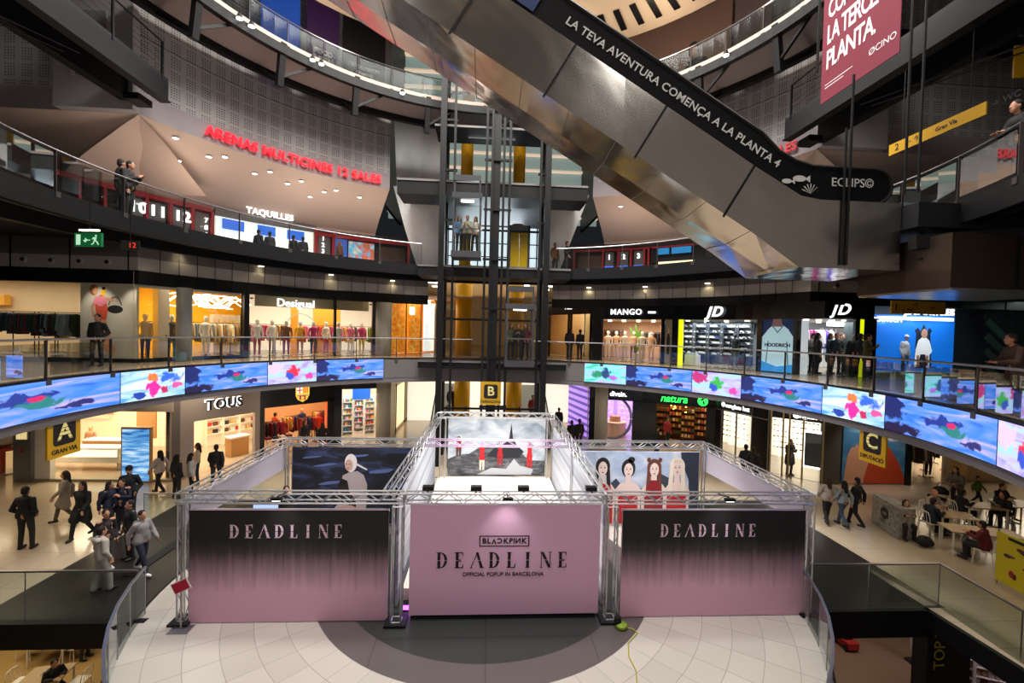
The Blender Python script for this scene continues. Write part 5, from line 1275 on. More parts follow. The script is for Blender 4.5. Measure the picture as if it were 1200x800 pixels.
# corridor under-soffit lamps on the walkway ceilings
for s_ in (-1, 1):
    for k in range(10):
        a = s_*(18+k*8.5); p = pol(12.6, a, 2.9)
        t = wthing('ceiling_downlight', 'small warm downlight under the cinema walkway', 'ceiling lamp', 'downlights under the cinema walkway', tuple(p))
        MB().tube(p, p+Vector((0, 0, .06)), .12, 10).build('housing', 'fascia_dark', t); MB().tube(p-Vector((0, 0, .01)), p, .09, 10).build('lens', 'lamp', t)
        if k % 2 == 0: spot('walkway_lamp', tuple(p-Vector((0, 0, .05))), tuple(p-Vector((0, 0, 3))), 32, (1, .85, .6), 110)
# little warm lamps on the dark fascia
for px_, py_ in ((213, 297), (306, 312), (388, 322), (460, 329), (690, 337), (756, 336), (829, 332)):
    p = atr(px_, py_, 13.45)
    t = wthing('wall_lamp', 'small warm wall lamp on the dark fascia under the cinema storey', 'wall lamp', 'wall lamps on the fascia', tuple(p))
    MB().box(p+Vector((0, 0, .03)), (.26, .14, .03), rz=-math.radians(ang(p))).build('housing', 'fascia_light', t); MB().box(p, (.2, .1, .02), rz=-math.radians(ang(p))).build('lens', 'lamp', t)
    spot('fascia_lamp', tuple(p+Vector((0, 0, -.03))), tuple(p+Vector((0, 0, -2))+(pol(13.6, ang(p), 0)-pol(13.45, ang(p), 0))), 9, (1, .85, .45), 120)

# ---- ground storey
Z0, Z1 = F0, -2.75
def gp2(px_, y): p = aty(px_, 500, y); return (p.x, p.y)
YG = 19.6
gw = [gp2(203, 19.75), gp2(303, 23.0), gp2(390, 25.8), gp2(455, 27.0)]
gr = [gp2(690, 27.4), gp2(752, 26.4), gp2(838, 24.6), gp2(903, 21.2), gp2(966, 19.65)]
jm = mat('warm_cream_wall', 'f4dfbe', .7)
# jewellery shop window
xj0, xj1 = gp2(37, YG)[0], gp2(203, YG)[0]
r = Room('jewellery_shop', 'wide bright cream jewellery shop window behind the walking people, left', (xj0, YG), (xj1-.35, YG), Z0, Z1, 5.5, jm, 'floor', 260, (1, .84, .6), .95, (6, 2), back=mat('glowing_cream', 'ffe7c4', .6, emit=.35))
W = r.w; r.box('header', 'soffit' if False else mat('header_taupe', 'a3968c', .6), 0, W+.35, -.05, .1, 2.9, 3.85); r.box('sill', mat('sill_taupe', '9a8c78', .5), 0, W+.35, -.1, .1, 0, .1); r.box('door_jamb', 'white', 0, .75, -.04, .2, 0, 2.9)
r.box('picture', mat('pale_picture', 'f2d9bd', .6, emit=.3), W*.32, W*.62, 5.3, 5.4, 1.5, 2.7)
for a_ in (.38, .52): r.box('printed_face', mat('warm_portrait', 'd59a70', .7), W*a_, W*a_+.5, 5.22, 5.3, 1.75, 2.4)
r.box('picture', mat('bronze_picture', 'c8935c', .6), W*.78, W*.95, 3.2, 3.3, 1.0, 2.9)
t = thing('display_counter', 'white glass-fronted display counter in the cream jewellery window', 'counter', None, tuple(r.P(W*.40, 1.6, .02)))
MB().bb((-1.7, -.35, .35), (1.7, .35, 1.0)).build('counter_body', 'white', t); MB().bb((-1.62, -.37, .62), (1.62, -.35, .92)).build('glass_front', mat('lit_vitrine', 'fff2d8', .4, emit=1.2), t)
for a_ in (-1.6, 1.6): MB().bb((a_-.03, -.3, 0), (a_+.03, .3, .35)).build('leg', 'steel', t)
t = thing('display_counter', 'second low pale counter deeper in the cream jewellery shop', 'counter', None, tuple(r.P(W*.62, 3.0, .02))); MB().bb((-1.2, -.3, 0), (1.2, .3, .95)).build('counter_body', 'wood', t); MB().bb((-1.22, -.32, .95), (1.22, .32, 1.0)).build('worktop', 'white', t)
for k, a_ in enumerate((.30, .44)): mannequin(r.P(W*a_, 3.4, .02), 0, 'c89070', 'e8d0b0', ('bust display in tan jacket behind the jewellery counter, left', 'bust display in tan jacket behind the jewellery counter, right')[k], body='d9a47c', h=1.5)
t = wthing('video_panel', 'tall blue video panel standing in the cream shop window', 'screen', None, (gp2(160, YG-.25)[0], YG-.25, F0)); xa, xb = gp2(143.5, YG-.25)[0], gp2(175, YG-.25)[0]
def wave():
    g = NT('blue_wave_picture', .4); v, x, y, z = g.obj(); mp = g.n('ShaderNodeMapping'); mp.inputs['Scale'].default_value = (1.2, 1, 9); mp.inputs['Rotation'].default_value = (0, -.25, 0); g.link(v, mp.inputs[0])
    c = g.ramp(g.noise(1, 4, mp.outputs[0], .6), [(.3, '1d5aa8'), (.5, '5fa6e4'), (.7, 'd4ecfb')]); g.link(c, g.b.inputs['Emission Color']); g.b.inputs['Emission Strength'].default_value = .9; g.color(c); return g.m
MB().bb((xa-.06, YG-.25, F0), (xb+.06, YG-.12, -4.3)).build('housing', mat('gold_frame', 'b89668', .4, .4), t); MB().bb((xa, YG-.27, F0+.1), (xb, YG-.25, -4.38)).build('picture_face', wave(), t)
# steel info pillar and next shop at the edge
t = wthing('info_pillar', 'brushed steel pillar with red digits and a small lit notice, far left', 'pillar', None, (gp2(25, YG-.2)[0], YG-.2, F0)); xa, xb = gp2(15, YG-.2)[0], gp2(36, YG-.2)[0]
MB().bb((xa, YG-.2, F0), (xb, YG+.15, Z1)).build('pillar_body', 'steel', t); MB().bb((xa+.15, YG-.23, -4.85), (xb-.15, YG-.2, -4.5)).build('notice', mat('lit_notice', 'f2dc9a', .5, emit=.7), t)
text('1130', .3, frame((xa, YG-.2, -3.85), (1, 0, 0)), mat('red_digits', 'e03020', .5, emit=1.0), t, 'digits', .003, .01, .01, a=(xb-xa)/2); MB().bb((xa+.3, YG-.23, -5.4), (xb-.3, YG-.2, -5.2)).build('button_plate', 'red', t)
r = Room('accessories_shop', 'bright shop sliver at the left edge with a red and white display', (-24.5, YG), (xa, YG), Z0, Z1, 4, jm, 'floor', 120, (1, .84, .6), .9, (3, 2))
t = thing('display_table', 'round red-rimmed display at the left edge of the ground storey', 'table', None, tuple(r.P(r.w-.6, .9, .02))); MB().lathe([(.1, 0), (.1, 1.0), (.75, 1.05), (.75, 1.15)], n=20).build('table_top', mat('coral_red', 'e0402a', .5), t); MB().lathe([(.2, 1.15), (.55, 1.3), (.6, 1.7), (.3, 1.95)], n=18).build('white_cushion', 'white', t)
MB().lathe([(.5, 0), (.5, .03)], n=16).build('base', 'steel', t)
# TOUS
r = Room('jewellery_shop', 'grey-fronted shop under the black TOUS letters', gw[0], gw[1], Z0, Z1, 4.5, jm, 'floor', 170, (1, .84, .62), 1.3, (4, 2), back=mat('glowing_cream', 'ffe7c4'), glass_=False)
W = r.w; ft = mat('taupe_front', 'a89c98', .55)
r.box('front', ft, -.1, W, -.12, .08, 2.35, 3.85); r.box('front', ft, -.1, W*.2, -.12, .08, 0, 2.36); r.box('front', ft, W*.93, W+.05, -.12, .08, 0, 2.36)
r.box('front', mat('dark_post', '6d6562', .5), -.12, W*.05, -.15, -.11, 0, 3.3)
text('TOUS', .60, r.fr(W*.53, -.2, 2.98), mat('letter_black', '181614', .4), r.t, 'sign_lettering', .02, .012, .04, 1.1); text('TOUS', .60, r.fr(W*.53, -.125, 2.98), 'whitelet', r.t, 'sign_halo', .004, .035, .003, 1.1)
for k in range(3):
    box_set(r.P(W*(.45+.2*k), 4.1, .02), r.rz, 1.0, 5, 3, ['c8342c', 'd8b070', '6a3a2a', 'f2e6d4', '2a2a2e'], 'bag', 'small handbag on the shelves of the TOUS-signed shop', 'handbags in the TOUS-signed shop', .7, .4, (.22, .12, .2), unitlabel='handbag shelf in the TOUS-signed shop, %s' % ('left', 'middle', 'right')[k], um=mat('shelf_cream', 'f4e4c8', .5, emit=.2))
t = thing('display_table', 'white jewellery table inside the TOUS-signed shop', 'table', None, tuple(r.P(W*.72, 1.5, .02)), r.rz); MB().bb((-.5, -.3, .9), (.5, .3, .98)).build('table_top', 'white', t); MB().bb((-.45, -.25, 0), (.45, .25, .9)).build('cabinet', 'wood', t)
# football shop
r = Room('football_shop', 'dark-fronted football club shop with coloured crest, left of the drugstore', gw[1], gw[2], Z0, Z1, 5, mat('peach_inside', 'e8b88a', .7), 'floor', 150, (1, .72, .45), .9, (3, 2), glass_=False)
W = r.w
r.box('front', 'blackgloss', 0, W, -.12, .08, 2.48, 3.85); r.box('front', 'blackgloss', 0, W*.06, -.12, .08, 0, 2.5); r.box('front', 'blackgloss', W*.9, W, -.12, .08, 0, 2.76); r.box('lit_edge', mat('orange_edge', 'f07040', .5, emit=.6), W*.875, W*.9, -.1, 0, 0, 2.75)
f = r.fr(W*.54, -.13, 2.62); sh = lambda s_, dx=0, dy=0: [(dx+s_*a, dy+s_*b_) for a, b_ in ((-.36, .8), (-.18, .86), (0, .80), (.18, .86), (.36, .8), (.36, .35), (.25, .12), (0, -.02), (-.25, .12), (-.36, .35))]
MB().poly(f, sh(1.0), .01, 0).build('crest_rim', mat('crest_gold', 'e8c23a', .5, emit=.6), r.t)
b = MB(); b.poly(f, [(-.3, .45), (-.02, .45), (-.02, .77), (-.18, .8), (-.3, .75)], .004, .011); b.build('crest_quarter', mat('crest_white', 'f4f4f4', .5, emit=.6), r.t)
MB().poly(f, [(-.19, .45), (-.13, .45), (-.13, .79), (-.19, .79)], .003, .016).poly(f, [(-.3, .58), (-.02, .58), (-.02, .64), (-.3, .64)], .003, .016).build('crest_cross', mat('crest_red', 'd02030', .5, emit=.6), r.t)
b = MB(); 
for q in range(4): b.poly(f, [(.03+.07*q, .45), (.065+.07*q, .45), (.065+.07*q, .76), (.03+.07*q, .76)], .004, .011)
b.build('crest_stripe', _m['crest_red'], r.t)
MB().poly(f, [(-.3, .36), (.3, .36), (.3, .44), (-.3, .44)], .004, .011).build('crest_bar', _m['crest_gold'], r.t)
b = MB(); b2 = MB()
for q in range(5): x_ = -.28+.115*q; lo = .1 if q in (0, 4) else .04; (b if q % 2 == 0 else b2).poly(f, [(x_, .3 if q in (0, 4) else lo+.06), (x_+.1, .3 if q in (0, 4) else lo+.06), (x_+.1, .35), (x_, .35)], .004, .011)
b.build('crest_stripe', mat('crest_blue', '1f4fae', .5, emit=.6), r.t); b2.build('crest_stripe', mat('crest_garnet', '9a1b40', .5, emit=.6), r.t)
MB().poly(f, ell(0, .2, .085, .085, 16), .004, .016).build('crest_ball', _m['crest_gold'], r.t)
for k, (a_, d_) in enumerate(((.15, 1.2), (.4, 2.0), (.62, 1.3), (.8, 2.6))): rack(r.P(W*a_, d_, .02), r.rz, .9, ['7a1a2a', '20305a', '2a2a30', 'd8a04a', '8a2a30'], 'in the football shop, %s' % ('by the left jamb', 'left of middle', 'right of middle', 'at the back right')[k], 1.5, 6)
for k, (a_, d_, top) in enumerate(((.3, 1.0, 'a02030'), (.55, 2.9, '20305a'), (.78, 1.2, 'd83a2a'))): mannequin(r.P(W*a_, d_, .02), r.rz, top, '2a2a40', 'mannequin in football kit in the football shop, %s' % ('left', 'middle', 'right')[k], body='e0a890', h=1.7)
table(r.P(W*.25, .6, .02), r.rz, 1.4, .6, .7, 'pale table with folded shirts at the football shop entrance', 'white', 'white', ['7a1a2a', '20305a', 'e8e0d0'])
# drugstore
r = Room('drugstore', 'open drugstore with white product shelves beside the pale column', gw[2], gp2(444, 26.8), Z0, Z1, 5, 'warmwhite', 'floor', 150, (1, .92, .78), .85, (3, 2), glass_=False)
W = r.w; r.box('front', 'blackgloss', -.1, W*.18, -.1, .1, 0, 3.85); r.box('front', 'dark', 0, W, -.1, .1, 3.1, 3.85)
r.box('hanging_screen', 'bluescreen', W*.4, W*.8, .8, .9, 2.35, 3.0)
for k in range(3): box_set(r.P(W*(.3+.24*k), 2.2+.9*(k % 2), .02), r.rz, W*.22, 6, 7, ['f2f2f0', '2a8ab0', 'd83a4a', 'e8c23a', '3a7a4a', 'f2a0b0'], 'bottle', 'small product on the drugstore shelves', 'products on the drugstore shelves', .2, .36, (.09, .09, .2), unitlabel='white shelf unit in the drugstore, %s' % ('left', 'middle', 'right')[k])
p = gp2(449, 26.6); col_round('round pale column at the corridor corner beside the drugstore', p[0], p[1], F0, Z1, .42, _m['pale_column'])
# corridor, both storeys: side walls, ceilings and end wall
for z0, z1, nm in ((Z0, Z1, 'ground'), (F1, 2.9, 'first')):
    cw = mat('corridor_cream', 'd9c39a', .5)
    for s_, x in ((-1, -5.6), (1, 6.6)):
        struct('wall_corridor_'+('left' if s_ < 0 else 'right'), MB().bb((x-.1, 27.6, z0), (x+.1, 46, z1)), cw)
        for k in range(4):
            yy = 29+k*4; t = wthing('shop_window', 'lit shop window along the %s corridor, %s side' % (nm, 'left' if s_ < 0 else 'right'), 'shop window', 'shop windows of the %s corridor, %s side' % (nm, 'left' if s_ < 0 else 'right'), (x, yy, z0))
            MB().bb((x-s_*.1-.02, yy, z0+.2), (x-s_*.1+.02, yy+3.2, z0+2.9)).build('lit_window', mat('corridor_glow', 'ffe2b0', .5, emit=.9), t)
            MB().bb((x-s_*.16-.03, yy-.08, z0), (x-s_*.16+.03, yy, z0+3.1)).bb((x-s_*.16-.03, yy+3.2, z0), (x-s_*.16+.03, yy+3.28, z0+3.1)).build('window_frame', 'black', t)
    struct('wall_corridor_end', MB().bb((-6, 46, z0), (7, 46.2, z1)), mat('corridor_end', 'b8a890', .6))
    area('corridor_lamp', (.4, 33, z1-.15), 7, 240, (1, .86, .62), (0, 0, 0), 12)
    for k in range(3):
        for x in (-3.2, -1.4, 2.4, 4.0):
            if z0 < -3: continue
            t = wthing('ceiling_downlight', 'pair of ceiling lamps in the corridor behind the lift', 'ceiling lamp', 'corridor ceiling lamps behind the lift', (x, 26+k*2.4, z1-.05)); MB().bb((x-.35, 25.9+k*2.4, 2.84), (x+.35, 26.1+k*2.4, 2.88)).build('lens', 'lampw', t); MB().bb((x-.4, 25.85+k*2.4, 2.88), (x+.4, 26.15+k*2.4, 2.92)).build('housing', 'dark', t)
struct('ceiling', MB().bb((-5.6, 24.2, 2.90), (6.6, 46, 2.94)), mat('cream_ceiling', 'c2ab8a', .7))
for px_, lab in ((545, 'left'), (606, 'right')):
    for zz0, zz1, st in ((F0, Z1, 'ground'), (F1, 2.9, 'first'), (F2, 6.4, 'cinema'), (7.3, 16, 'upper')):
        yc = 27.5; x = aty(px_, 300, yc).x
        col_round('yellow round column behind the lift on the %s storey, %s one' % (st, lab), x, yc, zz0, zz1, .48 if zz0 < 3 else .36, 'yellow')
# purple-lit bit and shop sides near the right corridor, ground storey
t = wthing('light_wall', 'purple-lit striped wall panel at the right corner of the ground corridor', 'wall panel', None, (*gp2(675, 29.5), F0)); pa, pb = gp2(666, 31), gp2(690, 27.6)
def purp():
    g = NT('purple_light', .5); v, x, y, z = g.obj(); k = g.math('GREATER_THAN', g.math('FRACT', g.math('MULTIPLY', z, 2.4)), .45); c = g.mix(k, '5a3a9a', 'b48af8'); g.link(c, g.b.inputs['Emission Color']); g.b.inputs['Emission Strength'].default_value = 1.0; g.color(c); return g.m
MB().beam((pa[0], pa[1], F0+1.6), (pb[0], pb[1], F0+1.6), .1, 3.1).build('lit_panel', purp(), t)
# right of corridor: perfume shop
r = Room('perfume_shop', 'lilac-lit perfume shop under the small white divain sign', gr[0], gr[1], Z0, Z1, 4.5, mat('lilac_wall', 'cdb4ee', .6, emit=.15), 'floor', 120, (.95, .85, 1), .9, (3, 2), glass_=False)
W = r.w; r.box('front', 'dark', 0, W, -.1, .1, 2.6, 3.85); r.box('front', 'blackgloss', W*.82, W, -.1, .1, 0, 3.0); r.box('front', 'dark', 0, W*.12, -.1, .1, 0, 3.0)
r.box('sign_band', 'blackgloss', 0, W, -.13, -.1, 2.65, 3.6); text('divain.', .40, r.fr(W*.55, -.14, 2.98), 'whitelet', r.t, 'sign_lettering', .012, .012)
MB().path([r.P(W*.45+1.1*math.cos(q*.25), .5, 1.45+1.3*math.sin(q*.25)) for q in range(26)], .09, 6).build('round_portal', 'steel', r.t)
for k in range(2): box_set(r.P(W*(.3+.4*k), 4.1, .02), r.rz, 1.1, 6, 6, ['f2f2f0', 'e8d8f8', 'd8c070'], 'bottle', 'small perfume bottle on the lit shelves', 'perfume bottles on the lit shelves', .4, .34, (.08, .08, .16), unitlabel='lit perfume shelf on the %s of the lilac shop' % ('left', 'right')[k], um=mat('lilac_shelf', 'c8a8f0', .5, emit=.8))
t = thing('display_counter', 'round-fronted sand counter in the middle of the lilac perfume shop', 'counter', None, tuple(r.P(W*.5, 1.8, .02)), r.rz); MB().lathe([(.7, 0), (.7, .9), (.75, .95)], n=20).build('counter_body', mat('sand', 'dcb888', .6), t); MB().lathe([(.35, .95), (.35, 1.3)], n=16).build('drawer_stack', 'wood', t)
p = gp2(693, 26.9); col_round('round grey column in front of the lilac perfume shop', p[0]+.5, p[1]-.3, F0, Z1, .38, _m['pale_column'])
# natura
r = Room('gift_shop', 'warm wooden gift shop under the glowing green natura sign', gr[1], gr[2], Z0, Z1, 4.5, mat('amber_wood_wall', '8a5a28', .6), 'floor', 120, (1, .68, .32), .9, (3, 2), glass_=False)
W = r.w; r.box('front', 'blackgloss', 0, W, -.1, .1, 2.55, 3.85); r.box('front', 'blackgloss', 0, W*.2, -.1, .1, 0, 2.8); r.box('front', 'blackgloss', W*.88, W, -.1, .1, 0, 2.8)
text('natura', .60, r.fr(W*.44, -.12, 2.92), 'greenlet', r.t, 'sign_lettering', .012, .008, .01, .95, .25); f = r.fr(W*.83, -.12, 2.92); MB().poly(f, ell(0, 0, .27, .27, 24), .02, .01).build('sign_disc', 'greenlet', r.t)
b = MB(); b.poly(f, ell(-.03, .09, .11, .05, 12, rot=.5), .004, .032).poly(f, ell(.05, -.08, .05, .12, 12, rot=.3), .004, .032); b.build('sign_disc_drawing', 'blackprint', r.t)
for k in range(4): box_set(r.P(W*(.3+.17*k), 1.5+.9*(k % 2), .02), r.rz, .75, 5, 4, ['d8a04a', '8a4a2a', 'e8d8b0', '5a6a3a', 'c85a3a', 'f2c878'], 'gift', 'small gift article on the shelves of the natura-signed shop', 'gift articles in the natura-signed shop', .4, .38, (.14, .12, .18), unitlabel='wooden gift shelf in the natura-signed shop, %s' % ('far left', 'left of middle', 'right of middle', 'far right')[k], um=mat('dark_wood', '5a3418', .6))
b = MB()
for k in range(26): c = r.P(W*random.uniform(.24, .84), random.uniform(.6, 3.5), random.uniform(2.0, 2.7)); b.tube(c, c+Vector((0, 0, .05)), .035, 6)
b.build('string_light', mat('amber_bulb', 'ffb84a', .5, emit=12), r.t)
# sunglasses shop, two fronts
r = Room('sunglasses_shop', 'black-framed sunglasses shop, left front with white sign, behind the side banner', gr[2], gr[3], Z0, Z1, 4, mat('charcoal_wall', '3a3a40', .6), 'floor', 90, (1, .9, .8), .9, (3, 2))
W = r.w
for z in (2.55, 3.2): r.box('frame_bar', 'steel', 0, W, -.08, -.02, z, z+.05)
for q in (0, .14, .42, .7, .98): r.box('frame_post', 'steel', W*q, W*q+.06, -.08, -.02, 0, 3.2)
r.box('sign_band', mat('navy_sign', '10142a', .4), W*.14, W*.7, -.12, -.08, 2.62, 3.2); text('sunglass hut', .32, r.fr(W*.46, -.13, 2.88), 'whitelet', r.t, 'sign_lettering', .01, .006); MB().poly(r.fr(W*.19, -.13, 2.9), ell(0, 0, .13, .13, 16), .01, 0).build('sign_disc', 'whitelet', r.t)
r.box('front', 'blackgloss', 0, W*.14, -.06, .1, 0, 3.85); r.box('front', 'blackgloss', W*.72, W, -.06, .1, 0, 3.85); r.box('front', 'blackgloss', 0, W, -.06, .1, 3.2, 3.85)
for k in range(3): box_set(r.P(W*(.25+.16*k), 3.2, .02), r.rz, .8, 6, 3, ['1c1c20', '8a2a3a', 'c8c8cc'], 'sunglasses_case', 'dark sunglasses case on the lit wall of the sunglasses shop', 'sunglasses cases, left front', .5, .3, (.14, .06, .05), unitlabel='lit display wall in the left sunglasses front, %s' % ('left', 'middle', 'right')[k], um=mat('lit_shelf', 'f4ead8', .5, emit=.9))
r = Room('sunglasses_shop', 'black-framed sunglasses shop, right front left of the yellow C sign', gr[3], gr[4], Z0, Z1, 4, mat('charcoal_wall', '3a3a40'), 'floor', 110, (1, .95, .9), .9, (3, 2))
W = r.w
for q in (0, .24, .36, .62, .98): r.box('frame_post', mat('brass_post', 'a08a5c', .35, .7), W*q, W*q+.07, -.08, -.02, 0, 3.2)
r.box('front', 'blackgloss', 0, W, -.06, .1, 2.75, 3.85); text('sunglass hut', .3, r.fr(W*.78, -.1, 2.98), 'whitelet', r.t, 'sign_lettering', .01, .006); MB().poly(r.fr(W*.50, -.1, 2.98), ell(0, 0, .14, .14, 16), .01, 0).build('sign_disc', 'whitelet', r.t)
r.box('front', 'blackgloss', 0, W*.02, -.06, .1, 0, 3)
r.box('light_frame', mat('lit_frame', 'fffdf4', .5, emit=2.5), W*.62, W*1.0, .25, .3, .55, 2.3); r.box('light_frame_centre', mat('case_grey', '4a4a50', .5), W*.65, W*.97, .2, .25, .65, 2.2)
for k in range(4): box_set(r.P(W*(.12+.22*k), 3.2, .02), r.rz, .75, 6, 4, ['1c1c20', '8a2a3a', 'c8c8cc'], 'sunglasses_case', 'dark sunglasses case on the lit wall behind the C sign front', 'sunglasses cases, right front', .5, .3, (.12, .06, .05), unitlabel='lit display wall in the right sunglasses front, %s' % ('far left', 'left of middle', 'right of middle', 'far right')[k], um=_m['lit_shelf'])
# glass post and big hand poster
x0, x1 = gp2(988, YG)[0], gp2(1062, YG)[0]
struct('trim_28', MB().bb((gp2(966, YG)[0], YG-.05, F0), (x0-.1, YG+.15, Z1)), mat('mottled_dark', '4b463c', .5))
t = wthing('beach_poster', 'large poster of a hand over orange fabric against blue sky, behind the C sign', 'poster', None, (x0, YG, F0)); f = frame((x0, YG, F0+.05), (1, 0, 0)); PW = x1-x0
MB().poly(f, [(0, 0), (PW, 0), (PW, 3.75), (0, 3.75)], .05).build('printed_sheet', sky_mat('beach_sky', '2f6a96', '3f7ca6', '6d97ad'), t)
MB().poly(f, [(PW*.35, 0), (PW, 0), (PW, .1), (PW*.9, .9), (PW*.72, 1.7), (PW*.6, 1.65), (PW*.45, 1.75), (PW*.32, 1.6), (PW*.3, .8)], .004, .052).build('printed_fabric', mat('coral_cloth', 'b8401c', .6), t)
hs = mat('hand_print', 'c99272', .6)
MB().poly(f, [(PW*.02, 0), (PW*.32, 0), (PW*.38, .7), (PW*.42, 1.1), (PW*.36, 1.3), (PW*.2, 1.35), (PW*.06, 1.1)], .004, .056).build('printed_palm', hs, t)
for q in range(4): MB().poly(f, ell(PW*(.12+.075*q), 1.35+.12*q-.02*q*q, PW*.04, .36, 14, rot=-.35+.1*q), .004, .060+.002*q).build('printed_finger', hs, t)
b = MB()
for tx in (.74, .84): b.poly(f, [(PW*tx, 2.2), (PW*tx+.06, 2.2), (PW*(tx+.05), 3.2), (PW*(tx+.045), 3.2)], .004, .053)
for q in range(7): a_ = q*.9; b.poly(f, [(PW*.79, 3.15), (PW*.79+.5*math.cos(a_), 3.15+.4*math.sin(a_)), (PW*.79+.42*math.cos(a_+.25), 3.1+.3*math.sin(a_+.25))], .004, .055)
b.build('printed_palm_tree', mat('palm_print', '1f3a46', .7), t)
spot('poster_lamp', (x0+PW*.4, YG-1.6, F0+3.6), (x0+PW*.4, YG, F0+1.4), 160, (1, .9, .8), 90)  # added spot that brightens the dark hand poster
text('IN YOUR', .22, f, 'white', t, 'printed_lettering', .003, .008, .06, a=PW*.72, b=2.3); text('MOMENT', .22, f, 'white', t, 'printed_lettering', .003, .008, .06, a=PW*.72, b=2.02)
# bright clothes shop, far right
x0, x1 = gp2(1067, YG)[0], 33.0
r = Room('clothes_shop', 'wide bright open clothes shop at the right of the ground storey, behind the cafe tables', (x0, YG), (x1, YG), Z0, Z1, 7, jm, 'floor', 420, (1, .88, .68), .3, (8, 3), back=mat('glowing_cream', 'ffe7c4'), glass_=False)
struct('trim_29', MB().bb((x0-.25, YG-.15, F0), (x0, YG+.2, Z1)), 'blackgloss')
t = thing('garment_rack', 'x', 'clothes rack'); D.objects.remove(t)
for k, (px_, d_) in enumerate(((1072, 1.0), (1085, 3.5), (1098, 2.0))): rack((gp2(px_, YG+d_)[0], YG+d_, F0+.02), 0, 1.1, ['7a6a58', 'a89a86', '4a443c', 'd8ccb8', '2c2a2a'], 'in the far right clothes shop, %s' % ('by the black jamb', 'deep inside', 'before the fitting area')[k], 1.6, 8)
mannequin((gp2(1090, YG+1.2)[0], YG+1.2, F0+.02), 0, '3a342e', '2c2a28', 'dark-dressed mannequin at the mouth of the far right clothes shop')
table((gp2(1132, YG+2.0)[0], YG+2, F0+.02), 0, 1.1, .6, .75, 'small wooden table in the far right clothes shop', 'wood', 'wood', ['e8e0d0', 'c8b49a'])
t = thing('cash_desk', 'long pale wooden counter at the far right of the ground storey', 'counter', None, (gp2(1175, YG+.8)[0], YG+.8, F0)); MB().bb((-2.2, -.4, 0), (2.6, .4, .95)).build('counter_body', mat('pale_oak', 'c8a878', .5), t); MB().bb((-2.25, -.45, .95), (2.65, .45, 1.0)).build('worktop', 'wood', t)
rack((gp2(1186, YG+2.8)[0], YG+2.8, F0+.02), 0, 2.4, ['8a3a3a', 'c8a878', '4a5a7a', 'e8e0d0'], 'behind the long pale counter', 1.6, 12)
for k, px_ in enumerate((1112, 1150)): p = gp2(px_, YG+1.5); col_round('square-edged white shop column, %s' % ('left' if k == 0 else 'right'), p[0], p[1], F0, Z1, .2, 'white')
# lamps under the first-storey walkway light the ground storey floor
for a, e in ((-84, 60), (-60, 50), (-38, 40), (38, 34), (60, 34), (84, 40), (-100, 45), (104, 34)):
    p = pol(14.5, a, -2.95); area('walkway_lamp', tuple(p), 2.5, e, (1, .82, .58))
area('lower_lamp', (-15, 15, F0-.5), 4, 210, (1, .85, .6)); area('lower_lamp', (13, 15, F0-.5), 4, 170, (1, .85, .7)); area('lower_lamp', (-7, 12, F0-.5), 2, 60, (1, .85, .6))
for px_ in (100, 145): q = aty(px_, 390, YS-.5); spot('poster_lamp', (q.x, YS-.75, 1.75), (q.x+.15, YS, -.3), 70, (1, .94, .82), 70)

for o in list(D.objects):
    if o.type == 'EMPTY' and not o.children: D.objects.remove(o)
# ---- bright descending escalators behind the lift, ground storey
for x0_, x1_, lab in ((-2.9, -1.0, 'left'), (2.2, 3.9, 'right')):
    t = wthing('escalator', 'small escalator behind the lift tower on the ground storey, %s one' % lab, 'escalator', None, (x0_, 25.2, F0))
    b = MB(); b.add([(x0_, 25.2, F0+.1), (x1_, 25.2, F0+.1), (x1_, 30.5, F0+3.0), (x0_, 30.5, F0+3.0), (x0_, 25.2, F0-.3), (x1_, 25.2, F0-.3), (x1_, 30.5, F0+2.6), (x0_, 30.5, F0+2.6)], [(0, 1, 2, 3), (4, 7, 6, 5), (0, 3, 7, 4), (1, 5, 6, 2)]); b.build('steps', mat('step_grey', '8a9094', .4, .5), t)
    for x in (x0_, x1_):
        MB().add([(x, 25.2, F0), (x, 30.5, F0+2.9), (x, 30.5, F0+3.8), (x, 25.2, F0+.95)], [(0, 1, 2, 3)]).build('glass_balustrade', 'glassgreen', t); MB().tube((x, 25.2, F0+.98), (x, 30.5, F0+3.85), .04).build('handrail', 'black', t)
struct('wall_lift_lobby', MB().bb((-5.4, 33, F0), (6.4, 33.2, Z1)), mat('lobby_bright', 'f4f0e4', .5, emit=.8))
# cinema storey centre: piers, windows
def pier(s_, pts, label):
    o = MB(); n = len(pts); vs = [(x, 25.4+.15*abs(x), z) for x, z in pts]+[(x, 26.2+.15*abs(x), z) for x, z in pts]
    o.add(vs, [tuple(range(n)), tuple(range(2*n-1, n-1, -1))]+[(i, (i+1) % n, (i+1) % n+n, i+n) for i in range(n)]); o = o.build('concrete_pier', 'concrete'); return tag(o, label, 'pier')
pier(-1, [(-3.75, F2), (-2.65, F2), (-2.65, 8.0), (-5.3, 8.0), (-4.6, 5.6)], 'pale slanted concrete pier left of the lift tower')
pier(1, [(3.5, F2), (4.1, F2), (5.0, 5.6), (5.9, 8.0), (3.3, 8.0)], 'pale slanted concrete pier right of the lift tower')
struct('wall_pier_left', MB().add([(-5.3, 27.4, 7.4), (-2.6, 28.4, 7.4), (-2.6, 28.4, 13), (-5.6, 27.4, 13)], [(0, 1, 2, 3)]), 'concrete')
t = wthing('daylight_window', 'bright daylight glazing with dark mullions behind the lift on the cinema storey', 'window', None, (.4, 31, F2))
MB().bb((-3.6, 31, F2), (4.6, 31.05, 7.6)).build('lit_glazing', mat('daylight', 'cfe4ee', .5, emit=1.0), t)
b = MB()
for k in range(9): b.bb((-3.6+k*1.0, 30.9, F2), (-3.52+k*1.0, 31, 7.6))
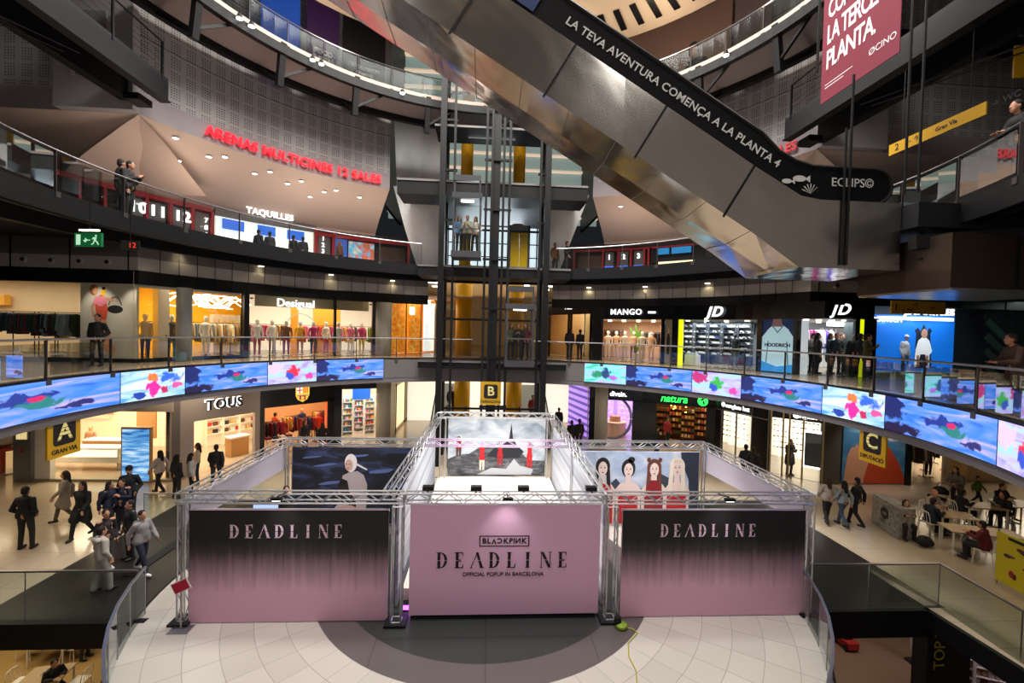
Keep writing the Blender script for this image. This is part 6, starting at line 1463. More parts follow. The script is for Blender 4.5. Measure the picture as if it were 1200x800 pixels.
for k in range(5): b.bb((-3.6, 30.9, F2+.9*k), (4.6, 31, F2+.9*k+.06))
b.build('mullions', 'dark', t)
area('window_light', (.4, 30.5, 5.5), 4, 420, (.8, .92, 1), (math.radians(-90), 0, 0))
t = wthing('glazed_wall', 'tall banded glass wall with pale ledges behind the lift near the top', 'glass wall', None, (.4, 33, 8))
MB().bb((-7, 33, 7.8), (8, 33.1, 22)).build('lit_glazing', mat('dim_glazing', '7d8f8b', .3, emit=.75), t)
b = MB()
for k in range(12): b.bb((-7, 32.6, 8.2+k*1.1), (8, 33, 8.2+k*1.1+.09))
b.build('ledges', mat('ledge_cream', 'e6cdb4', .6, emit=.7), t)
struct('wall_lift_side', MB().bb((-6.2, 27.5, 7.3), (-6.0, 33, 26)), 'dark'); struct('wall_lift_side', MB().bb((6.8, 27.5, 7.3), (7.0, 33, 26)), 'dark')
struct('floor', MB().bb((-4.3, 24.3, 7.0), (5.0, 33, 7.2)), 'dark')

# ================================================================ CINEMA STOREY lobby row
arc_t = lambda px_, py_: atr(px_, py_, 17.5)
def aseg(t, nm, m, pa, pb, z0, z1, r0=17.45, r1=17.58): return MB().arc(r0, r1, z0, z1, ang(arc_t(pa, 280)), ang(arc_t(pb, 280))).build(nm, m, t)
t = wthing('hall_gate', 'row of red-framed cinema hall gates 10 to 12 with white numbers, left', 'doorway', None, tuple(arc_t(190, 240)))
aseg(t, 'frame', 'red', 60, 246, 5.45, 5.65, 17.3, 17.5)
for px_ in (60, 90, 120, 139, 169.5, 198, 224, 247): aseg(t, 'post', 'red', px_-1.8, px_+1.8, F2, 5.5, 17.3, 17.5)
gate = mat('gate_grey', '5f5b5c', .5); gl = mat('gate_blue', '3a6ae0', .5, emit=1.0)
for pa, pb, n_ in ((152, 167, '10'), (173, 193, '11'), (202, 222, '12')):
    aseg(t, 'panel', gate, pa, pb, F2, 5.35); a_ = (ang(arc_t(pa, 280))+ang(arc_t(pb, 280)))/2; arctext(n_, .66, 17.42, a_, 4.95, 'whitelet', t, 'number', .015, spacing=1.15); aseg(t, 'light_strip', gl, pa+2, pb-2, 4.25, 4.33, 17.35, 17.45)
aseg(t, 'panel', gate, 228, 244, F2, 5.35)
for q, s_ in enumerate('789'): arctext(s_, .3, 17.42, ang(arc_t(240, 280)), 5.0-.35*q, 'whitelet', t, 'number', .006)
t = wthing('ticket_office', 'lit white ticket office with blue screens under the TAQUILLES letters', 'ticket office', None, tuple(arc_t(310, 290)))
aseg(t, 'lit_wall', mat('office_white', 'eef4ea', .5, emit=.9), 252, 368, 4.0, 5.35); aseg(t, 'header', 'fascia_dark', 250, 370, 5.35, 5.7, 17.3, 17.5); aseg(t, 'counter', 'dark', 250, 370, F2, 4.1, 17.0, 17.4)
arctext('TAQUILLES', .44, 17.1, ang(arc_t(313, 280)), 5.85, 'whitelet', t, 'sign_lettering', .006, spacing=1.08)
scr = mat('ticket_blue', '2a62c8', .4, emit=.9)
for pa, pb in ((258, 284), (300, 321), (335, 355)): aseg(t, 'monitor', scr, pa, pb, 4.75, 5.25, 17.25, 17.3)
t = wthing('hall_gate', 'red-framed number board and film posters right of the ticket office', 'doorway', None, tuple(arc_t(400, 295)))
for pa, pb in ((367, 371), (388, 391), (477, 480)): aseg(t, 'post', 'red', pa, pb, F2, 5.5, 17.2, 17.45)
aseg(t, 'frame', 'red', 367, 480, 5.2, 5.4, 17.3, 17.45); aseg(t, 'panel', gate, 372, 387, 4.0, 5.3)
for q, s_ in enumerate('1234'): arctext(s_, .34, 17.42, ang(arc_t(378, 280)), 5.05-.36*q, 'whitelet', t, 'number', .006)
aseg(t, 'film_poster', mat('blue_poster', '2f5fb8', .5, emit=.5), 392, 406, 4.1, 5.15, 17.3, 17.4)
def film():
    g = NT('film_print', .5); v, x, y, z = g.obj(); c = g.ramp(g.noise(1.6, 3, v, 1), [(.35, 'e8c8a0'), (.48, '3ab0d8'), (.6, 'd85a3a'), (.75, '2a7a5a')]); g.color(c); g.link(c, g.b.inputs['Emission Color']); g.b.inputs['Emission Strength'].default_value = .55; return g.m
aseg(t, 'film_poster', film(), 408, 438, 4.1, 5.1, 17.3, 17.4); aseg(t, 'panel', mat('snack_brown', '4a3226', .6), 445, 476, 3.6, 5.0)
arctext('1  2  3', .01, 17, 0, 5, 'whitelet', t, 'number')
D.objects.remove([o for o in t.children if o.name.startswith('number')][-1])
t = wthing('hall_gate', 'row of red-framed cinema hall gates 1 to 3 with white numbers, right', 'doorway', None, tuple(arc_t(735, 300)))
aseg(t, 'frame', 'red', 672, 763, 5.15, 5.25, 17.3, 17.45); 
for px_ in (674, 708, 726, 741, 757, 762): aseg(t, 'post', 'red', px_-1, px_+1, F2, 5.2, 17.2, 17.45)
for pa, pb, n_ in ((710, 720, '1'), (727, 737, '2'), (744, 755, '3')):
    aseg(t, 'panel', gate, pa, pb, F2, 5.1); a_ = (ang(arc_t(pa, 280))+ang(arc_t(pb, 280)))/2; arctext(n_, .42, 17.42, a_, 4.75, 'whitelet', t, 'number', .012); aseg(t, 'lit_print', gl, pa, pb, 3.7, 4.2, 17.35, 17.45)
aseg(t, 'panel', mat('snack_brown', '4a3226'), 678, 706, 3.9, 4.9)
t = wthing('snack_bar', 'lit snack counter with blue menu screens on the right cinema storey', 'bar', None, tuple(arc_t(800, 300)))
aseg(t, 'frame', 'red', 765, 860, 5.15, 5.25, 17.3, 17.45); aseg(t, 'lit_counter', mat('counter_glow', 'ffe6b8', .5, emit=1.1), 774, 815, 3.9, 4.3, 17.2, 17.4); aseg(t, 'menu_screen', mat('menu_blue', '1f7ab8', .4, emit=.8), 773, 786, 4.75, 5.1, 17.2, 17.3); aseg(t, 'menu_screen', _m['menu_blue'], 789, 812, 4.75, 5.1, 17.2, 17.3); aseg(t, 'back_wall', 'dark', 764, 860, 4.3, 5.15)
# red rooftop sign letters on the curved wall
t = wthing('cinema_sign', 'red glowing ARENAS MULTICINES 12 SALES letters on the curved wall', 'sign', None, tuple(pol(13.5, -42, 7.85)))
arctext('ARENAS MULTICINES 12 SALES', .56, 13.5, (ang(atr(255, 160, 13.5))+ang(atr(435, 211, 13.5)))/2, 7.83, 'rednoen', t, 'sign_lettering', .010, spacing=1.06)
t = wthing('cinema_sign', 'dim red letters drawn as the cinema sign reflection on the right curved wall, half hidden by the escalator', 'sign', None, tuple(pol(13.5, 42, 7.85)))
arctext('ARENAS MULTICINES 12 SALES', .5, 13.5, 52, 7.83, mat('red_sign_reflection', 'b03038', .5, emit=.5), t, 'sign_lettering', .01)  # these letters imitate the red sign's reflection
# recessed lamps in the sloping lobby soffit
def prof(rr):
    P_ = [(13.57, 7.45), (14.4, 7.15), (16.4, 6.35), (17.55, 5.75)]
    for (a_, b_), (c_, d_) in zip(P_, P_[1:]):
        if a_ <= rr <= c_: return b_+(d_-b_)*(rr-a_)/(c_-a_)
for a, rr in ((-66, 14.3), (-63, 14.0), (-57, 14.4), (-55, 14.1), (-49, 14.6), (-47, 14.2), (-43, 14.7), (-41, 14.3), (-36, 14.7), (-34, 14.4), (-29, 14.6), (-60, 15.2), (-38, 15.3), (30, 14.5), (44, 14.5), (50, 14.4), (57, 14.2), (60, 14.5)):
    p = pol(rr, a, prof(rr)-.015)
    t = wthing('recessed_lamp', 'round recessed lamp in the beige sloping cinema soffit', 'ceiling lamp', 'recessed lamps in the cinema soffit', tuple(p)); MB().tube(p, p-Vector((0, 0, .02)), .13, 12).build('rim', 'fascia_light', t); MB().tube(p-Vector((0, 0, .021)), p-Vector((0, 0, .03)), .10, 12).build('lens', 'lampw', t)
for a in (-62, -46, -32, 36, 54): spot('soffit_lamp', tuple(pol(14.4, a, 7.0)), tuple(pol(15.2, a, 3.2)), 90, (1, .86, .7), 130)
for a, e in ((-60, 85), (-40, 85), (-26, 60), (32, 70), (52, 70), (-80, 25), (80, 12)): area('lobby_uplight', tuple(pol(13.8, a, 4.0)), 1.6, e, (1, .80, .66), (math.radians(180), 0, 0))
# ================================================================ PEOPLE
def remeshed(name, prims, voxel=.012, smooth=4):
    mb = MB()
    def sph(c, r, R=None, n=14, m=9):
        vs = []; fs = []; c = Vector(c)
        for j in range(m+1):
            ph = -PI/2+PI*j/m
            for i in range(n):
                v = Vector((r[0]*math.cos(ph)*math.cos(2*PI*i/n), r[1]*math.cos(ph)*math.sin(2*PI*i/n), r[2]*math.sin(ph))); vs.append(c+(R @ v if R else v))
        for j in range(m):
            for i in range(n): a, b = j*n+i, j*n+(i+1) % n; fs.append((a, b, b+n, a+n))
        mb.add(vs, fs)
    for p in prims:
        if p[0] == 'c':
            mb.tube(p[1], p[2], p[3], 12, p[4]); sph(p[1], (p[3],)*3); sph(p[2], (p[4],)*3)
        else: sph(p[1], p[2], p[3] if len(p) > 3 else None)
    me = D.meshes.new(name); me.from_pydata(mb.v, [], mb.f)
    bm = bmesh.new(); bm.from_mesh(me); bmesh.ops.remove_doubles(bm, verts=bm.verts, dist=1e-5); bmesh.ops.recalc_face_normals(bm, faces=bm.faces); bm.to_mesh(me); bm.free()
    o = D.objects.new(name, me); COL.objects.link(o)
    r = o.modifiers.new('r', 'REMESH'); r.mode = 'VOXEL'; r.voxel_size = voxel; r.use_smooth_shade = True
    s = o.modifiers.new('s', 'SMOOTH'); s.factor = .5; s.iterations = smooth
    dg = bpy.context.evaluated_depsgraph_get(); dg.update(); out = D.meshes.new_from_object(o.evaluated_get(dg)); D.objects.remove(o); out.name = name
    out.materials.clear(); out.materials.append(M['skin']); return out
V = Vector
def joints(pose):
    J = dict(pel=V((0, 0, .95)), wa=V((0, .0, 1.08)), che=V((0, 0, 1.28)), nk=V((0, .01, 1.46)), hd=V((0, -.015, 1.60)))
    for s, S in ((-1, 'L'), (1, 'R')):
        J['sh'+S] = V((s*.175, .01, 1.40)); J['hip'+S] = V((s*.095, 0, .92))
        J['el'+S] = V((s*.235, .03, 1.12)); J['wr'+S] = V((s*.225, -.05, .88)); J['kn'+S] = V((s*.105, -.01, .50)); J['an'+S] = V((s*.11, .02, .085)); J['hdir'+S] = V((0, -.25, -1))
    if pose == 'walk':
        J['knL'] = V((-.1, -.17, .52)); J['anL'] = V((-.1, -.25, .09)); J['knR'] = V((.1, .04, .49)); J['anR'] = V((.1, .28, .15))
        J['elL'] = V((-.25, .14, 1.15)); J['wrL'] = V((-.24, .15, .90)); J['elR'] = V((.25, -.06, 1.14)); J['wrR'] = V((.22, -.24, .96))
    if pose == 'step': J['knL'] = V((-.1, -.10, .50)); J['anL'] = V((-.11, -.12, .085)); J['anR'] = V((.11, .12, .10)); J['wrL'] = V((-.2, -.1, .92))
    if pose == 'pocket':
        for s, S in ((-1, 'L'), (1, 'R')): J['el'+S] = V((s*.27, .08, 1.12)); J['wr'+S] = V((s*.20, -.08, .98)); J['hdir'+S] = V((-s*.4, -.5, -1))
        J['knL'] = V((-.13, -.03, .5)); J['anL'] = V((-.16, 0, .085))
    if pose == 'phone':
        for s, S in ((-1, 'L'), (1, 'R')): J['el'+S] = V((s*.24, -.05, 1.12)); J['wr'+S] = V((s*.08, -.26, 1.22)); J['hdir'+S] = V((-s*.3, -.6, .7))
        J['hd'] = V((0, -.05, 1.585))
    if pose == 'lean':
        for s, S in ((-1, 'L'), (1, 'R')): J['el'+S] = V((s*.25, -.16, 1.10)); J['wr'+S] = V((s*.12, -.38, 1.08)); J['hdir'+S] = V((-s*.6, -1, -.2))
        for k in ('che', 'nk', 'shL', 'shR'): J[k] = J[k]+V((0, -.08, -.02))
        J['hd'] = J['hd']+V((0, -.14, -.03))
    if pose == 'sit':
        dz = V((0, 0, -.44))
        for k in list(J): 
            if k[:2] not in ('kn', 'an', 'hd') or k == 'hd': J[k] = J[k]+dz
        for s, S in ((-1, 'L'), (1, 'R')):
            J['kn'+S] = V((s*.13, -.42, .50)); J['an'+S] = V((s*.13, -.40, .085)); J['el'+S] = V((s*.25, -.12, .76)); J['wr'+S] = V((s*.12, -.36, .82)); J['hdir'+S] = V((-s*.4, -1, .1))
        for k in ('che', 'nk', 'shL', 'shR'): J[k] = J[k]+V((0, -.06, 0))
        J['hd'] = J['hd']+V((0, -.10, -.01))
    if pose == 'wide':
        for s, S in ((-1, 'L'), (1, 'R')): J['kn'+S] = V((s*.15, -.02, .5)); J['an'+S] = V((s*.20, .0, .085)); J['el'+S] = V((s*.33, .03, 1.15)); J['wr'+S] = V((s*.33, -.10, .95))
    return J
def build_pose(pose):
    J = joints(pose); P = {}
    hd = J['hd']
    body = [('e', hd+V((0, .01, .02)), (.078, .095, .115)), ('e', hd+V((0, -.03, -.045)), (.055, .06, .07)), ('e', hd+V((0, -.10, -.01)), (.013, .02, .022)), ('e', hd+V((-.08, .01, 0)), (.012, .022, .032)), ('e', hd+V((.08, .01, 0)), (.012, .022, .032)),
            ('c', J['nk']+V((0, 0, -.06)), hd+V((0, .01, -.05)), .055, .052), ('c', J['che'], J['nk']+V((0, 0, -.08)), .12, .08), ('e', J['che'], (.15, .10, .15)), ('c', J['che'], J['pel'], .115, .125)]
    for S in 'LR':
        body += [('c', J['nk']+V((0, 0, -.08)), J['sh'+S], .06, .055), ('c', J['sh'+S], J['el'+S], .048, .036), ('c', J['el'+S], J['wr'+S], .036, .024), ('c', J['hip'+S], J['kn'+S], .078, .052), ('c', J['kn'+S], J['an'+S], .052, .035),
                 ('c', J['an'+S]+V((0, .02, -.04)), J['an'+S]+V((0, -.14, -.05)), .036, .03)]
        d = J['hdir'+S].normalized(); s = -1 if S == 'L' else 1; side = V((0, 1, 0)) if abs(d.y) < .8 else V((s, 0, 0)); side = (side-d*side.dot(d)).normalized()
        w = J['wr'+S]; body.append(('c', w, w+d*.075, .024, .030))
        for k in range(4):
            o = side*(.024*(k-1.5)); L = (.066, .076, .070, .054)[k]; nrm = d.cross(side).normalized()*(.018*s)
            b0 = w+d*.085+o; b1 = b0+d*L*.55+nrm*.4; body += [('c', b0-d*.02, b1, .0105, .0095), ('c', b1, b1+d*L*.5+nrm, .0095, .0085)]
        t0 = w+d*.03-side*.026; body += [('c', t0, t0-side*.028+d*.035, .012, .010), ('c', t0-side*.028+d*.035, t0-side*.03+d*.062, .010, .009)]
    P['body'] = remeshed('body', body, .0105, 3)
    def top(low, girth, bulk):
        pr = [('e', J['che']+V((0, 0, .0)), (.165*bulk, .12*bulk, .17)), ('c', J['che'], J['wa'], .15*bulk, .145*bulk), ('c', J['nk']+V((0, .01, -.07)), J['nk']+V((0, .01, -.015)), .10*bulk, .075)]
        for S in 'LR': pr += [('c', J['nk']+V((0, 0, -.075)), J['sh'+S]+V((0, 0, -.02)), .078*bulk, .070*bulk), ('c', J['sh'+S]+V((0, 0, -.02)), J['el'+S], .070*bulk, .058*bulk), ('c', J['el'+S], J['wr'+S], .060*bulk, .046*bulk)]
        for S in 'LR':
            if low == 'hip': pr.append(('c', J['wa']+V(((-.06 if S == 'L' else .06), 0, 0)), J['hip'+S]+V((0, 0, .02)), .13*girth, .135*girth))
            else: pr.append(('c', J['hip'+S], J['hip'+S].lerp(J['kn'+S], .75), .135*girth, .15*girth)); pr.append(('c', J['wa'], J['hip'+S], .14*girth, .135*girth))
        return pr
    P['jacket'] = remeshed('jacket', top('hip', 1, 1.06), .014, 5)
    P['coat'] = remeshed('coat', top('knee', 1, 1.08), .014, 5)
    P['slim'] = remeshed('top', top('hip', .86, .86), .013, 4)
    tr = []; trw = []
    for S in 'LR':
        tr += [('c', J['pel']+V((0, 0, .02)), J['hip'+S], .125, .115), ('c', J['hip'+S], J['kn'+S], .098, .068), ('c', J['kn'+S], J['an'+S]+V((0, 0, .02)), .068, .054)]
        trw += [('c', J['pel']+V((0, 0, .02)), J['hip'+S], .13, .12), ('c', J['hip'+S], J['kn'+S], .11, .092), ('c', J['kn'+S], J['an'+S]+V((0, 0, -.005)), .092, .082)]
    P['trousers'] = remeshed('trousers', tr, .014, 4); P['wide_trousers'] = remeshed('trousers', trw, .014, 4)
    sh = []
    for S in 'LR': a = J['an'+S]; sh += [('c', a+V((0, .03, -.035)), a+V((0, -.15, -.042)), .048, .04), ('c', a+V((0, .01, .02)), a+V((0, .02, -.03)), .05, .05)]
    P['shoes'] = [remeshed('shoe', sh[:2], .012, 3), remeshed('shoe', sh[2:], .012, 3)]
    P['hair_short'] = remeshed('hair', [('e', hd+V((0, .028, .045)), (.088, .100, .102)), ('e', hd+V((0, .055, -.01)), (.078, .07, .085))], .011, 3)
    P['hair_long'] = remeshed('hair', [('e', hd+V((0, .03, .04)), (.092, .104, .108)), ('c', hd+V((0, .07, 0)), hd+V((0, .11, -.26)), .085, .07), ('c', hd+V((-.075, .02, 0)), hd+V((-.09, .03, -.24)), .03, .035), ('c', hd+V((.075, .02, 0)), hd+V((.09, .03, -.24)), .03, .035)], .012, 4)
    P['hair_cap'] = remeshed('hat', [('e', hd+V((0, .012, .062)), (.094, .106, .085)), ('e', hd+V((0, -.10, .05)), (.06, .07, .012))], .011, 2)
    P['hair_beanie'] = remeshed('hat', [('e', hd+V((0, .012, .062)), (.097, .110, .10))], .012, 2)
    P['hood'] = remeshed('hood', [('c', J['nk']+V((-.07, .10, -.06)), J['nk']+V((.07, .10, -.06)), .075, .075), ('e', J['nk']+V((0, .11, -.12)), (.10, .06, .10))], .014, 3)
    P['bag'] = remeshed('backpack', [('c', J['che']+V((-.07, .2, .06)), J['che']+V((-.08, .2, -.2)), .09, .1), ('c', J['che']+V((.07, .2, .06)), J['che']+V((.08, .2, -.2)), .09, .1)], .016, 3)
    P['J'] = J
    return P
POSES = {}
def person(at, pose, face, top, bot, label, h=1.70, hair=('short', '1c1512'), kind='jacket', shoes='1a1a1c', skin='c08a70', extra=(), wide=False, group=None, faceparts=False):
    if pose not in POSES: POSES[pose] = build_pose(pose)
    P = POSES[pose]; J = P['J']
    t = thing('person', label, 'person', group, tuple(at), math.radians(face)); k = h/1.72; t.scale = (k, k, k)
    def put(nm, me, col, rough=.8):
        o = D.objects.new(nm, me); COL.objects.link(o); o.parent = t; o.material_slots[0].link = 'OBJECT'; o.material_slots[0].material = mat('person_'+nm+'_'+col, col, rough); return o
    bo = put('body', P['body'], skin, .6); put('jacket' if kind != 'coat' else 'coat', P[kind], top); put('trousers', P['wide_trousers' if wide else 'trousers'], bot)
    for s in P['shoes']: put('shoe', s, shoes, .6)
    if hair[0] in ('cap', 'beanie'): put('hair', P['hair_short'], '1c1512'); put('hat', P['hair_'+hair[0]], hair[1])
    else: put('hair', P['hair_'+hair[0]], hair[1])
    for e in extra:
        nm, col = e; put({'bag': 'backpack', 'hood': 'hood'}[nm], P[nm], col)
    if faceparts:
        hd = J['hd']
        for s in (-1, 1):
            mb = MB(); mb.lathe([(.002, -.006), (.011, 0), (.002, .006)], hd+V((s*.032, -.083, .012)), 8); mb.build('eye', mat('eye_dark', '1a120e', .3), bo)
        mb = MB(); mb.box(hd+V((0, -.083, -.062)), (.042, .012, .009)); mb.build('mouth', mat('lips', '9a5048', .5), bo)
    return t
def g0(px, py): return atz(px, py, F0)
def g1(px, py): return atz(px, py, F1)
# ground storey, left
person(g0(30, 643), 'pocket', 185, '131316', '24221f', 'person in black padded jacket walking away at the far left', 1.80, kind='jacket', extra=(('hood', '131316'),))
person(g0(76, 612), 'walk', -60, '8f8478', '5a5248', 'person in beige coat half hidden behind the black-coated walker', 1.68, ('long', '20150f'), 'coat')
person(g0(96, 630), 'walk', 0, '0f0f12', '17171a', 'person in long black coat striding towards the viewer, left', 1.70, ('long', '2a1a16'), 'coat', faceparts=True)
person(g0(129, 626), 'walk', 90, '141c33', '16161c', 'person in navy jacket with small backpack, seen from the side', 1.66, ('long', '1c1410'), 'jacket', extra=(('bag', '10131f'),))
person(g0(151, 612), 'pocket', 20, '15171e', '1a1a20', 'tall person in dark jacket and cap beside the blue video panel', 1.86, ('beanie', '14161c'), 'jacket', faceparts=True)
person(g0(143, 622), 'phone', 10, '161d38', '1b2030', 'person in navy top holding something, before the tall capped person', 1.66, kind='slim', faceparts=True)
person(g0(152, 655), 'stand', -30, '16171c', '1b1b20', 'dark-clothed person just behind the grey-hooded walker', 1.64, kind='jacket', faceparts=True)
person(g0(166, 672), 'walk', 75, '8d8b8c', '1d2238', 'person in grey hooded top and navy trousers striding to the right', 1.66, kind='jacket', shoes='e8e8e8', extra=(('hood', '8d8b8c'),), faceparts=True)
person(g0(124, 668), 'stand', 60, '2a2426', '4a4440', 'person with tied dark hair just behind the pale-suited child', 1.62, kind='slim', shoes='d8d4cc', faceparts=True)
person(g0(119, 693), 'step', 150, 'b9b2aa', 'b3aca4', 'person in pale grey hooded tracksuit walking by the bottom-left railing', 1.60, ('short', '1c1512'), 'jacket', '17171a', extra=(('hood', 'b9b2aa'),), wide=True)
for px, py, top, lab, hr, po, fc in ((187, 578, 'b8b0aa', 'person in white top with black bag by the left stair railing', 'long', 'walk', -100), (207, 584, '15151a', 'person in black standing at the left stair railing', 'long', 'stand', 160), (224, 582, 'a39e9c', 'person in pale grey jacket at the left stair railing', 'long', 'stand', 120)):
    person(g0(px, py), po, fc, top, '1a1a20', lab, 1.66, (hr, '1a120e'), 'jacket')
person(g0(231, 566), 'stand', -60, 'c8b8a4', '2a3048', 'person in cream top and jeans at the entrance under the TOUS letters', 1.66, ('long', '3a2416'), 'slim')
person(g0(253, 572), 'walk', 200, '141318', '1a1a1e', 'person in black jacket before the shop under the TOUS letters', 1.76, kind='jacket')
person(V((-11.6, 26.2, F0)), 'stand', 150, 'c8502e', '2a2a34', 'person in orange top inside the football shop', 1.68)
person(V((-9.2, 24.2, F0)), 'stand', 60, '1a1a1e', '22222a', 'person in black in front of the drugstore entrance, left one', 1.66, ('long', '1a120e'))
person(V((-8.1, 23.6, F0)), 'pocket', 200, '16161a', '22222a', 'person in black in front of the drugstore entrance, right one', 1.68, ('long', '1a120e'))
person(aty(350, 606, 14.2)+V((0, 0, 0)) if False else V((-5.85, 14.0, F0)), 'stand', 30, '131317', '1a1a1e', 'dark-clothed person inside the stand before the dark sky poster', 1.75, faceparts=True)
# corridor, right
person(V((2.3, 24.9, F0)) if False else aty(655, 486, 29)*1.0, 'stand', 160, '18181d', '1a1a20', 'person in black standing in the bright corridor right of the lift', 1.72).location.z = F0
p_ = aty(670, 500, 25); person(V((p_.x, 25, F0)), 'stand', 175, '141418', '18181c', 'left one of the dark couple by the purple wall panel', 1.70)
p_ = aty(679, 500, 25); person(V((p_.x, 25, F0)), 'stand', 190, '17171c', '18181c', 'right one of the dark couple by the purple wall panel', 1.78)
p_ = aty(770, 500, 23.4); person(V((p_.x, 23.4, F0)), 'pocket', 90, '121216', '16161a', 'person in black leaning by the entrance under the green letters', 1.74)
p_ = aty(782, 500, 26.3); person(V((p_.x, 26.3, F0)), 'stand', 20, 'a02a34', '2a3a34', 'person in red top inside the shop under the green letters', 1.68)
p_ = aty(875, 510, 19.6); person(V((p_.x, 19.6, F0)), 'phone', 170, '17161a', '1a1a1e', 'dark-jacketed person before the left sunglasses front', 1.78)
p_ = aty(884, 510, 19.2); person(V((p_.x, 19.2, F0)), 'pocket', 150, '1f1a1a', '16161a', 'second dark-jacketed person before the left sunglasses front', 1.74)
p_ = aty(932, 500, 20.6); person(V((p_.x, 20.9, F0)), 'phone', 10, '16140f', '17151a', 'shop assistant in long black dress behind the brass posts', 1.74, ('long', '3a2416'), 'coat', faceparts=True)
# ground storey, right
person(g0(969, 613), 'walk', 165, 'b3a69c', '15151c', 'person in pale jumper and dark trousers, left of the three walkers on the right', 1.66, ('long', '3a2018'), 'jacket')
person(g0(987, 617), 'walk', 190, '8b9aa6', '3a4a5e', 'person in pale blue top and jeans, middle of the three walkers on the right', 1.62, ('long', '17110f'), 'slim')
person(g0(1002, 616), 'walk', 205, '0f0f12', '121215', 'person in black jacket, right of the three walkers on the right', 1.72, ('short', '17110f'), 'jacket')
t_l = g0(1120, 596)
person(t_l, 'lean', -70, '6f655a', '2a2622', 'person in brown-grey jacket pushing the pushchair', 1.70, ('long', '2a1c14'))
person(g0(1145, 592), 'walk', 20, '4c6a14', '1a1e1a', 'child in bright green jacket between the cafe tables', 1.20, ('short', '1c1512'), faceparts=True)
def chair(loc, rz, label, group='white metal cafe chairs'):
    t = thing('cafe_chair', label, 'chair', group, tuple(loc), math.radians(rz)); wm = mat('chair_white', 'e9e4da', .45)
    MB().box((0, 0, .45), (.42, .42, .03)).build('seat', wm, t)
    for a in (-1, 1):
        MB().tube((a*.18, -.18, .44), (a*.21, -.22, 0), .014).build('leg', wm, t); MB().tube((a*.18, .18, .44), (a*.21, .26, 0), .014).build('leg', wm, t)
    b = MB(); pts = [V((-.2, .19, .44)), V((-.21, .24, .7)), V((-.17, .26, .84)), V((0, .27, .87)), V((.17, .26, .84)), V((.21, .24, .7)), V((.2, .19, .44))]; b.path(pts, .014, 6)
    for x in (-.09, 0, .09): b.tube((x, .2, .45), (x, .265, .86), .009, 5)
    b.build('backrest', wm, t); return t
def cafe_table(loc, rz, W, Dp, label):
    t = thing('cafe_table', label, 'table', None, tuple(loc), math.radians(rz)); MB().box((0, 0, .735), (W, Dp, .035)).build('table_top', mat('table_oak', 'b39a76', .4), t)
    for a in (-1, 1):
        for b in (-1, 1): MB().box((a*(W/2-.06), b*(Dp/2-.06), .36), (.04, .04, .72)).build('leg', 'chair_white' if 'chair_white' in M else _m['chair_white'], t)
    return t
chair((-99, 0, 0), 0, 'x'); 
for o in [o for o in D.objects if o.get('label') == 'x']:
    for c in list(o.children): D.objects.remove(c)
    D.objects.remove(o)
def tz(px, py, z): return atz(px, py, z)
TA = tz(1150, 622, F0+.74); TA.z = F0; TB = tz(1118, 603, F0+.74); TB.z = F0
cafe_table(TA, -18, 1.9, .75, 'long oak-topped cafe table in front, right')
cafe_table(TB, -18, 1.1, .75, 'oak-topped cafe table under the pale-shirted seated person')
TC = tz(1150, 592, F0+.74); TC.z = F0; cafe_table(TC, -12, 1.3, .7, 'oak-topped cafe table beside the child in green')
TD = tz(1190, 590, F0+.74); TD.z = F0; cafe_table(TD, -8, 1.2, .8, 'oak-topped cafe table at the right edge')
def rel(T, a, b, rz=-18): r = math.radians(rz); return T+V((math.cos(r)*a-math.sin(r)*b, math.sin(r)*a+math.cos(r)*b, 0))
SEATS = []
def seat(T, a, b, face, label=None, top=None, bot='1f1f26', hair=('short', '1c1512'), rz=-18, h=1.7, fp=False, clab=None):
    p = rel(T, a, b, rz); chair(p, face, clab or 'white metal cafe chair at the cafe tables on the right')
    if label:
        q = p+V((math.sin(math.radians(face))*.0, 0, .02)); person(q, 'sit', face, top, bot, label, h, hair, faceparts=fp)
seat(TB, -.25, .75, 0, 'heavy person in pale shirt sitting behind the nearest cafe tables', 'a08f82', hair=('short', 'a8725a'), fp=True, h=1.8)
seat(TB, -.75, -.15, 90, 'person in blue-black jacket sitting at the left end of the cafe tables', '141c2c')
seat(TA, -.35, -.75, 180+25, 'person in dark red top sitting with back turned at the front cafe table', '5a0f16')
seat(TA, .45, -.8, 190); seat(TA, .9, -.75, 170); seat(TA, .3, .75, 0)
seat(TC, -.7, 0, 80, 'person in black eating at the table beside the child in green, left', '131316', rz=-12)
seat(TC, .75, .05, -80, 'person with long dark hair sitting at the table beside the child in green, right', '17161b', hair=('long', '241a14'), rz=-12)
seat(TD, .1, .7, 0, 'person in black sitting at the table at the right edge', '101014', rz=-8); seat(TD, -.7, -.2, 70, rz=-8); seat(TD, .2, -.75, 175, rz=-8)
pc = g0(1058, 628); chair(pc, 100, 'white metal chair by the marble counter'); person(pc+V((0, 0, .02)), 'sit', -20, '15130f', '1f1f26', 'person in black sitting sideways by the marble counter', 1.68, ('long', '2a1d16'), faceparts=True)
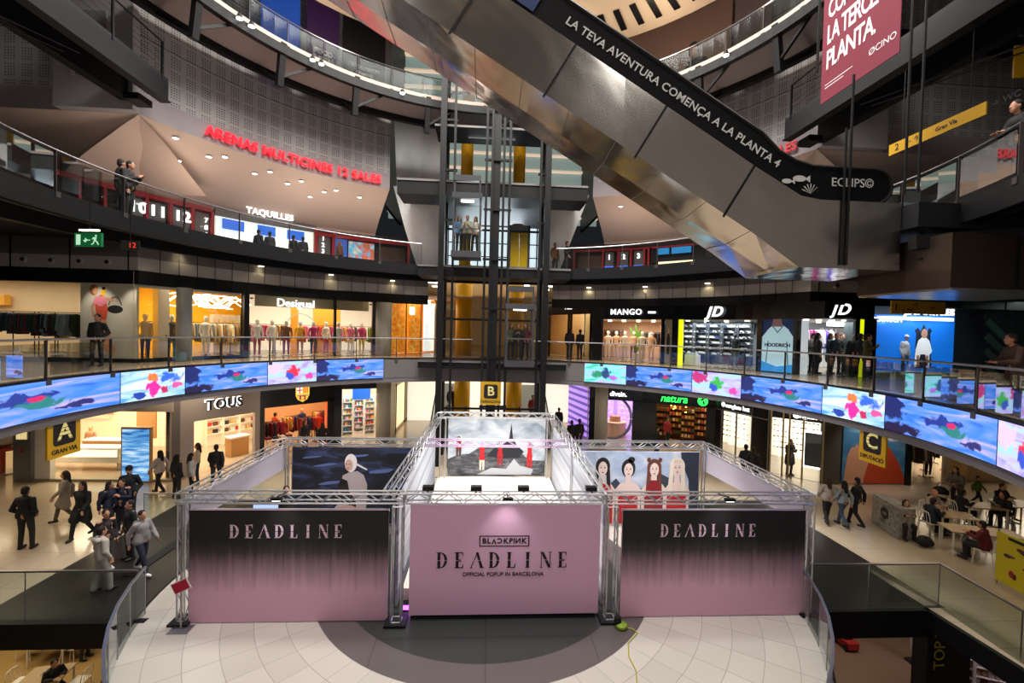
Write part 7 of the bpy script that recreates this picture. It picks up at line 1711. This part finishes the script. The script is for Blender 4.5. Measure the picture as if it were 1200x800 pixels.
# marble counter with round badge
ca, cb = g0(1021, 612), g0(1052, 632); u_ = (cb-ca); u_.z = 0; L_ = u_.length; mm = NT('grey_marble', .3); mm.color(mm.ramp(mm.noise(2.2, 8, None, 2.5), [(.35, '77736e'), (.55, 'a9a49d'), (.6, '6c6864')]))
t = wthing('marble_counter', 'grey marble counter with black round badge beside the seated cafe guest', 'counter', None, tuple(ca)); fr_ = frame(ca, u_)
MB().poly(fr_, [(0, 0), (L_, 0), (L_, 1.05), (0, 1.05)], .5, -.5).build('counter_body', mm.m, t); MB().poly(fr_, ell(L_*.5, .62, .2, .2, 24), .012, 0).build('badge', 'blackgloss', t)
text('lady', .13, fr_, 'fascia_light', t, 'badge_lettering', .002, 0, .014, shear=.3, a=L_*.5, b=.62)
# pushchair
t = thing('pushchair', 'dark pushchair with hood in front of the brown-grey jacket', 'pushchair', None, tuple(g0(1098, 598)), math.radians(-70)); bk = mat('pram_black', '141417', .7)
MB().box((0, 0, .5), (.42, .55, .12), mx=Matrix.Rotation(-.3, 3, 'X')).build('seat', bk, t); mb = MB(); mb.lathe([(.26, 0), (.24, .12), (.15, .22), (.03, .26)], (0, .18, .68), 12); mb.build('hood', bk, t, True)
MB().path([V((-.2, .2, .6)), V((-.2, .55, 1.0)), V((.2, .55, 1.0)), V((.2, .2, .6))], .015, 6).build('handle', 'steel', t)
for a in (-1, 1):
    for b, r_ in ((-.35, .1), (.3, .14)): MB().tube((a*.24-.02, b, r_), (a*.24+.02, b, r_), r_, 14).build('wheel', 'black', t)
    MB().tube((a*.22, .3, .14), (a*.2, -.1, .5), .013).tube((a*.22, -.35, .1), (a*.2, .2, .55), .013).build('strut', 'steel', t)
t = thing('backpack', 'black backpack lying on the floor by the cafe table', 'bag', None, tuple(g0(1083, 640))); o = D.objects.new('bag_body', remeshed('bag_body', [('e', V((0, 0, .17)), (.24, .2, .18)), ('e', V((.12, 0, .12)), (.18, .16, .12))], .02)); COL.objects.link(o); o.parent = t; o.material_slots[0].link = 'OBJECT'; o.material_slots[0].material = bk
MB().path([V((-.2, -.1, .1)), V((-.3, -.15, .25)), V((-.15, -.1, .35)), V((.05, -.1, .34))], .015).build('strap', bk, t)
# yellow menu board
pa = g0(1167, 682); pb = g0(1200, 700); u_ = pb-pa; u_.z = 0; fr_ = frame(pa+V((0, 0, .1)), u_); L_ = 1.3
t = wthing('menu_board', 'tall yellow menu board with pictured dishes at the right edge', 'sign', None, tuple(pa))
MB().poly(fr_, [(0, 0), (L_, 0), (L_, 1.35), (0, 1.35)], .03).build('board', mat('menu_yellow', 'd8c81a', .6), t)
for k, (a, b, rx, ry, c) in enumerate(((.8, 1.02, .2, .05, '3a2a2a'), (.62, 1.06, .1, .05, '6a3a3a'), (.3, .78, .1, .05, '4a2a3a'), (.42, .8, .07, .04, '8a5a4a'), (.85, .62, .16, .05, '5a2030'), (1.0, .66, .08, .05, '8a4a5a'), (.42, .34, .07, .1, 'a02a3a'), (.5, .3, .05, .08, '5a1a2a'), (1.0, .25, .13, .05, '3a2a2a'))): MB().poly(fr_, ell(a, b, rx, ry, 16), .004, .031).build('printed_dish', mat('dish_'+c, c, .7), t)
MB().poly(fr_, [(.3, 1.22), (1.25, 1.22), (1.25, 1.3), (.3, 1.3)], .004, .031).build('printed_caption', 'blackprint', t)
b = MB(); 
for a in (.02, L_-.04): b.beam(fr_[0]+fr_[1]*a+V((0, 0, -.1)), fr_[0]+fr_[1]*a+V((0, 0, 1.4)), .03)
b.build('frame', 'steel', t)
# first storey
person(g1(114, 429), 'pocket', 10, '121214', '17171c', 'person in open black jacket and green shirt leaning at the rail before the flower poster', 1.70, ('short', '1c1512'), faceparts=True)
person(g1(667, 421), 'stand', 150, '16161c', '15151a', 'dark person at the slanted shop right of the lift, left one', 1.72); person(g1(679, 421), 'stand', 200, '17171c', '14141a', 'dark person at the slanted shop right of the lift, right one', 1.66)
crowd = [(938, 438, '3a3a34', 'stand', 150, 'person in dark grey leftmost before the second JD front', 'short'), (951, 437, 'a8a49c', 'phone', 20, 'person in pale jacket with shoulder bag before the second JD front', 'short'), (957, 438, '2a2620', 'stand', 60, 'person in brown coat behind the pale-jacketed one, second JD front', 'long'),
         (972, 438, '1d5a5a', 'stand', 30, 'person in teal coat before the second JD front', 'long'), (979, 439, '2a3a4a', 'pocket', -20, 'person in blue-grey jacket in the middle of the crowd', 'short'), (985, 438, '16161c', 'stand', 10, 'person in black hooded top right of the teal coat', 'short'), (1000, 441, '101014', 'stand', -60, 'person in black, left of the olive-jacketed one', 'short'), (1007, 442, '15131a', 'walk', 90, 'person in black striding before the yellow pillar', 'short'), (1015, 443, '5a5230', 'phone', 30, 'person in olive jacket beside the yellow pillar', 'short')]
for px, py, top, po, fc, lab, hr in crowd: person(g1(px, py), po, fc, top, '1c1c22', lab, 1.72, (hr, '1c1512'), 'jacket' if hr == 'short' else 'coat', extra=(('hood', top),) if 'hooded' in lab else (), faceparts=True)
person(g1(1042, 440), 'stand', 30, '201c22', '1a1a22', 'dark-haired person at the left side of the blue backdrop', 1.70)
person(g1(1059, 441), 'stand', 15, 'c8ccce', '4a5a52', 'person in white hooded top and white cap before the blue backdrop', 1.74, ('cap', 'e8e8ea'), extra=(('hood', 'c8ccce'),), faceparts=True)
person(g1(1078, 440)+V((0, 0, -.45)), 'sit', 20, '141418', '18181c', 'person in black sitting low before the throne backdrop', 1.65) if False else person(g1(1077, 440), 'sit', 20, '141418', '18181c', 'person in black sitting low before the throne backdrop', 1.65)
t = thing('low_bench', 'low dark bench under the seated person before the throne backdrop', 'bench', None, tuple(g1(1077, 440))); MB().box((0, .05, .38), (.6, .4, .06)).build('seat', 'dark', t); MB().box((-.24, .05, .18), (.05, .36, .36)).box((.24, .05, .18), (.05, .36, .36)).build('legs', 'dark', t)
p_ = atr(1192, 440, 11.9); person(V((p_.x, p_.y, F1)), 'lean', -110, '4a3226', '2a201c', 'person in brown coat leaning on the railing at the right edge', 1.72, ('short', '3a2a20'), 'coat')
for k, (px, py, c) in enumerate(((735, 428, '8a7a70'), (760, 428, '2a2a34'), (868, 433, '6a5a3a'))): pass
# lift riders
def riders(px0, px1, z, cols, lab):
    x0, x1 = aty(px0, 300, LY-.8).x, aty(px1, 300, LY-.8).x
    for k, (c, nm) in enumerate(cols): person(V((x0+(x1-x0)*(k+.5)/3, LY-.75-.18*(k % 2), z)), ('stand', 'phone', 'pocket')[k], (20, -10, -30)[k], c, '1c1c24', '%s rider in the %s' % (nm, lab), 1.68, ('long' if k != 1 else 'short', '1c1512'))
riders(533, 561, 3.56, (('5a7aa0', 'blue-clad left'), ('b8b09a', 'pale-topped middle'), ('c8c0b8', 'white-topped right')), 'lift cabin at the cinema storey')
riders(597, 623, -1.34, (('4a4a2a', 'olive-clad left'), ('17171c', 'black-clad middle'), ('5a1a24', 'dark-red-clad right')), 'lift cabin at the first storey')
# cinema storey
person(atr(142, 240, 11.6)*1 if False else V((atr(142, 240, 11.4).x, atr(142, 240, 11.4).y, F2)), 'stand', 150, '1a1a1c', '17171a', 'dark silhouetted person at the left cinema railing, left one', 1.72)
person(V((atr(151, 240, 11.3).x, atr(151, 240, 11.3).y, F2)), 'phone', 100, '221f1e', '1a1a1e', 'dark silhouetted person at the left cinema railing, right one', 1.74)
for k, px in enumerate((303, 316, 344, 355)): p_ = atr(px, 290, 16.4); person(V((p_.x, p_.y, F2)), 'stand', 200 if k % 2 else 170, ('1a1a20', '2a2a30', '141418', '24242a')[k], '1a1a20', 'dark-haired customer at the white ticket office, %s' % ('far left', 'second from the left', 'third from the left', 'far right')[k], 1.66)
p_ = atr(398, 300, 15.8); person(V((p_.x, p_.y, F2)), 'stand', 150, '5a3a2a', '1a1a20', 'brown-haired person before the blue film poster', 1.6, ('long', '5a3420'))
p_ = atr(650, 315, 12.6); person(V((p_.x, p_.y, F2)), 'stand', 30, '6a4a2a', '2a2a2a', 'person in brown jacket right of the lift on the cinema storey', 1.68)
p_ = atr(664, 315, 12.2); person(V((p_.x, p_.y, F2)), 'pocket', 70, '15151a', '1a1a1e', 'person in black at the railing right of the lift, cinema storey', 1.66)
p_ = atr(1197, 200, 11.3); person(V((p_.x, p_.y, F2)), 'lean', -100, '0e0e10', '121214', 'dark silhouetted person at the upper right edge', 1.78)
# escalator riders, behind the lift on the ground storey
for px, py, y_, c in ((527, 478, 26.0, '17171c'), (541, 462, 27.6, '1a1a20')): p_ = aty(px, py, y_); person(V((-2.0 if px < 530 else -1.9, y_, F0+.12+(y_-25.2)*.547)), 'stand', 20, c, '1a1a20', 'dark rider on the left small escalator, %s' % ('lower' if px < 530 else 'upper'), 1.7)
p_ = aty(618, 455, 27); person(V((3.0, 27.0, F0+.1+.98)), 'stand', 10, '8a2a3a', '2a2a34', 'red-topped rider on the right small escalator', 1.7)
# ================================================================ SIGNS AND BANNERS, UPPER PARTS
# crimson hanging banner
a_, b_ = ray(962, 125), ray(1055, 58); X_ = 9.0
pa, pb = a_*(X_/a_.x), b_*(X_/b_.x); zb_ = (pa.z+pb.z)/2
t = wthing('hanging_banner', 'big crimson banner with white slanting capitals hanging at the top right', 'banner', None, (X_, pa.y, zb_)); f = (V((X_, pa.y, zb_)), V((0, -1, 0)), V((0, 0, 1)), V((-1, 0, 0))); W = pa.y-pb.y
MB().poly(f, [(0, 0), (W, 0), (W, 5), (0, 5)], .02).build('fabric', mat('crimson_fabric', '6a0a28', .8), t)
for k, s in enumerate(('PLANTA.', 'LA TERCERA', 'COMENÇA A', 'LA MODA')):
    me = textmesh(s, .72, .003, .014, .86); x0 = min(v.co.x for v in me.vertices); x1 = max(v.co.x for v in me.vertices); kx = min(.62, (W-.36)/(x1-x0))
    for v in me.vertices: x, y, z = v.co; v.co = f[0]+f[1]*(.18+(x-x0)*kx)+f[2]*(1.05+.66*k+y*.95)+f[3]*(z+.024)
    me.materials.clear(); me.materials.append(mat('banner_white', 'd8ccd0', .7)); o = D.objects.new('slogan_lettering', me); COL.objects.link(o); o.parent = t; o.matrix_parent_inverse = Matrix.Translation(-V(t.location))
text('ØCINO', .22, f, _m['banner_white'], t, 'logo_lettering', .003, 0, .024, a=W-.45, b=.45)
MB().poly(f, [(.15, .42), (W*.45, .42), (W*.45, .44), (.15, .44)], .003, .022).poly(f, [(.15, .34), (W*.33, .34), (W*.33, .36), (.15, .36)], .003, .022).build('small_print', _m['banner_white'], t)
# yellow direction signs
def wayfinder(label, o, u, W, H_, words):
    t = wthing('direction_sign', label, 'sign', None, tuple(o)); f = frame(o, u)
    MB().poly(f, [(0, 0), (W, 0), (W, H_), (0, H_)], .04).build('board', 'signyellow', t)
    for s, a, b, sz in words: text(s, sz, f, 'blackprint', t, 'lettering', .003, .003, .042, a=a, b=b)
    b = MB()
    for a in (.15, .85): b.tube(f[0]+f[1]*(W*a)+f[2]*H_, f[0]+f[1]*(W*a)+f[2]*(H_+(2.3 if W > 2 else 2.0)), .012, 5)
    b.build('hanger', 'black', t); return t
X_ = 11.4; q0, q1 = ray(1043, 183), ray(1157, 134); q0, q1 = q0*(X_/q0.x), q1*(X_/q1.x)
wayfinder('long yellow direction sign with arrows hanging under the right gangway', V((X_, q0.y, (q0.z+q1.z)/2)), (0, -1, 0), q0.y-q1.y, .30, (('2', .25, .15, .26), ('← ↑', .7, .15, .2), ('Gran Via', 1.6, .15, .15), ('→ WC', 2.9, .15, .2)))
q = aty(1043, 367, 13.5); wayfinder('yellow direction sign reading 1 above the blue backdrop', q, (1, .0, 0), aty(1106, 367, 13.5).x-q.x, .40, (('1', .16, .2, .32), ('← WC', .55, .12, .14), ('▪ P', .78, .28, .12), ('→', 1.35, .2, .16)))
q = aty(1186, 92, 10.2); wayfinder('yellow board cut off by the right edge near the top', q, (1, -.2, 0), 1.2, .75, (('3', .5, .4, .4),))
t = wthing('exit_sign', 'green emergency exit sign with white running figure under the left cinema walkway', 'sign', None, tuple(aty(90, 289, 12.3))); f = frame(aty(90, 289, 12.3), (1, -.15, 0)); W = .74
MB().poly(f, [(0, 0), (W, 0), (W, .34), (0, .34)], .06).build('lit_box', mat('exit_green', '0f6a3a', .5, emit=.35), t); ew = mat('exit_white', 'b9e8c0', .5, emit=.8)
MB().poly(f, [(.05, .04), (.17, .04), (.17, .3), (.05, .3)], .004, .061).build('door_symbol', ew, t); MB().poly(f, [(.24, .16), (.3, .16), (.3, .22), (.36, .17), (.44, .17), (.44, .15), (.36, .15), (.3, .1), (.3, .16)][:8], .004, .061).build('arrow_symbol', ew, t)
MB().poly(f, ell(.60, .27, .025, .025, 10), .004, .061).poly(f, [(.55, .23), (.62, .24), (.60, .16), (.66, .10), (.68, .04), (.65, .04), (.62, .1), (.57, .14), (.53, .06), (.47, .04), (.47, .06), (.52, .09), (.55, .17), (.52, .2), (.5, .17), (.49, .18), (.52, .23)], .004, .061).build('figure_symbol', ew, t)
MB().beam(f[0]+f[1]*.1+V((0, 0, .42)), f[0]+f[1]*.6+V((0, 0, .42)), .08, .03).build('lamp', 'lamp', t)
MB().tube(f[0]+f[1]*.37+V((0, .0, .3)), f[0]+f[1]*.37+V((0, 0, 3.0-f[0].z)), .012, 5).build('hanger', 'black', t)
t = wthing('digital_clock', 'black digital display with red digits beside the green exit sign', 'display', None, tuple(aty(143, 292, 13))); f = frame(aty(143, 293, 13), (1, .1, 0)); MB().poly(f, [(0, 0), (.44, 0), (.44, .26), (0, .26)], .06).build('housing', 'black', t); text('12', .2, f, mat('red_digits', 'e03020'), t, 'digits', .003, 0, .062, a=.28, b=.13)
MB().tube(f[0]+f[1]*.2+V((0, 0, .2)), f[0]+f[1]*.2+V((0, 0, 3.0-f[0].z)), .012, 5).build('hanger', 'black', t)
# top posters behind the gallery
def gposter(label, pa, pb, py0, py1, m, words=(), r=12.9):
    a0, a1 = ang(atr(pa, py0, r)), ang(atr(pb, py0, r)); z0, z1 = atr((pa+pb)/2, py1, r).z, atr((pa+pb)/2, py0, r).z
    t = wthing('wall_poster', label, 'poster', None, tuple(pol(r, (a0+a1)/2, z0))); MB().arc(r, r+.05, 11.35, 15.3, a0, a1).build('printed_sheet', m, t)
    for s, sz, z, mm in words: arctext(s, sz, r, (a0+a1)/2, z, mm, t, 'printed_lettering', .004)
    return t, (a0+a1)/2
gposter('bright blue poster behind the top left gallery', 306, 352, 0, 30, mat('top_blue', '2050b0', .5, emit=.35))
gposter('dark purple poster with small white text behind the top left gallery', 360, 398, 20, 60, mat('top_purple', '3a1a4a', .5, emit=.15), (('FOOD', .3, 13.0, 'fascia_light'), ('PLANTA 3', .22, 12.7, 'fascia_light')))
gposter('black poster with small white text behind the top left gallery', 402, 452, 30, 75, mat('top_black', '17151a', .5), (('RESTAURANTS', .22, 13.0, 'fascia_light'), ('CINEMES', .22, 12.7, 'fascia_light')))
t, am = gposter('brown poster with a dark-haired person in black and COSMOPOLITAN lettering, top right', 722, 858, 15, 60, mat('top_brown', '6a5044', .5, emit=.12), (('COSMOPOLITAN', .55, 12.2, _m['banner_white']),))
a2 = ang(atr(817, 30, 12.9)); q = pol(12.84, a2, 11.6); f = frame(q, pol(12.84, a2+1, 11.6)-q)
MB().poly(f, [(-.6, 0), (.6, 0), (.75, .9), (.5, 1.35), (.12, 1.5), (-.35, 1.4), (-.65, .9)], .005, .0).build('printed_top', 'blackprint', t); MB().poly(f, ell(-.12, 1.92, .26, .36, 20), .004, .002).build('printed_hair', 'blackprint', t); MB().poly(f, ell(-.10, 1.84, .17, .27, 20), .004, .007).build('printed_face', mat('poster_dim_skin', '9c7462', .7), t)
gposter('dim poster of a bearded face high at the top right', 862, 905, 0, 30, mat('top_grey', '5a4a48', .5, emit=.1))
o = MB(); a0, a1 = ang(atr(765, 70, 12.7)), ang(atr(835, 60, 12.7)); t = wthing('light_strip', 'long warm light strip behind the top right gallery glass', 'lamp', None, tuple(pol(12.6, a0, 11.6))); MB().arc(12.5, 12.6, 11.62, 11.75, a0-4, a1).build('lens', 'lamp', t); MB().arc(12.6, 12.66, 11.58, 11.79, a0-4, a1).build('housing', 'black', t)
# things on the lower storey seen through the openings
for nm_, x_, y_, z0_, z1_ in (('clock', 0, 0, 0, 0),): pass
for k, (px, py) in enumerate(((62, 747), (55, 790))):
    q = atz(px, py, LOW+.74); q.z = LOW
    cafe_table(q, 10, 1.1, .8, 'pale cafe table on the lower storey, %s' % ('upper one in the left opening' if k == 0 else 'lower one in the left opening'))
    for s_, fc in ((-1, 90), (1, -90)):
        chair(q+V((s_*.85, .1, 0)), fc, 'white chair beside a pale table on the lower storey', 'cafe chairs on the lower storey')
p_ = atz(85, 755, LOW+.5); person(V((p_.x, p_.y, LOW)), 'sit', 90, '6a6048', '2a2a2a', 'seated person in olive top on the lower storey, left opening', 1.7); chair(V((p_.x, p_.y, LOW)), 90, 'chair under the olive-topped person on the lower storey', None)
p_ = atz(62, 800, LOW+.5); person(V((p_.x, p_.y, LOW)), 'sit', 60, '14100e', '1a1a1a', 'seated person in black on the lower storey, bottom left', 1.7); chair(V((p_.x, p_.y, LOW)), 60, 'chair under the black-clad person on the lower storey', None)
for px, py, lab in ((1019, 740, 'small'), (1072, 775, 'tall')):
    q = atz(px, py, LOW+.05); q.z = LOW; h_ = .9 if lab == 'small' else 1.7
    t = thing('notice_stand', '%s white-topped notice stand on the brown lower floor' % lab, 'sign stand', None, tuple(q)); MB().box((0, 0, h_*.65), (.36, .08, h_*.7)).build('notice_board', mat('notice_grey', '8a8480', .6), t); MB().box((0, -.045, h_*.4), (.3, .01, h_*.25)).build('notice_print', 'blackprint', t); MB().box((0, 0, .04), (.42, .4, .08)).build('base', 'dark', t); MB().box((0, 0, h_*.2), (.05, .05, h_*.3)).build('pole', 'steel', t)
q = atz(992, 745, LOW+.4); t = thing('toy_car', 'small red and black ride-on car on the lower storey, right opening', 'toy', None, (q.x, q.y, LOW)); t.scale = (.6, .6, .8)
MB().prism([(-.35, -.6), (.35, -.6), (.4, .4), (.3, .65), (-.3, .65), (-.4, .4)], .12, .42).build('car_body', mat('toy_red', '8a1a14', .5), t); MB().prism([(-.25, -.2), (.25, -.2), (.25, .3), (-.25, .3)], .42, .62).build('seat', 'black', t)
for a in (-1, 1):
    for b_ in (-.38, .38): MB().tube((a*.36-.04, b_, .15), (a*.36+.04, b_, .15), .15, 12).build('wheel', 'black', t)
# black banner with yellow capitals in the right opening
qa, qb = aty(1087, 760, 13.2), aty(1124, 760, 13.2); t = wthing('lettered_pillar', 'black pillar with dull yellow outlined capitals in the right opening', 'pillar', None, (qa.x, 13.2, LOW)); MB().bb((qa.x, 13.2, LOW), (qb.x+.4, 13.7, F0-.45)).build('pillar_body', 'black', t)
me = textmesh('TOP TOYS', .52, .004, 0)
for v in me.vertices: x, y, z = v.co; v.co = V((qa.x+.4-y, 13.18-z, F0-2.6+x*.9))
me.materials.clear(); me.materials.append(mat('dull_yellow', '9a8a1a', .6)); o = D.objects.new('lettering', me); COL.objects.link(o); o.parent = t; o.matrix_parent_inverse = Matrix.Translation(-V(t.location))
# magazine shelves beneath the right edge
q = atz(1150, 770, LOW+1.2)
cols = ['d8c8c0', 'b04050', 'e8e0d8', '8a2a4a', 'c8a090', 'f0e0e8']
for k in range(3): box_set(V((q.x-1.2+1.3*k, q.y-.4*k, LOW)), math.radians(-25), 1.2, 4, 7, cols, 'box', 'small flat box on the sloping stall of the lower storey', 'boxes on the lower-storey stall', .5, .3, (.13, .1, .18), unitlabel='low stall of small goods in the right opening, %s' % ('left', 'middle', 'right')[k])
area('stall_lamp', (q.x, q.y-1, F0-.9), 1.2, 60, (1, .85, .85))
t = wthing('structural_wall', 'dark wall block under the right floor edge', 'wall'); D.objects.remove(t)
struct('wall_lower_side', MB().bb((11.6, 3, LOW), (11.8, 8.4, F0-.4)), _m['lower_wall'])
struct('wall_lower_side', MB().bb((-9.1, 9.2, LOW), (-8.9, 10.3, F0-.45)), _m['lower_wall']) if False else None
# white stair opening with glass, left of the stand
glassrun('glass railing round the stair opening left of the stand', [(-10.8, 15.2), (-9.2, 15.2), (-7.6, 18.6)], F0)
struct('trim_30', MB().bb((-9.2, 12.2, F0), (-8.9, 15.2, F0+.02)), 'dark')
for o in list(D.objects):   # a lens belongs to its lamp housing
    if o.name.split('.')[0] == 'lens' and o.parent:
        for h in o.parent.children:
            if h.name.split('.')[0] in ('housing', 'lamp_head', 'lamp_body', 'rim') and h is not o:
                o.parent = h; o.matrix_parent_inverse = Matrix(); break
for o in D.objects:
    if '_w' in o.keys(): del o['_w']
